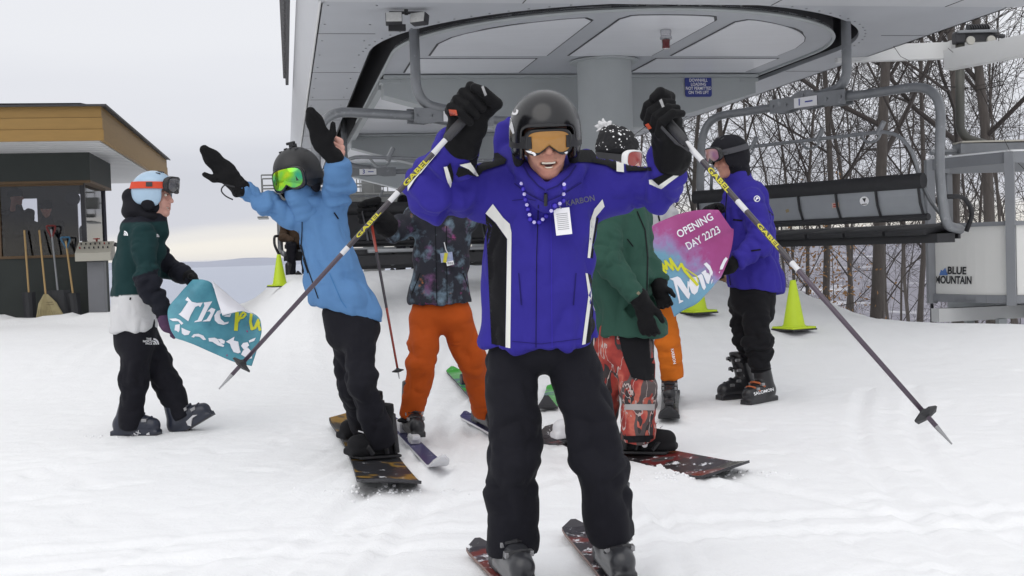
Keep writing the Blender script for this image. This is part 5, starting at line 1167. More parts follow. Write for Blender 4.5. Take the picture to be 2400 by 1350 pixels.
gB, dB, xB, zB = ski('dark red ski under the front skier right of the pair', tB, br_, (br_ - tB).length + .02, 1.0, SK_M, .098, side=mat('ski_edge', (0, 0, 0)))
ski_boot(man, gA.location + zA * .045, dA, mat('charcoal_boot', (.030, .031, .036), .3, var=.15), M_BOOT); ski_boot(man, gB.location + zB * .045, dB, mat('charcoal_boot', (0, 0, 0)), M_BOOT)
# pass card and flower beads
tb = bvh(jk)
cd = p(1319, 519, -.19); pc = thing('pass_card', cd, 'white printed pass card hanging on the front skier chest', 'pass card')
R = frame((.0, -1, .05), (-.08, 0, 1)) ; q = MB(); q.box(cd, (.054, .002, .090), R, .0006); q.build('card', m_white, pc)
Rt = Matrix((R.col[0] * -1, R.col[2], R.col[1])).transposed()
for k in range(9): q = MB(); q.box(cd + Rt @ Vector((0, .026 - k * .0065, .0016)), (.038, .0004, .0022), frame((0, -1, .05), (-.08, 0, 1))); q.build('print_line', mat('grey_text', (.35, .35, .37), .6), pc)
q = MB(); q.tube([cd + Rt @ Vector((0, .043, 0)), p(1306, 478, -.185)], .0025, 5); q.build('clip', M_BUCK, pc)
nk = thing('bead_necklace', p(1250, 520, -.17), 'string of blue beads with white flowers round the front skier neck', 'necklace')
bp = [(1222, 430), (1227, 443), (1229, 455), (1232, 467), (1235, 480), (1238, 490), (1241, 503), (1243, 514), (1252, 521), (1264, 521), (1272, 514), (1280, 506), (1292, 494), (1300, 482), (1312, 477), (1320, 470), (1321, 455), (1322, 440), (1322, 432)]
for i, (x, y) in enumerate(bp):
    hit = tb.ray_cast(EYE, ray(x, y).normalized())[0]
    if hit is None: continue
    c = hit - ray(x, y).normalized() * .006; q = MB(); q.lathe(c, [(.003, -.008), (.0075, -.004), (.0085, 0), (.0075, .004), (.003, .008)], 8); q.build('bead', mat('blue_bead', (.05, .03, .5), .25), nk, smooth=True)
    if i % 2 == 0:
        q = MB(); q.lathe(c - ray(x, y).normalized() * .0085, [(.0065, 0), (.003, .002)], 6, frame((0, 0, 1), (0, -1, 0))); q.build('flower', mat('lilac_petal', (.6, .55, .85), .5), nk)
# ------------------------------------------------------------------ snowboarder in sky blue
YB = 6.5
def p(x, y, dy=0.): return P(x, y, YB + dy)
zb = gz1(p(880, 1080).x, YB)
blu = thing('person', V(p(880, 1080).x, YB, zb), 'person in sky blue jacket and black mittens leaning back on a snowboard', 'person')
S = Soft(); S.loft([p(735, 478), p(752, 520), p(772, 600), p(795, 680), p(826, 752)], [.085, .135, .150, .165, .176], [.085, .115, .125, .13, .135], (1, 0, .3), .05, (.010, 4, 8))
arm(S, [p(712, 515, -.04), p(622, 478, -.10), p(556, 435, -.14)], [.070, .060, .050], .012); arm(S, [p(780, 512, 0), p(796, 440, -.10), p(795, 372, -.2)], [.076, .072, .054], .012)
for a in range(8):
    t0, t1 = math.pi * 2 * a / 8, math.pi * 2 * (a + 1) / 8; c = p(718, 470, -.03); S.cone(c + V(.075 * math.cos(t0), .07 * math.sin(t0), -.02 * math.cos(t0)), c + V(.075 * math.cos(t1), .07 * math.sin(t1), -.02 * math.cos(t1)), .030, .030, .02)
S.ell(p(745, 480, .12), (.11, .06, .07), k=.04).cut(p(826, 738), (-.30, 0, -.95))
stump(S, p(622, 478, -.10), p(560, 438, -.14)); stump(S, p(797, 440, -.1), p(795, 374, -.2))
jk = soft('jacket', S, F_SKY, blu, .009, 1., 12); tb = bvh(jk)
tnf(tb, F_NAVY, jk, 720, 494, 12, -.05, lim=9)
zipline('front_zip', [(708, 505), (708, 540), (706, 575), (718, 620), (746, 700)], tb, jk, 2.2); zipline('chest_zip', [(698, 540), (703, 568), (712, 610), (722, 640)], tb, jk, 3); zipline('pit_zip', [(783, 498), (793, 513)], tb, jk, 3.5); zipline('pocket_seam', [(772, 640), (800, 705), (812, 722)], tb, jk, 1.6, fabric('sky_seam', (.05, .18, .40)))
S = Soft(); S.loft([p(818, 730), p(828, 775)], [.15, .15], [.12, .12], (1, 0, .3), .04, (.004, 8, 5))
arm(S, [p(842, 772, -.05), p(848, 905, -.16), p(902, 1052, -.05)], [.094, .082, .076], .014, leg=True); arm(S, [p(812, 775, .05), p(822, 905, .12), p(862, 1042, .45)], [.09, .078, .070], .013, leg=True)
stump(S, p(848, 905, -.1), p(901, 1046, -.05)); stump(S, p(822, 905, .1), p(861, 1034, .43)); tr = soft('trousers', S, F_NAVY, blu, .009, .65, 18)
hp = p(698, 420, -.06); RH = frame((-.38, -1, -.02), (-.16, 0, 1)); S = Soft(); S.ell((0, -.01, .02), (.078, .098, .11)).ell((0, .03, -.06), (.064, .074, .08), k=.03).cone((0, -.02, -.06), (0, -.05, -.2), .07, .085, .03, (.006, 12, 4)).cone((0, .05, -.11), (0, .0, -.17), .055, .085, .03, (.006, 14, 4))
soft('face_tube', S, F_SKY, blu, .007, 1, T=T4(RH, hp)); 
S = Soft(); S.ell((0, .088, -.055), (.035, .022, .018)); soft('breathing_panel', S, F_HOOD, blu, .006, 0, T=T4(RH, hp))
helmet(blu, hp, RH, M_MATTE, r=(.124, .146, .130))
def mirror_mat():
    m = bpy.data.materials.new('mirror_lens'); m.use_nodes = True; t = m.node_tree; b = t.nodes['Principled BSDF']; g = N('ShaderNodeTexCoord', t)
    n = N('ShaderNodeTexNoise', t); n.inputs['Scale'].default_value = 7; t.links.new(g.outputs['Object'], n.inputs[0]); r = N('ShaderNodeValToRGB', t); ramp(r, [(.30, (.02, .35, .22)), (.45, (.25, .60, .03)), (.56, (.70, .62, .02)), (.68, (.75, .35, .03))]); t.links.new(n.outputs[0], r.inputs[0]); t.links.new(r.outputs[0], b.inputs['Base Color'])
    b.inputs['Metallic'].default_value = .75; b.inputs['Roughness'].default_value = .1; return m
goggles(blu, hp, RH, mirror_mat(), M_GLOSS, m_black, w=.090, h=.054, y0=.128, z0=-.004, r=(.124, .146, .130))
q = MB(); q.box(T4(RH, hp) @ Vector((0, -.01, .185)), (.03, .04, .02), RH, .004); q.tube([T4(RH, hp) @ Vector((-.02, 0, .198)), T4(RH, hp) @ Vector((.03, 0, .198))], .008, 6); q.build('camera_mount', m_black, blu)
open_hand(blu, p(528, 402, -.15), p(484, 362, -.16) - p(556, 430, -.14), V(.1, -1, 0), V(-.6, 0, -.6), p(562, 440, -.14), F_GLV, 1.12, True, .3, .054, nm='mitten')
open_hand(blu, p(752, 325, -.24), p(738, 272, -.26) - p(765, 365, -.2), V(0, -1, 0), V(1, 0, .1), p(786, 372, -.2), F_GLV, 1.12, True, .2, .050, nm='mitten')
for k, (x0, y0, x1, y1) in enumerate(((785, 322, 797, 332), (781, 335, 800, 346), (786, 346, 801, 357))):
    S = Soft(); S.cone(p(x0, y0, -.19), p(x1, y1, -.17), .011, .012); S.cone(p(x1, y1, -.17), p(795, 370, -.18), .012, .02); soft('finger', S, M_SKIN2, blu, .005, 0)
for (x, y) in ((520, 430), (770, 380)):
    q = MB(); q.tube(rounded([p(x + 30, y + 8, -.2), p(x + 6, y + 2, -.22), p(x - 4, y + 16, -.22), p(x + 8, y + 30, -.22), p(x + 26, y + 38, -.21)], .02, 3), .004, 5); q.build('wrist_leash', m_black, blu)
# snowboard
nA, nB = PG(828, 1014, .05), PG(920, 1172, .02); mid = (nA + nB) / 2; mid.z = gz1(mid.x, mid.y) + .025
M_SB = ski_mat('dark_board_graphic', (.028, .028, .032), (.26, .15, .03), (.05, .05, .055), .62); Lb = (nB - nA).length
g, dS, xS, zS = ski('dark snowboard with ochre stripe under the person in sky blue', Vector((nA.x, nA.y, mid.z)), mid, Lb / 2, Lb / 2, M_SB, .27, name='snowboard', cat='snowboard', group='snowboards', roll=-.10, tipup=.045, tailup=.05, lift=.012, binding=False, side=m_drk)
mid = Vector(g.location); RS = Matrix((xS, dS, zS)).transposed()
def bind(g, c, RS, toe, m=m_black):
    t = (RS @ Vector(toe)).normalized(); z = RS.col[2]; s = t.cross(z); Rb = Matrix((s, t, z)).transposed()
    q = MB(); q.box(c + z * .012, (.12, .27, .016), Rb, .006); b = q.build('binding_base', m, g)
    q = MB(); vs = []
    for i in range(9):
        a = math.pi * (i / 8) ; 
        for zz, r in ((.03, .070), (.12, .062), (.24, .052)): vs.append(c + Rb @ Vector((math.cos(a) * r, -.085 - math.sin(a) * r * .9 + zz * .12, zz)))
    q.add(vs, [(i * 3 + k, i * 3 + 3 + k, i * 3 + 4 + k, i * 3 + 1 + k) for i in range(8) for k in range(2)]); o = q.build('highback', m, b, smooth=True); o.modifiers.new('s', 'SOLIDIFY').thickness = .008
    for y, zz, w in ((.09, .085, .062), (.0, .15, .066)): q = MB(); q.tube([c + Rb @ Vector((-w, y - .03, .03)), c + Rb @ Vector((-w * .9, y, zz * .8)), c + Rb @ Vector((0, y + .012, zz + .005)), c + Rb @ Vector((w * .9, y, zz * .8)), c + Rb @ Vector((w, y - .03, .03))], .014, 6, flat=(.4, (0, 1, 0))); q.build('strap', m, b)
    return Rb
def snow_boot(par, c, Rb, m, s=1.):
    S = Soft(); S.cone((0, -.07, .075), (0, .13, .06), .058, .050, .03).cone((0, -.05, .10), (0, -.02, .27), .062, .068, .03, (.004, 14, 5)).box((0, .03, .02), (.050, .155, .02), rad=.012, k=.012).box((0, 0, .31), (.12, .12, .03), k=.006, op='-')
    b = soft('snowboard_boot', S, m, par, .009, 1, T=T4(Rb, c)); 
    for k in range(4): q = MB(); q.tube([T4(Rb, c) @ Vector((sx * .03, .035 + .022 * (3 - k) , .125 + .02 * k * 1.2)) for sx in (-1, 0, 1)], .004, 5); q.build('lace', M_PW, b)
    return b
F_SB = fabric('black_boot_leather', (.013, .013, .015))
for fx, fy, tx in ((893, 6.47, -1), (848, 6.98, -1)):
    c = mid + dS * ((V(0, fy, 0) - mid).y / dS.y); c = c + zS * .022
    Rb = bind(g, c, RS, (1 if xS.x < 0 else -1, .55, 0)); snow_boot(blu, c + zS * .02, Rb, F_SB)
# ------------------------------------------------------------------ skier in orange trousers
YO = 7.15
def p(x, y, dy=0.): return P(x, y, YO + dy)
org = thing('person', V(p(1040, 1000).x, YO, gz1(p(1040, 1000).x, YO)), 'person in dark cloud-print jacket and burnt orange trousers on skis', 'person')
def cloud_mat():
    m = bpy.data.materials.new('cloud_print'); m.use_nodes = True; t = m.node_tree; b = t.nodes['Principled BSDF']; b.inputs['Roughness'].default_value = .8; g = N('ShaderNodeTexCoord', t)
    def nz_(sc, off, det=6):
        mp_ = N('ShaderNodeMapping', t); mp_.inputs['Location'].default_value = off; t.links.new(g.outputs['Object'], mp_.inputs[0]); n = N('ShaderNodeTexNoise', t); n.inputs['Scale'].default_value = sc; n.inputs['Detail'].default_value = det; n.inputs['Roughness'].default_value = .6; t.links.new(mp_.outputs[0], n.inputs[0]); return n
    prev = None; c0 = (.010, .011, .020, 1)
    for sc, off, a, b_, col in ((11, (0, 0, 0), .50, .72, (.17, .25, .32)), (9, (5, 2, 1), .58, .74, (.16, .06, .16)), (13, (2, 7, 3), .64, .76, (.45, .05, .24)), (12, (9, 1, 6), .66, .78, (.50, .16, .03))):
        n = nz_(sc, off); r = N('ShaderNodeMapRange', t); r.inputs[1].default_value = a; r.inputs[2].default_value = b_; t.links.new(n.outputs[0], r.inputs[0])
        x = N('ShaderNodeMix', t, data_type='RGBA'); x.inputs[6].default_value = c0; x.inputs[7].default_value = col + (1,); t.links.new(r.outputs[0], x.inputs[0])
        if prev: t.links.new(prev, x.inputs[6])
        prev = x.outputs[2]
    t.links.new(prev, b.inputs['Base Color']); return m
M_CLD = cloud_mat(); S = Soft()
S.loft([p(1042, 478), p(1040, 510), p(1036, 580), p(1032, 640), p(1032, 720)], [.10, .175, .175, .165, .195], [.09, .12, .125, .12, .13], (1, 0, 0), .05, (.008, 4, 8))
arm(S, [p(972, 515), p(922, 545, -.1), p(895, 528, -.2)], [.08, .070, .055], .013); arm(S, [p(1088, 512), p(1078, 430, .05), p(1104, 310, .05)], [.08, .066, .048], .012)
S.cut(p(1032, 712), (0, 0, -1)); jk = soft('jacket', S, M_CLD, org, .010, 1., 22); tb = bvh(jk)
zipline('storm_flap', [(1020, 530), (1022, 600), (1024, 710)], tb, jk, 1.8); zipline('storm_flap', [(1046, 530), (1048, 710)], tb, jk, 1.8); zipline('pocket_zip', [(985, 640), (965, 690)], tb, jk, 2); zipline('pocket_zip', [(1085, 640), (1100, 680)], tb, jk, 2)
S = Soft(); S.loft([p(1032, 712), p(1034, 740)], [.165, .17], [.10, .105], (1, 0, 0), .04, (.003, 8, 5))
arm(S, [p(998, 748), p(988, 855, -.1), p(960, 985, -.05)], [.102, .085, .074], .013, leg=True); arm(S, [p(1070, 748), p(1108, 850, .05), p(1140, 972, .25)], [.102, .085, .072], .013, leg=True)
stump(S, p(988, 855, -.1), p(961, 978, -.05)); stump(S, p(1108, 850, .05), p(1139, 964, .25)); soft('trousers', S, F_ORG, org, .009, .65, 25)
for a, dy in ((p(960, 984, -.05), 0), (p(1140, 970, .25), 0)):
    S = Soft(); S.ell(a, (.078, .078, .016)); soft('trouser_cuff', S, F_BLK, org, .008, 0)
hp = p(1046, 436, .0); RH = frame((0.05, -1, -.2)); head(org, hp, RH, M_SKIN2, 'smile'); helmet(org, hp, RH, M_MATTE, r=(.114, .136, .118)); goggles(org, hp, RH, M_AMB, M_GLOSS, m_black, r=(.114, .136, .118))
gl_ = fist(org, p(866, 498, -.26), V(-.05, 0, 1), V(.35, .9, 0), p(905, 530, -.2), s=1.05, cuff=.068); 
pole('red ski pole held low by the person in orange trousers', p(862, 478, -.27), p(936, 888, -.45), mat('red_shaft', (.30, .035, .02), .35, coat=.4), [(.28, .52, M_PB), (.52, .6, M_PB)], r=.009, basket=.05)
zl = p(899, 680, -.34); Rt = Matrix((V(.17, 0, -.985).normalized(), V(.985, 0, .17).normalized(), V(0, -1, 0))).transposed()
hr2 = p(1122, 258, .05); fist(org, hr2, V(.3, 0, .9), V(0, -.9, -.2), p(1106, 306, .05), s=.9, cuff=.055)
pole('red and white patterned ski pole raised behind the front skier glove', p(1146, 240, .10), p(978, 700, .35), mat('red_white_shaft', (.34, .06, .03), .4, col2=(.6, .55, .5), vscale=60), [], r=.008, basket=.07)
# lift tags on a cord
tg = thing('lift_tag', p(1048, 605, -.15), 'blue and yellow lift tags on a cord at the cloud-print jacket', 'tag')
q = MB(); q.box(p(1047, 603, -.15), (.072, .003, .056), Matrix.Rotation(-.1, 3, 'Y'), .001); q.build('tag_card', mat('blue_card', (.12, .16, .38), .4, col2=(.45, .5, .6), vscale=60), tg); q = MB(); q.box(p(1044, 604, -.155), (.02, .002, .056), Matrix.Rotation(.2, 3, 'Y')); q.build('yellow_stripe', M_PY, tg); q = MB(); q.box(p(1055, 617, -.156), (.042, .002, .024), Matrix.Rotation(-.2, 3, 'Y')); q.build('barcode_label', m_white, tg)
for k in range(6): q = MB(); q.box(p(1049 + k * 2.4, 617, -.158), (.002 + .001 * (k % 2), .001, .014), Matrix.Rotation(-.2, 3, 'Y')); q.build('barcode_bar', m_ink, tg)
q = MB(); q.tube([p(1041, 568, -.14), p(1045, 585, -.15), p(1049, 593, -.15)], .003, 5); q.build('cord', M_PW, tg)
M_NS = ski_mat('navy_topsheet', (.040, .036, .115), (.05, .045, .14), (.035, .03, .09), .62)
bo = on(963, 7.1, .0); tip = PG(1040, 1138, .0); g, d1, x1, z1 = ski('navy ski pointing at the viewer below the orange trousers', bo - (tip - bo), bo, .62, (tip - bo).length, M_NS, .085, side=M_PW, bmat=M_PW)
ski_boot(org, g.location + V(.03, 0, .045), d1, M_BOOT)
bo2 = on(1147, 7.45); g, d2, x2, z2 = ski('navy ski partly hidden behind the front skier left leg', bo2 - V(.32, -1, 0), bo2, .5, .9, M_NS, .085, side=M_PW)
ski_boot(org, g.location + V(0, 0, .045), d2, M_BOOT)
M_GS = ski_mat('green_topsheet', (.06, .38, .05), (.03, .10, .16), (.10, .45, .06), .60)
ga, gb = PGr(1060, 872), PGr(1142, 968); gm = (ga + gb) / 2; ski('lime green ski with dark blue tail beside the orange trouser leg', ga, gm, (gm - ga).length, (gm - ga).length * 1.5, M_GS, .10, bmat=m_black)
ga, gb = PGr(1300, 930), PGr(1276, 992); gm = (ga + gb) / 2; ski('lime green ski tip seen between the front skier legs', ga, gm, .9, .32, M_GS, .13, bmat=m_black, binding=False)
# ------------------------------------------------------------------ snowboarder in green
YG = 6.5
def p(x, y, dy=0.): return P(x, y, YG + dy)
grn = thing('person', V(p(1470, 1080).x, YG, gz1(p(1470, 1080).x, YG)), 'person in forest green jacket, camouflage trousers and bobble hat on a snowboard', 'person')
S = Soft(); S.loft([p(1452, 445), p(1448, 490), p(1452, 600), p(1468, 700), p(1478, 800)], [.10, .15, .165, .185, .205], [.09, .15, .165, .175, .19], (1, .2, 0), .05, (.010, 4, 8))
arm(S, [p(1432, 500, -.1), p(1428, 615, -.24), p(1497, 700, -.26)], [.088, .076, .060], .014); arm(S, [p(1490, 505, .1), p(1516, 610, .06), p(1546, 666, -.02)], [.085, .068, .05], .013)
S.cut(p(1470, 787), (0, 0, -1)); stump(S, p(1428, 615, -.24), p(1496, 697, -.26), .035); stump(S, p(1516, 610, .06), p(1545, 662, -.02)); jk = soft('jacket', S, F_GRN, grn, .009, 1., 32); tb = bvh(jk)
zipline('front_zip', [(1493, 495), (1512, 540), (1518, 600), (1516, 700), (1520, 770)], tb, jk, 3); zipline('pocket_zip', [(1470, 560), (1484, 578)], tb, jk, 3); zipline('cuff_tab', [(1494, 685), (1503, 694)], tb, jk, 7, mat('tan_tab', (.20, .17, .11), .7))
def camo():
    m = bpy.data.materials.new('red_branch_camouflage'); m.use_nodes = True; t = m.node_tree; b = t.nodes['Principled BSDF']; b.inputs['Roughness'].default_value = .8; g = N('ShaderNodeTexCoord', t)
    n = N('ShaderNodeTexNoise', t); n.inputs['Scale'].default_value = 8; n.inputs['Detail'].default_value = 3; t.links.new(g.outputs['Object'], n.inputs[0]); r = N('ShaderNodeValToRGB', t); ramp(r, [(.35, (.20, .018, .016)), (.5, (.34, .04, .03)), (.62, (.50, .13, .09)), (.7, (.36, .05, .04))]); t.links.new(n.outputs[0], r.inputs[0]); prev = r.outputs[0]
    for sc, off, rot, th, col in ((7, 0, .6, .05, (.030, .024, .026, 1)), (5, 4, -.7, .07, (.085, .065, .065, 1)), (12, 8, .3, .018, (.45, .36, .34, 1))):
        mp_ = N('ShaderNodeMapping', t); mp_.inputs['Location'].default_value = (off, off, off); mp_.inputs['Rotation'].default_value = (0, rot, 0); mp_.inputs['Scale'].default_value = (1, 1, .38); t.links.new(g.outputs['Object'], mp_.inputs[0])
        ns = N('ShaderNodeTexNoise', t); ns.inputs['Scale'].default_value = sc; ns.inputs['Detail'].default_value = 3; t.links.new(mp_.outputs[0], ns.inputs[0])
        s_ = N('ShaderNodeMath', t, operation='SUBTRACT'); s_.inputs[1].default_value = .5; t.links.new(ns.outputs[0], s_.inputs[0]); a_ = N('ShaderNodeMath', t, operation='ABSOLUTE'); t.links.new(s_.outputs[0], a_.inputs[0])
        l_ = N('ShaderNodeMath', t, operation='LESS_THAN'); l_.inputs[1].default_value = th * .5; t.links.new(a_.outputs[0], l_.inputs[0]); x = N('ShaderNodeMix', t, data_type='RGBA'); x.inputs[7].default_value = col; t.links.new(l_.outputs[0], x.inputs[0]); t.links.new(prev, x.inputs[6]); prev = x.outputs[2]
    t.links.new(prev, b.inputs['Base Color']); return m
S = Soft(); S.loft([p(1462, 770), p(1462, 815)], [.165, .16], [.14, .14], (1, 0, 0), .04, (.003, 8, 5))
arm(S, [p(1485, 815, -.06), p(1494, 900, -.12), p(1496, 1040, -.06)], [.115, .100, .098], .015, leg=True); arm(S, [p(1440, 815, .08), p(1418, 900, .05), p(1395, 1020, .12)], [.115, .10, .095], .015, leg=True)
stump(S, p(1494, 900, -.1), p(1496, 1030, -.06)); stump(S, p(1418, 900, .05), p(1396, 1010, .12)); tr = soft('trousers', S, camo(), grn, .009, .65, 36); tb = bvh(tr)
decal('thigh_panel', [(1450, 788), (1538, 784), (1543, 840), (1541, 890), (1510, 892), (1480, 884), (1462, 840)], tb, F_BLK, tr, lim=12, off=.004)
decal('reflective_band', [(1455, 947), (1534, 947), (1534, 962), (1455, 960)], tb, mat('grey_band', (.36, .34, .34), .5), tr, lim=12, off=.004); decal('trouser_hem', [(1462, 1022), (1532, 1020), (1531, 1036), (1463, 1038)], tb, F_BLK, tr, lim=12, off=.004)
hp = p(1452, 372, -.02); RH = frame((.85, -.55, -.12)); head(grn, hp, RH, M_SKIN2, 'closed')
def knit():
    m = bpy.data.materials.new('knit_hat'); m.use_nodes = True; t = m.node_tree; b = t.nodes['Principled BSDF']; b.inputs['Roughness'].default_value = .95; g = N('ShaderNodeTexCoord', t); v = N('ShaderNodeTexVoronoi', t); v.inputs['Scale'].default_value = 55; t.links.new(g.outputs['Object'], v.inputs[0]); n = N('ShaderNodeTexNoise', t); n.inputs['Scale'].default_value = 9; t.links.new(g.outputs['Object'], n.inputs[0])
    m1 = N('ShaderNodeMapRange', t); m1.inputs[1].default_value = .34; m1.inputs[2].default_value = .28; t.links.new(v.outputs[0], m1.inputs[0]); m2 = N('ShaderNodeMath', t, operation='GREATER_THAN'); m2.inputs[1].default_value = .47; t.links.new(n.outputs[0], m2.inputs[0]); m3 = N('ShaderNodeMath', t, operation='MULTIPLY'); t.links.new(m1.outputs[0], m3.inputs[0]); t.links.new(m2.outputs[0], m3.inputs[1])
    x = N('ShaderNodeMix', t, data_type='RGBA'); x.inputs[6].default_value = (.012, .012, .014, 1); x.inputs[7].default_value = (.78, .78, .80, 1); t.links.new(m3.outputs[0], x.inputs[0]); t.links.new(x.outputs[2], b.inputs['Base Color']); return m
S = Soft(); S.ell((0, -.02, .06), (.098, .118, .115), k=.02, fold=(.004, 20, 20)).ell((0, -.075, .125), (.05, .05, .05), k=.04).cut((0, 0, .0), (0, .25, -1)); S.box((0, .14, -.03), (.1, .08, .05), k=.01, op='-')
ht = soft('bobble_hat', S, knit(), grn, .006, 1, T=T4(RH, hp)); S = Soft(); S.ell((0, -.02, .035), (.101, .121, .035), k=.01); soft('hat_band', S, F_BLK, ht, .006, 0, T=T4(RH, hp)); S = Soft(); S.ell((0, -.105, .165), (.042, .042, .042), fold=(.010, 40, 40)); soft('bobble', S, F_WHT, ht, .006, 1, T=T4(RH, hp))
goggles(grn, hp, RH, mat('rose_lens', (.28, .035, .03), .12, var=.3, coat=.5), mat('white_frame', (.75, .75, .76), .4), m_black, w=.082, h=.042, y0=.112, z0=.0, r=(.098, .118, .12), zc=.05)
open_hand(grn, p(1511, 732, -.26), V(.12, -.1, -1), V(.3, .6, .2), V(.9, -.3, 0), p(1496, 696, -.26), F_GLV, 1.08, False, .5, .056, .05); open_hand(grn, p(1548, 686, -.04), V(.3, -.2, -.9), V(-.2, -.8, 0), V(.9, -.3, 0), p(1544, 664, -.02), F_GLV, .86, False, .7, .05)
nA, nB = PG(1285, 1028, .04), PG(1712, 1110, .04); md = PG(1440, 1066, .03); md.z = gz1(md.x, md.y) + .03; M_SG = ski_mat('maroon_board_graphic', (.030, .022, .024), (.14, .02, .02), (.10, .09, .09), .58)
g, dG, xG, zG = ski('dark maroon snowboard with snowy deck under the camouflage trousers', md - (nB - nA), md, .62, .98, M_SG, .26, name='snowboard', cat='snowboard', group='snowboards', roll=.12, tipup=.05, tailup=.05, lift=.015, binding=False, side=m_drk)
md = Vector(g.location); RG = Matrix((xG, dG, zG)).transposed(); M_BW = mat('black_white_boot', (.02, .02, .022), .5, col2=(.62, .62, .62), vscale=9, vdetail=0)
for s, tx, bmx in ((.26, (.35, 1, 0), F_SB), (-.30, (-.25, -1, 0), mat('white_boot', (.66, .66, .68), .5))):
    c = md + dG * s + zG * .02; tg_ = V(.95, -.3, 0) if s > 0 else V(-.9, -.35, 0); Rb = bind(g, c, Matrix.Identity(3), tg_); snow_boot(grn, c + V(0, 0, .022), Rb, bmx)
    q = MB(); q.lathe(c + Rb @ Vector((.062 * 1.1, .02, .06)), [(.016, -.004), (.016, .004)], 10, Matrix.Rotation(math.pi / 2, 3, 'X')); q.build('strap_disc', m_white, g)
    q = MB(); q.box(c + Rb @ Vector((.064, .0, .095)), (.012, .07, .022), Rb, .004); q.build('strap_tip', M_PW, g)
# ------------------------------------------------------------------ skier in grey jacket behind
YW = 8.4
def p(x, y, dy=0.): return P(x, y, YW + dy)
wht = thing('person', V(p(1570, 930).x, YW, gz1(p(1570, 930).x, YW)), 'person in pale grey jacket and orange trousers mostly hidden behind the green jacket', 'person')
S = Soft(); S.loft([p(1546, 480), p(1538, 510), p(1528, 600), p(1525, 700)], [.09, .16, .165, .175], [.08, .12, .12, .13], (1, 0, 0), .05, (.008, 4, 8)); arm(S, [p(1500, 510), p(1480, 590, -.1), p(1500, 640, -.2)], [.08, .07, .05]); arm(S, [p(1552, 520, .02), p(1548, 600, .0), p(1530, 655, -.15)], [.066, .058, .05]); S.cut(p(1525, 690), (0, 0, -1))
jk = soft('jacket', S, F_GRY, wht, .011, 1., 42); zipline('pocket_zip', [(1543, 505), (1546, 518)], bvh(jk), jk, 4)
S = Soft(); S.loft([p(1525, 680), p(1526, 720)], [.17, .17], [.12, .12], (1, 0, 0), .04); arm(S, [p(1548, 715, -.02), p(1566, 800, -.08), p(1577, 890, .0)], [.10, .088, .082], .010); arm(S, [p(1500, 715), p(1495, 800), p(1490, 890, .1)], [.10, .088, .08]); stump(S, p(1566, 800, -.05), p(1577, 886)); stump(S, p(1495, 800), p(1490, 884, .1)); tr = soft('trousers', S, F_ORG2, wht, .010, .65, 46)
decal_text('leg_lettering', 'KARBON', (1578, 835), 9, bvh(tr), m_white, tr, ang=1.4, bold=.02, lim=6, off=.003)
hp = p(1556, 425); RH = frame((.1, -1, -.15)); head(wht, hp, RH, M_SKIN, 'closed'); helmet(wht, hp, RH, M_MATTE, r=(.112, .13, .115)); goggles(wht, hp, RH, M_AMB, M_GLOSS, m_black, r=(.112, .13, .115))
for x, y, dy, w in ((1502, 645, -.22, (1500, 640)), (1530, 660, -.17, (1530, 655))): open_hand(wht, p(x, y + 14, dy), V(0, -.2, -1), V(0, -1, 0), V(1, 0, 0), p(w[0], w[1], dy + .02), F_GLV, 1.0, False, .5, .048)
bo = on(1577, 8.35); M_KS = ski_mat('black_topsheet', (.022, .020, .022), (.035, .022, .02), (.10, .10, .10), .63); tp = PGr(1568, 1004); g, d1, x1, z1 = ski('black ski pointing at the viewer below the orange trouser leg', bo - (tp - bo), bo, .7, (tp - bo).length, M_KS, .12, side=m_black); ski_boot(wht, g.location + V(0, 0, .045), d1, M_BOOT, s=.95)
bo = on(1490, 8.5); g, d1, x1, z1 = ski('black ski hidden behind the camouflage trousers', bo + V(0, 1, 0), bo, .6, .4, M_KS, .11, side=m_black); ski_boot(wht, g.location + V(0, 0, .045), d1, M_BOOT, s=.95)
# ------------------------------------------------------------------ standing person in violet, right
YP = 8.6
def p(x, y, dy=0.): return P(x, y, YP + dy)
pur = thing('person', V(p(1765, 925).x, YP, gz1(p(1765, 925).x, YP)), 'person in long violet-blue jacket and black hood standing with the pink banner', 'person')
S = Soft(); S.loft([p(1733, 420), p(1748, 470), p(1757, 560), p(1766, 640), p(1772, 690)], [.085, .165, .195, .20, .205], [.09, .17, .185, .185, .19], (1, 0, 0), .05, (.010, 4, 7))
arm(S, [p(1762, 470, -.17), p(1784, 572, -.24), p(1722, 612, -.30)], [.095, .085, .066], .013); arm(S, [p(1722, 465, .1), p(1695, 530, .05), p(1684, 505, -.1)], [.085, .07, .056], .010)
S.cone(p(1733, 430), p(1721, 392), .085, .088, .03).cut(p(1770, 682), (-.12, 0, -1)); stump(S, p(1784, 572, -.24), p(1724, 611, -.3), .035); S.box(p(1719, 374), (.09, .1, .03), rad=.01, k=.01, op='-')
jk = soft('jacket', S, F_PUR, pur, .010, 1., 52); tb = bvh(jk)
zipline('front_zip', [(1704, 440), (1700, 500), (1702, 560), (1708, 640), (1714, 678)], tb, jk, 2.2); zipline('pocket_zip', [(1718, 515), (1740, 517)], tb, jk, 4); zipline('pocket_zip', [(1760, 588), (1783, 585)], tb, jk, 3.5); zipline('pit_zip', [(1798, 492), (1812, 505)], tb, jk, 3)
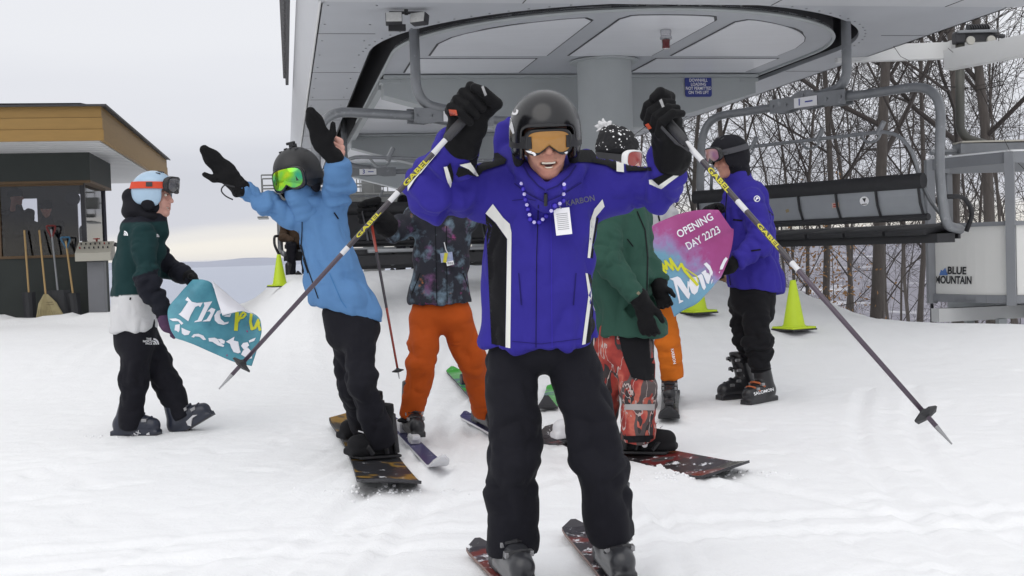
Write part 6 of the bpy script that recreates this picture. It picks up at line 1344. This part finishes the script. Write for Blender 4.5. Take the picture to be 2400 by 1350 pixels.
decal('sleeve_emblem', [[(1774 + r * math.cos(a * .393), 466 + r * math.sin(a * .393)) for a in range(16)] for r in (7.5,)], tb, m_white, jk, lim=8); decal('sleeve_emblem', [(1774 + 5.6 * math.cos(a * .393), 466 + 5.6 * math.sin(a * .393)) for a in range(16)], tb, F_PUR, jk, lim=8, off=.004); decal('sleeve_emblem', [(1769, 471), (1773, 462), (1779, 464), (1776, 467), (1774, 466), (1772, 471)], tb, m_white, jk, lim=8, off=.006)
S = Soft(); S.loft([p(1766, 660), p(1764, 700)], [.17, .165], [.15, .15], (1, 0, 0), .04); arm(S, [p(1776, 705, -.08), p(1776, 800, -.14), p(1786, 872, -.10)], [.118, .096, .082], .020); arm(S, [p(1738, 705, .08), p(1748, 795, .06), p(1752, 852, .1)], [.095, .082, .068], .016); stump(S, p(1776, 800, -.12), p(1786, 870, -.1)); stump(S, p(1748, 795, .06), p(1752, 845, .1)); tr = soft('trousers', S, F_BLK, pur, .010, 1., 56)
hp = p(1706, 372, -.02); RH = frame((-.93, -.36, -.20)); head(pur, hp, RH, M_SKIN, 'closed'); rh = (.118, .142, .126); helmet(pur, hp, RH, F_HOOD, r=rh)
S = Soft(); S.ell((0, -.035, .03), (.124, .135, .138), k=.02).cone((0, -.05, -.05), (0, -.06, -.17), .10, .095, .04, (.006, 10, 6)).box((0, .15, -.02), (.11, .11, .12), k=.02, op='-'); soft('hood', S, F_HOOD, pur, .007, 1, T=T4(RH, hp))
gf, gl, gs = goggles(pur, hp, RH, mat('violet_lens', (.16, .07, .34), .08, col2=(.62, .34, .10), vscale=9, coat=.6), M_GLOSS, mat('grey_strap', (.05, .05, .06), .7), w=.088, h=.045, y0=.145, z0=.052, r=(.127, .152, .14))
decal_text('strap_lettering', 'SMITH', (1697, 360), 10, bvh(gs), mat('dim_print', (.012, .012, .014), .5), pur, ang=.0, bold=.03, lim=8)
open_hand(pur, p(1703, 628, -.32), V(-.9, -.2, -.25), V(-.2, -1, -.2), V(.1, 0, 1), p(1726, 611, -.30), F_GLV, 1.05, False, 1.3, .052, .04); open_hand(pur, p(1676, 488, -.14), V(-.7, -.6, .2), V(0, -.3, -1), V(.5, -.8, 0), p(1686, 505, -.08), F_GLV, 1.1, False, 1.2, .052, .04)
fz = lambda x, y: V(P(x, 900, y).x, y, gz1(P(x, 900, y).x, y))
M_ORB = mat('orange_buckle', (.40, .10, .03), .4)
bt, T_ = ski_boot(pur, fz(1782, 8.5) + V(0, 0, .0), V(-.72, -.68, 0), M_BOOT, M_ORB, s=1.08); decal_text('boot_lettering', 'SALOMON', (1790, 918), 10, bvh(bt), m_white, bt, ang=-.25, bold=.02, lim=6, off=.004)
ski_boot(pur, fz(1734, 8.72) + V(0, 0, .0), V(-.92, -.4, 0), M_BOOT, None, s=1.08, full=True)
# ------------------------------------------------------------------ person walking, left
YL = 7.65
def p(x, y, dy=0.): return P(x, y, YL + dy)
wom = thing('person', V(p(320, 1040).x, YL, gz1(p(320, 1040).x, YL)), 'person in pale blue helmet and dark green jacket walking with the teal banner', 'person')
S = Soft(); S.loft([p(338, 505), p(332, 545), p(320, 620), p(315, 700), p(313, 780)], [.09, .135, .145, .145, .150], [.09, .165, .165, .165, .17], (1, 0, 0), .05, (.007, 4, 7))
S.cone(p(352, 560, .02), p(370, 590, .02), .07, .055, .04).cone(p(370, 508), p(378, 545), .055, .05, .04)
arm(S, [p(338, 555, -.15), p(345, 655, -.22), p(385, 745, -.20)], [.085, .078, .050], .013); arm(S, [p(365, 575, .14), p(395, 628, .14), p(446, 652, .02)], [.07, .062, .050], .010)
S.cut(p(312, 776), (.05, 0, -1)); stump(S, p(345, 655, -.22), p(384, 742, -.2), .035)
col_T, col_W, col_N = (.010, .036, .038), (.62, .62, .63), (.012, .013, .020)
def jcol(vs):
    c = np.empty((len(vs), 3)); z = vs[:, 2]; x = vs[:, 0]; y = vs[:, 1]
    za = p(320, 690).z + .055 * (x - p(320, 690).x); c[:] = col_T; c[z < za] = col_W
    e0, e1 = np.array(p(347, 640, -.22)), np.array(p(385, 745, -.2)); ab = e1 - e0; h = np.clip((vs - e0) @ ab / (ab @ ab), 0, 1); dd = np.linalg.norm(vs - e0 - h[:, None] * ab, axis=1); s = (vs - e0) @ ab / (ab @ ab)
    c[(dd < .10) & (s > -.02) & (y < YL - .09)] = col_N
    e0, e1 = np.array(p(385, 600, .14)), np.array(p(446, 652, .02)); ab = e1 - e0; h = np.clip((vs - e0) @ ab / (ab @ ab), 0, 1); dd = np.linalg.norm(vs - e0 - h[:, None] * ab, axis=1); c[dd < .08] = col_N
    c[z > p(340, 522).z] = col_N; return c
F_TRI = fabric('tricolour_shell', (1, 1, 1), var=.05, attr=True); jk = soft('jacket', S, F_TRI, wom, .0085, 1., 62, colf=jcol); tb = bvh(jk)
tnf(tb, m_white, jk, 289, 546, 11, .1, text=False); tnf(tb, m_white, jk, 366, 552, 7, 0, text=False); zipline('pocket_zip', [(306, 697), (305, 703)], tb, jk, 4)
S = Soft(); S.ell(p(322, 497, .0), (.095, .11, .062), k=.04).ell(p(350, 508, 0), (.08, .10, .05), k=.04).cone(p(318, 480), p(308, 462, 0), .08, .06, .04); soft('hood', S, F_HOOD, wom, .008, 0)
S = Soft(); S.loft([p(316, 760), p(318, 800)], [.135, .135], [.15, .145], (1, 0, 0), .04); arm(S, [p(322, 800, -.07), p(314, 890, -.12), p(304, 1010, -.08)], [.104, .088, .074], .012, leg=True); arm(S, [p(340, 800, .07), p(384, 885, .04), p(432, 985, .02)], [.100, .084, .068], .012, leg=True); stump(S, p(314, 890, -.12), p(304, 1004, -.08)); stump(S, p(384, 885, .04), p(431, 980, .02)); tr = soft('trousers', S, F_NAVY, wom, .009, .65, 66)
tnf(bvh(tr), m_white, tr, 357, 800, 15, .0)
hp = p(364, 462, 0); RH = frame((.99, -.10, .0)); head(wom, hp, RH, M_SKIN2, 'smile'); rh = (.116, .140, .124)
he = helmet(wom, hp, RH, mat('pale_blue_helmet', (.36, .50, .64), .35, var=.03, coat=.3), r=rh)
S = Soft(); S.ell((0, -.03, -.045), (.093, .10, .085), k=.02).box((0, .16, -.03), (.11, .105, .14), k=.01, op='-'); soft('balaclava', S, F_HOOD, wom, .006, 0, T=T4(RH, hp))
M_OS = mat('orange_strap', (.60, .055, .018), .7, var=.05); gf, gl, gs = goggles(wom, hp, RH, mat('smoke_lens', (.09, .09, .10), .15, coat=.6), M_MATTE, M_OS, w=.088, h=.045, y0=.148, z0=.068, r=(.119, .143, .127), sw=.022, tilt=-.12)
tb = bvh(gs); decal('strap_badge', [(342, 423), (357, 423), (357, 437), (342, 437)], tb, m_ink, gs, lim=5, off=.003); tnf(tb, m_white, gs, 348, 430, 7, 0, text=False, lim=5)
M_PG = mat('purple_glove', (.028, .016, .07), .6, col2=(.09, .02, .06), vscale=14)
open_hand(wom, p(397, 763, -.20), V(.75, -.1, -.5), V(.1, -1, 0), V(.5, 0, .8), p(385, 742, -.2), M_PG, 1.0, False, 1.3, .048, .04); open_hand(wom, p(455, 658, -.0), V(.7, -.5, -.5), V(.1, -.6, -.6), V(.5, 0, .8), p(444, 650, .02), F_GLV, 1.0, False, 1.3, .05, .04)
gL_ = V(P(315, 1040, YL - .08).x, YL - .08, gz1(P(315, 1040, YL - .08).x, YL))
b1_, T1 = ski_boot(wom, gL_ + V(0, 0, .0), V(1, -.12, 0), M_BOOTN, M_BOOTN, s=1.0); decal_text('boot_lettering', 'S/MAX', (312, 1022), 13, bvh(b1_), M_PW, b1_, ang=-.55, bold=.02, lim=6, off=.003)
b2_, T2 = ski_boot(wom, p(449, 1004, .02), V(1, -.1, 0), M_BOOTN, M_BOOTN, pitch=.50, s=1.0)
for b_, pl_ in ((b1_, [(344, 1016), (350, 1013), (346, 1022), (352, 1029), (346, 1029), (341, 1022)]), (b2_, [(436, 988), (452, 973), (463, 972), (452, 979), (441, 993), (448, 999), (440, 997)])): decal('boot_mark', pl_, bvh(b_), M_PW, b_, lim=6, off=.003)
# ------------------------------------------------------------------ banner halves
def sheet(name, rows, m, label, nu=34, nv=26, ripple=.012, seed=1, thick=.0016, Y0=7.4):
    """rows: grid of control points (px,py,dY), smoothly interpolated"""
    C = np.array([[P(x, y, Y0 + d) for x, y, d in r] for r in rows]); a, b = C.shape[:2]
    def interp(A, n):
        k = A.shape[0]; o = []
        for i in range(n + 1):
            t = i / n * (k - 1); j = min(int(t), k - 2); f = t - j; p0, p1, p2, p3 = A[max(j - 1, 0)], A[j], A[j + 1], A[min(j + 2, k - 1)]
            o.append(.5 * ((2 * p1) + (-p0 + p2) * f + (2 * p0 - 5 * p1 + 4 * p2 - p3) * f * f + (-p0 + 3 * p1 - 3 * p2 + p3) * f ** 3))
        return np.array(o)
    G = interp(C, nv); G = np.swapaxes(interp(np.swapaxes(G, 0, 1), nu), 0, 1); F = G.reshape(-1, 3)
    n = np.cross(np.gradient(G, axis=0).reshape(-1, 3), np.gradient(G, axis=1).reshape(-1, 3)); n /= np.linalg.norm(n, axis=1)[:, None] + 1e-9
    F = F + n * (ripple * fbm(F * 6, seed, 3))[:, None]; ix = np.arange(len(F)).reshape(nv + 1, nu + 1); fs = np.stack([ix[:-1, :-1], ix[:-1, 1:], ix[1:, 1:], ix[1:, :-1]], -1).reshape(-1, 4)
    return F, fs
def paint_mat(name, cols, sc=5., edge=None):
    m = bpy.data.materials.new(name); m.use_nodes = True; t = m.node_tree; b = t.nodes['Principled BSDF']; b.inputs['Roughness'].default_value = .5; g = N('ShaderNodeTexCoord', t); n = N('ShaderNodeTexNoise', t); n.inputs['Scale'].default_value = sc; n.inputs['Detail'].default_value = 9; n.inputs['Roughness'].default_value = .62; t.links.new(g.outputs['Object'], n.inputs[0]); r = N('ShaderNodeValToRGB', t); ramp(r, cols)
    if edge is None: t.links.new(n.outputs[0], r.inputs[0])
    else:                                                    # printed colour field changing along a direction of the sheet
        d = N('ShaderNodeVectorMath', t, operation='DOT_PRODUCT'); d.inputs[1].default_value = edge[0]; t.links.new(g.outputs['Object'], d.inputs[0]); s_ = N('ShaderNodeMath', t, operation='SUBTRACT'); s_.inputs[1].default_value = edge[1]; t.links.new(d.outputs['Value'], s_.inputs[0]); k = N('ShaderNodeMath', t, operation='MULTIPLY'); k.inputs[1].default_value = edge[2]; t.links.new(s_.outputs[0], k.inputs[0])
        a = N('ShaderNodeMath', t, operation='MULTIPLY_ADD'); a.inputs[1].default_value = edge[3]; t.links.new(n.outputs[0], a.inputs[0]); t.links.new(k.outputs[0], a.inputs[2]); t.links.new(a.outputs[0], r.inputs[0])
    t.links.new(r.outputs[0], b.inputs['Base Color']); return m
M_TEALB = paint_mat('teal_print', [(.3, (.035, .17, .23)), (.45, (.065, .25, .33)), (.6, (.09, .32, .40)), (.75, (.14, .38, .46))], 4.5)
M_BBACK = mat('banner_white', (.72, .72, .77), .5, var=.03); M_YEL = mat('yellow_brush', (.62, .62, .02), .5, var=.05); M_LET = mat('banner_letter_white', (.80, .80, .86), .5, var=.02)
def build_sheet(F, fs, m, parent, name):
    o = link(name, mesh(name, F, fs, m, True), parent); mod = o.modifiers.new('s', 'SOLIDIFY'); mod.thickness = .0016; mod.offset = 0; BV[o.name] = (F, fs); return o
F, fs = sheet('b', [[(452, 656, -.02), (478, 656, -.06), (494, 664, -.03), (500, 690, .03), (512, 710, .08)], [(420, 690, -.06), (455, 690, -.08), (500, 705, -.02), (545, 728, .06), (596, 735, .08)], [(394, 725, -.10), (440, 740, -.10), (500, 750, -.04), (560, 765, .03), (613, 768, .05)], [(398, 766, -.16), (440, 780, -.14), (500, 800, -.08), (560, 815, -.02), (606, 808, .02)], [(412, 792, -.12), (450, 806, -.12), (500, 828, -.08), (548, 848, -.04), (590, 858, -.01)]], None, '', Y0=7.42)
ban = thing('banner', P(500, 860, 7.4), 'teal half of a torn printed banner with white and yellow lettering', 'banner', 'torn banner halves')
sh = build_sheet(F, fs, M_TEALB, ban, 'printed_sheet'); tb = bvh(sh)
F, fs = sheet('f', [[(496, 659, -.04), (520, 680, .0), (560, 712, .03), (598, 738, .05)], [(502, 680, -.07), (528, 702, -.06), (560, 722, -.04), (590, 735, -.01)], [(510, 705, -.10), (530, 716, -.10), (556, 726, -.08), (578, 732, -.05)], [(522, 740, -.12), (540, 735, -.12), (558, 731, -.10), (574, 728, -.07)]], None, '', 20, 16, Y0=7.42); fl_ = build_sheet(F, fs, M_BBACK, ban, 'folded_corner')
Z5 = lambda pts: [(380 + x / 5.192, 620 + y / 5.192) for x, y in pts]
T_let = [[(282, 432), (310, 393), (360, 452), (425, 468), (400, 520), (345, 620), (318, 692), (255, 645), (200, 604), (222, 590), (268, 604), (352, 500), (318, 450)], [(420, 468), (495, 462), (462, 520), (440, 500), (395, 520)]]
h_let = [[(505, 462), (610, 448), (560, 530), (480, 690), (388, 704), (400, 690), (432, 675), (515, 500)], [(545, 575), (600, 525), (648, 545), (625, 600), (582, 690), (490, 694), (505, 680), (540, 668), (590, 590), (575, 568)]]
e_let = [[(720, 548), (735, 575), (700, 610), (712, 660), (760, 705), (812, 695), (800, 720), (745, 735), (680, 720), (640, 680), (635, 620), (670, 565)], [(745, 628), (840, 600), (825, 640), (770, 635)]]
decal('banner_lettering', [Z5(q_) for q_ in T_let + h_let + e_let], tb, M_LET, ban, lim=6, off=.004)
def brush5(pts, w=22):
    o = []
    for (x0, y0), (x1, y1) in zip(pts[:-1], pts[1:]):
        dx, dy = x1 - x0, y1 - y0; L = math.hypot(dx, dy); a_, b_ = -dy / L * w / 2, dx / L * w / 2; ex, ey = dx / L * w * .25, dy / L * w * .25; o.append(Z5([(x0 + a_ - ex, y0 + b_ - ey), (x1 + a_ + ex, y1 + b_ + ey), (x1 - a_ + ex, y1 - b_ + ey), (x0 - a_ - ex, y0 - b_ - ey)]))
    return o
decal('banner_brush_lettering', brush5([(912, 590), (905, 690), (897, 795)], 46) + brush5([(925, 690), (965, 600), (1005, 570), (1015, 610), (985, 645), (940, 660)], 26) + brush5([(1085, 605), (1075, 700), (1092, 785), (1130, 770), (1165, 690), (1190, 640)], 34) + brush5([(1188, 645), (1170, 740), (1192, 795)], 34), tb, M_YEL, ban, lim=6, off=.004)
s_all = [[(85, 662), (165, 655), (215, 675), (258, 715), (235, 735), (195, 690), (130, 690)], [(160, 735), (215, 725), (212, 800), (200, 825), (175, 805), (150, 800)], [(235, 768), (290, 795), (345, 815), (320, 855), (270, 860), (240, 835)], [(355, 880), (385, 848), (440, 842), (500, 865), (535, 915), (500, 918), (455, 880), (400, 872), (385, 890)],
         [(562, 895), (640, 890), (670, 905), (700, 950), (755, 985), (745, 1003), (680, 985), (640, 960), (610, 940), (570, 935)], [(672, 908), (720, 905), (765, 930), (755, 965), (710, 960), (700, 935)], [(775, 940), (880, 878), (870, 925), (925, 938), (930, 962), (870, 965), (890, 1030), (955, 1068), (925, 1082), (870, 1065), (840, 1010), (825, 965)],
         [(960, 990), (985, 955), (1040, 945), (1060, 985), (1040, 1000), (1010, 978), (1000, 1000), (1060, 1030), (1085, 1060), (1095, 1140), (1050, 1150), (960, 1095), (985, 1045), (1020, 1100), (1060, 1110), (1050, 1075), (985, 1025)], [(1055, 925), (1100, 905), (1140, 890), (1120, 930), (1060, 950)]]
decal('banner_lettering', [Z5(q_) for q_ in s_all], tb, M_LET, ban, lim=6, off=.004)
decal('paint_fleck', [Z5(q_) for q_ in ([(1025, 800), (1045, 808), (1040, 828), (1028, 820)], [(1033, 735), (1044, 738), (1040, 748)], [(782, 1095), (796, 1095), (795, 1115), (784, 1115)])], tb, mat('magenta_fleck', (.30, .02, .16), .6), ban, lim=6, off=.004)
# right half
ban2 = thing('banner', P(1600, 745, 8.1), 'pink half of a torn printed banner with opening day lettering', 'banner', 'torn banner halves')
c0 = P(1600, 640, 8.05); nd = Vector((-.62, 0, -.78)); nd.normalize()
M_PINK = paint_mat('pink_print', [(.0, (.13, .30, .45)), (.22, (.16, .36, .50)), (.30, (.30, .20, .42)), (.40, (.34, .05, .22)), (.55, (.30, .035, .18)), (.70, (.34, .05, .22)), (.82, (.50, .16, .36)), (1.0, (.62, .35, .52))], 9, ((.55, 0, .83), .55 * P(1560, 620, 8.05).x + .83 * P(1560, 620, 8.05).z, 1.05, .40))
F, fs = sheet('b2', [[(1510, 545, -.02), (1535, 525, -.05), (1590, 502, -.06), (1640, 492, -.04), (1684, 492, .0)], [(1513, 590, -.04), (1550, 570, -.08), (1610, 550, -.08), (1665, 535, -.02), (1714, 534, .04)], [(1530, 635, -.04), (1560, 625, -.06), (1620, 605, -.06), (1672, 580, .0), (1720, 545, .08)], [(1562, 690, -.04), (1585, 680, -.05), (1625, 660, -.04), (1665, 640, .0), (1706, 610, .06)], [(1580, 743, -.02), (1600, 728, -.02), (1632, 712, -.02), (1655, 690, .0), (1690, 650, .02)]], None, '', Y0=8.1, seed=4, ripple=.014)
sh2 = build_sheet(F, fs, M_PINK, ban2, 'printed_sheet'); tb = bvh(sh2)
decal_text('banner_lettering', 'OPENING', (1629, 529), 25, tb, M_LET, ban2, ang=-.50, bold=.015, shear=0, wide=.86, lim=6, off=.004); decal_text('banner_lettering', 'DAY 22/23', (1648, 558), 25, tb, M_LET, ban2, ang=-.50, bold=.015, wide=.78, lim=6, off=.004)
Z8 = lambda pts: [(1490 + x / 4.5, 460 + y / 4.5) for x, y in pts]
N_let = [[(358, 870), (440, 845), (470, 862), (575, 1030), (560, 1085), (540, 1070), (415, 900)], [(395, 885), (430, 895), (470, 1095), (500, 1098), (502, 1108), (455, 1132), (455, 1105)], [(545, 895), (560, 900), (562, 1080), (545, 1050)]]
O_let = [[(568, 870), (600, 850), (598, 900), (620, 985), (640, 955), (650, 900), (668, 940), (650, 1010), (620, 1038), (590, 1020), (560, 940)], [(600, 850), (640, 850), (660, 900), (640, 910), (625, 870)]]
W_let = [[(640, 845), (690, 818), (705, 835), (740, 960), (720, 990), (700, 965), (665, 860)], [(690, 805), (735, 775), (745, 800), (762, 880), (780, 820), (770, 765), (792, 772), (795, 830), (770, 925), (748, 915), (712, 830)]]
X_let = [[(715, 715), (745, 697), (785, 735), (812, 800), (805, 845), (780, 790)], [(800, 885), (815, 870), (805, 910), (792, 930)], [(890, 745), (925, 670), (950, 640), (970, 660), (945, 700), (915, 770), (885, 775)], [(980, 635), (1000, 608), (995, 640), (985, 645)], [(875, 800), (890, 785), (880, 815)], [(328, 965), (345, 960), (360, 1000), (335, 995)], [(372, 1030), (385, 1050), (375, 1062)]]
decal('banner_lettering', [Z8(q_) for q_ in N_let + O_let + W_let + X_let], tb, M_LET, ban2, lim=6, off=.004)
def brush(pts, w=22): 
    o = []
    for (x0, y0), (x1, y1) in zip(pts[:-1], pts[1:]):
        dx, dy = x1 - x0, y1 - y0; L = math.hypot(dx, dy); a_, b_ = -dy / L * w / 2, dx / L * w / 2; ex, ey = dx / L * w * .25, dy / L * w * .25; o.append([(x0 + a_ - ex, y0 + b_ - ey), (x1 + a_ + ex, y1 + b_ + ey), (x1 - a_ + ex, y1 - b_ + ey), (x0 - a_ - ex, y0 - b_ - ey)])
    return [Z8(q_) for q_ in o]
ys = brush([(105, 520), (140, 575), (160, 640), (235, 740), (320, 805)], 30) + brush([(100, 610), (185, 560)], 24) + brush([(185, 655), (255, 690), (300, 770)], 24) + brush([(255, 690), (330, 770), (310, 680), (395, 775), (360, 655), (445, 780), (480, 710)], 24) + brush([(480, 715), (520, 790), (600, 880), (650, 935)], 30) + brush([(500, 745), (580, 800), (640, 840), (662, 905)], 12)
decal('banner_brush_lettering', ys, tb, M_YEL, ban2, lim=6, off=.0055)
# ------------------------------------------------------------------ background people
def simple(label, pts, jm, tm, hatm, group=None, skin=M_SKIN, face=(0, -1, 0), seated=False, vox=.016):
    g = thing('person', pts['base'], label, 'person', group); S = Soft(); S.loft([pts['neck'], pts['chest'], pts['hip']], [.09, .19, .19], [.08, .14, .15], pts.get('side', (1, 0, 0)), .05, (.008, 4, 7))
    for a in pts['arms']: arm(S, a, [.08, .068, .05]); S.ell(a[-1], (.05, .05, .05))
    soft('jacket', S, jm, g, vox, 1, 71)
    if 'legs' in pts:
        S = Soft(); S.ell(pts['hip'], (.17, .15, .12))
        for a in pts['legs']: arm(S, a, [.10, .085, .075])
        soft('trousers', S, tm, g, vox, 1, 75)
    R = frame(face); head(g, pts['head'], R, skin, 'closed'); S = Soft(); S.ell((0, -.012, .05), (.104, .125, .112)).cut((0, 0, .02), (0, .25, -1)); S.ell((0, -.02, .03), (.106, .128, .03), k=.01); soft('hat', S, hatm, g, .01, 0, T=T4(R, pts['head']))
    return g
F_DK = mat('dark_winter_coat', (.020, .022, .028), .9, spec=.1)
for lab, x, y, Y, fc, sc in (('seated operator in dark hooded coat seen through the hut window', 108, 490, 19.35, (.4, -1, -.2), 1), ('standing operator in dark coat at the left edge of the hut window', 38, 462, 19.6, (1, .1, 0), 1)):
    h = P(x, y, Y); b_ = h.copy(); b_.z = ZG + .1
    simple(lab, dict(base=b_, head=h, neck=h + V(-.02, .03, -.16), chest=h + V(-.04, .05, -.34), hip=h + V(-.04, .06, -.85), arms=[[h + V(-.22, .05, -.26), h + V(-.28, -.05, -.55), h + V(-.1, -.25, -.62)], [h + V(.18, .05, -.26), h + V(.24, -.05, -.55), h + V(.08, -.25, -.62)]],
                    legs=[[h + V(-.1, .06, -.9), h + V(-.1, .0, -1.2), V(h.x - .1, h.y + .05, ZG + .15)], [h + V(.1, .06, -.9), h + V(.1, .0, -1.2), V(h.x + .1, h.y + .05, ZG + .15)]]), F_DK, F_DK, F_DK, 'operators inside the hut', face=fc)
# riders on the incoming chair
for k, (xo, lab, jm) in enumerate(((-1.28, 'rider in brown coat on the left seat of the incoming chair, skis dangling', fabric('brown_coat', (.07, .045, .03))), (.62, 'rider in black hat on the incoming chair behind the cloud-print jacket', F_DK))):
    o = q3(xo, 0, 0); f = -UD; hd = o + UP * .82 - f * .08
    simple(lab, dict(base=o + UP * -.5, head=hd, neck=hd + UP * -.16, chest=hd + UP * -.32, hip=o + UP * .16 - f * .05, side=VD, arms=[[o + UP * .52 - VD * .2, o + UP * .28 - VD * .26 + f * .1, o + UP * .22 - VD * .1 + f * .3], [o + UP * .52 + VD * .2, o + UP * .28 + VD * .26 + f * .1, o + UP * .22 + VD * .1 + f * .3]],
                    legs=[[o + UP * .12 + VD * s_, o + UP * .10 + VD * s_ + f * .45, o + UP * -.34 + VD * s_ + f * .5] for s_ in (-.12, .12)]), jm, F_NAVY, F_BLK, 'riders on the incoming chair', face=f)
    for s_ in (-.12, .12):
        c = o + UP * -.50 + VD * (s_ * 1.4) + f * .55; dd = (f * 1 + UP * .10 + VD * (.5 * (s_ if k else -abs(s_)) * 4)).normalized(); g, d_, x_, z_ = ski('grey ski dangling from the %s of the incoming chair, its %s ski' % (('left rider', 'right rider')[k], 'left' if s_ < 0 else 'right'), c - dd, c, .75, .85, mat('grey_topsheet', (.10, .10, .11), .4, var=.2) if k == 0 else M_KS, .10, group='skis of the chair riders', side=m_black, ground=False)
        S = Soft(); S.cone(c + UP * .05 - f * .1, c + UP * .05 + f * .12, .05, .045, .02).cone(c + UP * .07 - f * .06, c + UP * .28 - f * .03, .06, .065, .03); soft('ski_boot', S, M_BOOT, bpy.data.objects[[ob.name for ob in COL.objects if ob.get('label') == lab][0]], .014, 0)
# ------------------------------------------------------------------ thrown snow by the boards
R_ = random.Random(11)
def clods(name, centre, n, sx, sy, r0, r1, label):
    vs = []; fs = []; bm = bmesh.new(); bmesh.ops.create_icosphere(bm, subdivisions=1, radius=1); bv = [v.co.copy() for v in bm.verts]; bf = [[v.index for v in f.verts] for f in bm.faces]; bm.free()
    for i in range(n):
        x, y = centre.x + R_.gauss(0, sx), centre.y + R_.gauss(0, sy); r = R_.uniform(r0, r1); z = gz1(x, y) + r * .3; o = len(vs)
        for v in bv: vs.append((x + v.x * r * R_.uniform(.7, 1.3), y + v.y * r * R_.uniform(.7, 1.3), z + v.z * r * R_.uniform(.5, .9)))
        fs += [[a + o for a in f] for f in bf]
    link(name, mesh(name, vs, fs, M_SNOW, True), kind='stuff', label=label, cat='snow')
clods('snow_clods', PG(930, 1172, 0), 60, .16, .05, .003, .012, 'loose snow crumbs thrown up in front of the sky blue rider board'); clods('snow_clods', PG(1640, 1132, 0), 70, .26, .04, .003, .014, 'loose snow crumbs along the maroon board edge'); clods('snow_clods', PG(1340, 1056, 0), 50, .12, .05, .004, .014, 'loose snow crumbs beside the white boot'); clods('snow_clods', PG(300, 1046, .04), 30, .2, .05, .003, .009, 'loose snow crumbs round the walking boots')
# ------------------------------------------------------------------ distant air
q = MB(); q.box((0, 0, -85.5), (125000, 125000, 203)); hz = q.build('haze', bpy.data.materials.new('winter_air'), None, kind='stuff', label='thin pale winter haze over the distant lake and shore', cat='haze')
m = hz.data.materials[0]; m.use_nodes = True; t = m.node_tree; t.nodes.clear(); o = N('ShaderNodeOutputMaterial', t); v = N('ShaderNodeVolumePrincipled', t); v.inputs['Color'].default_value = (.86, .88, .93, 1); v.inputs['Density'].default_value = 1.1e-5; v.inputs['Anisotropy'].default_value = .2; t.links.new(v.outputs[0], o.inputs['Volume'])
SC.cycles.volume_bounces = 1
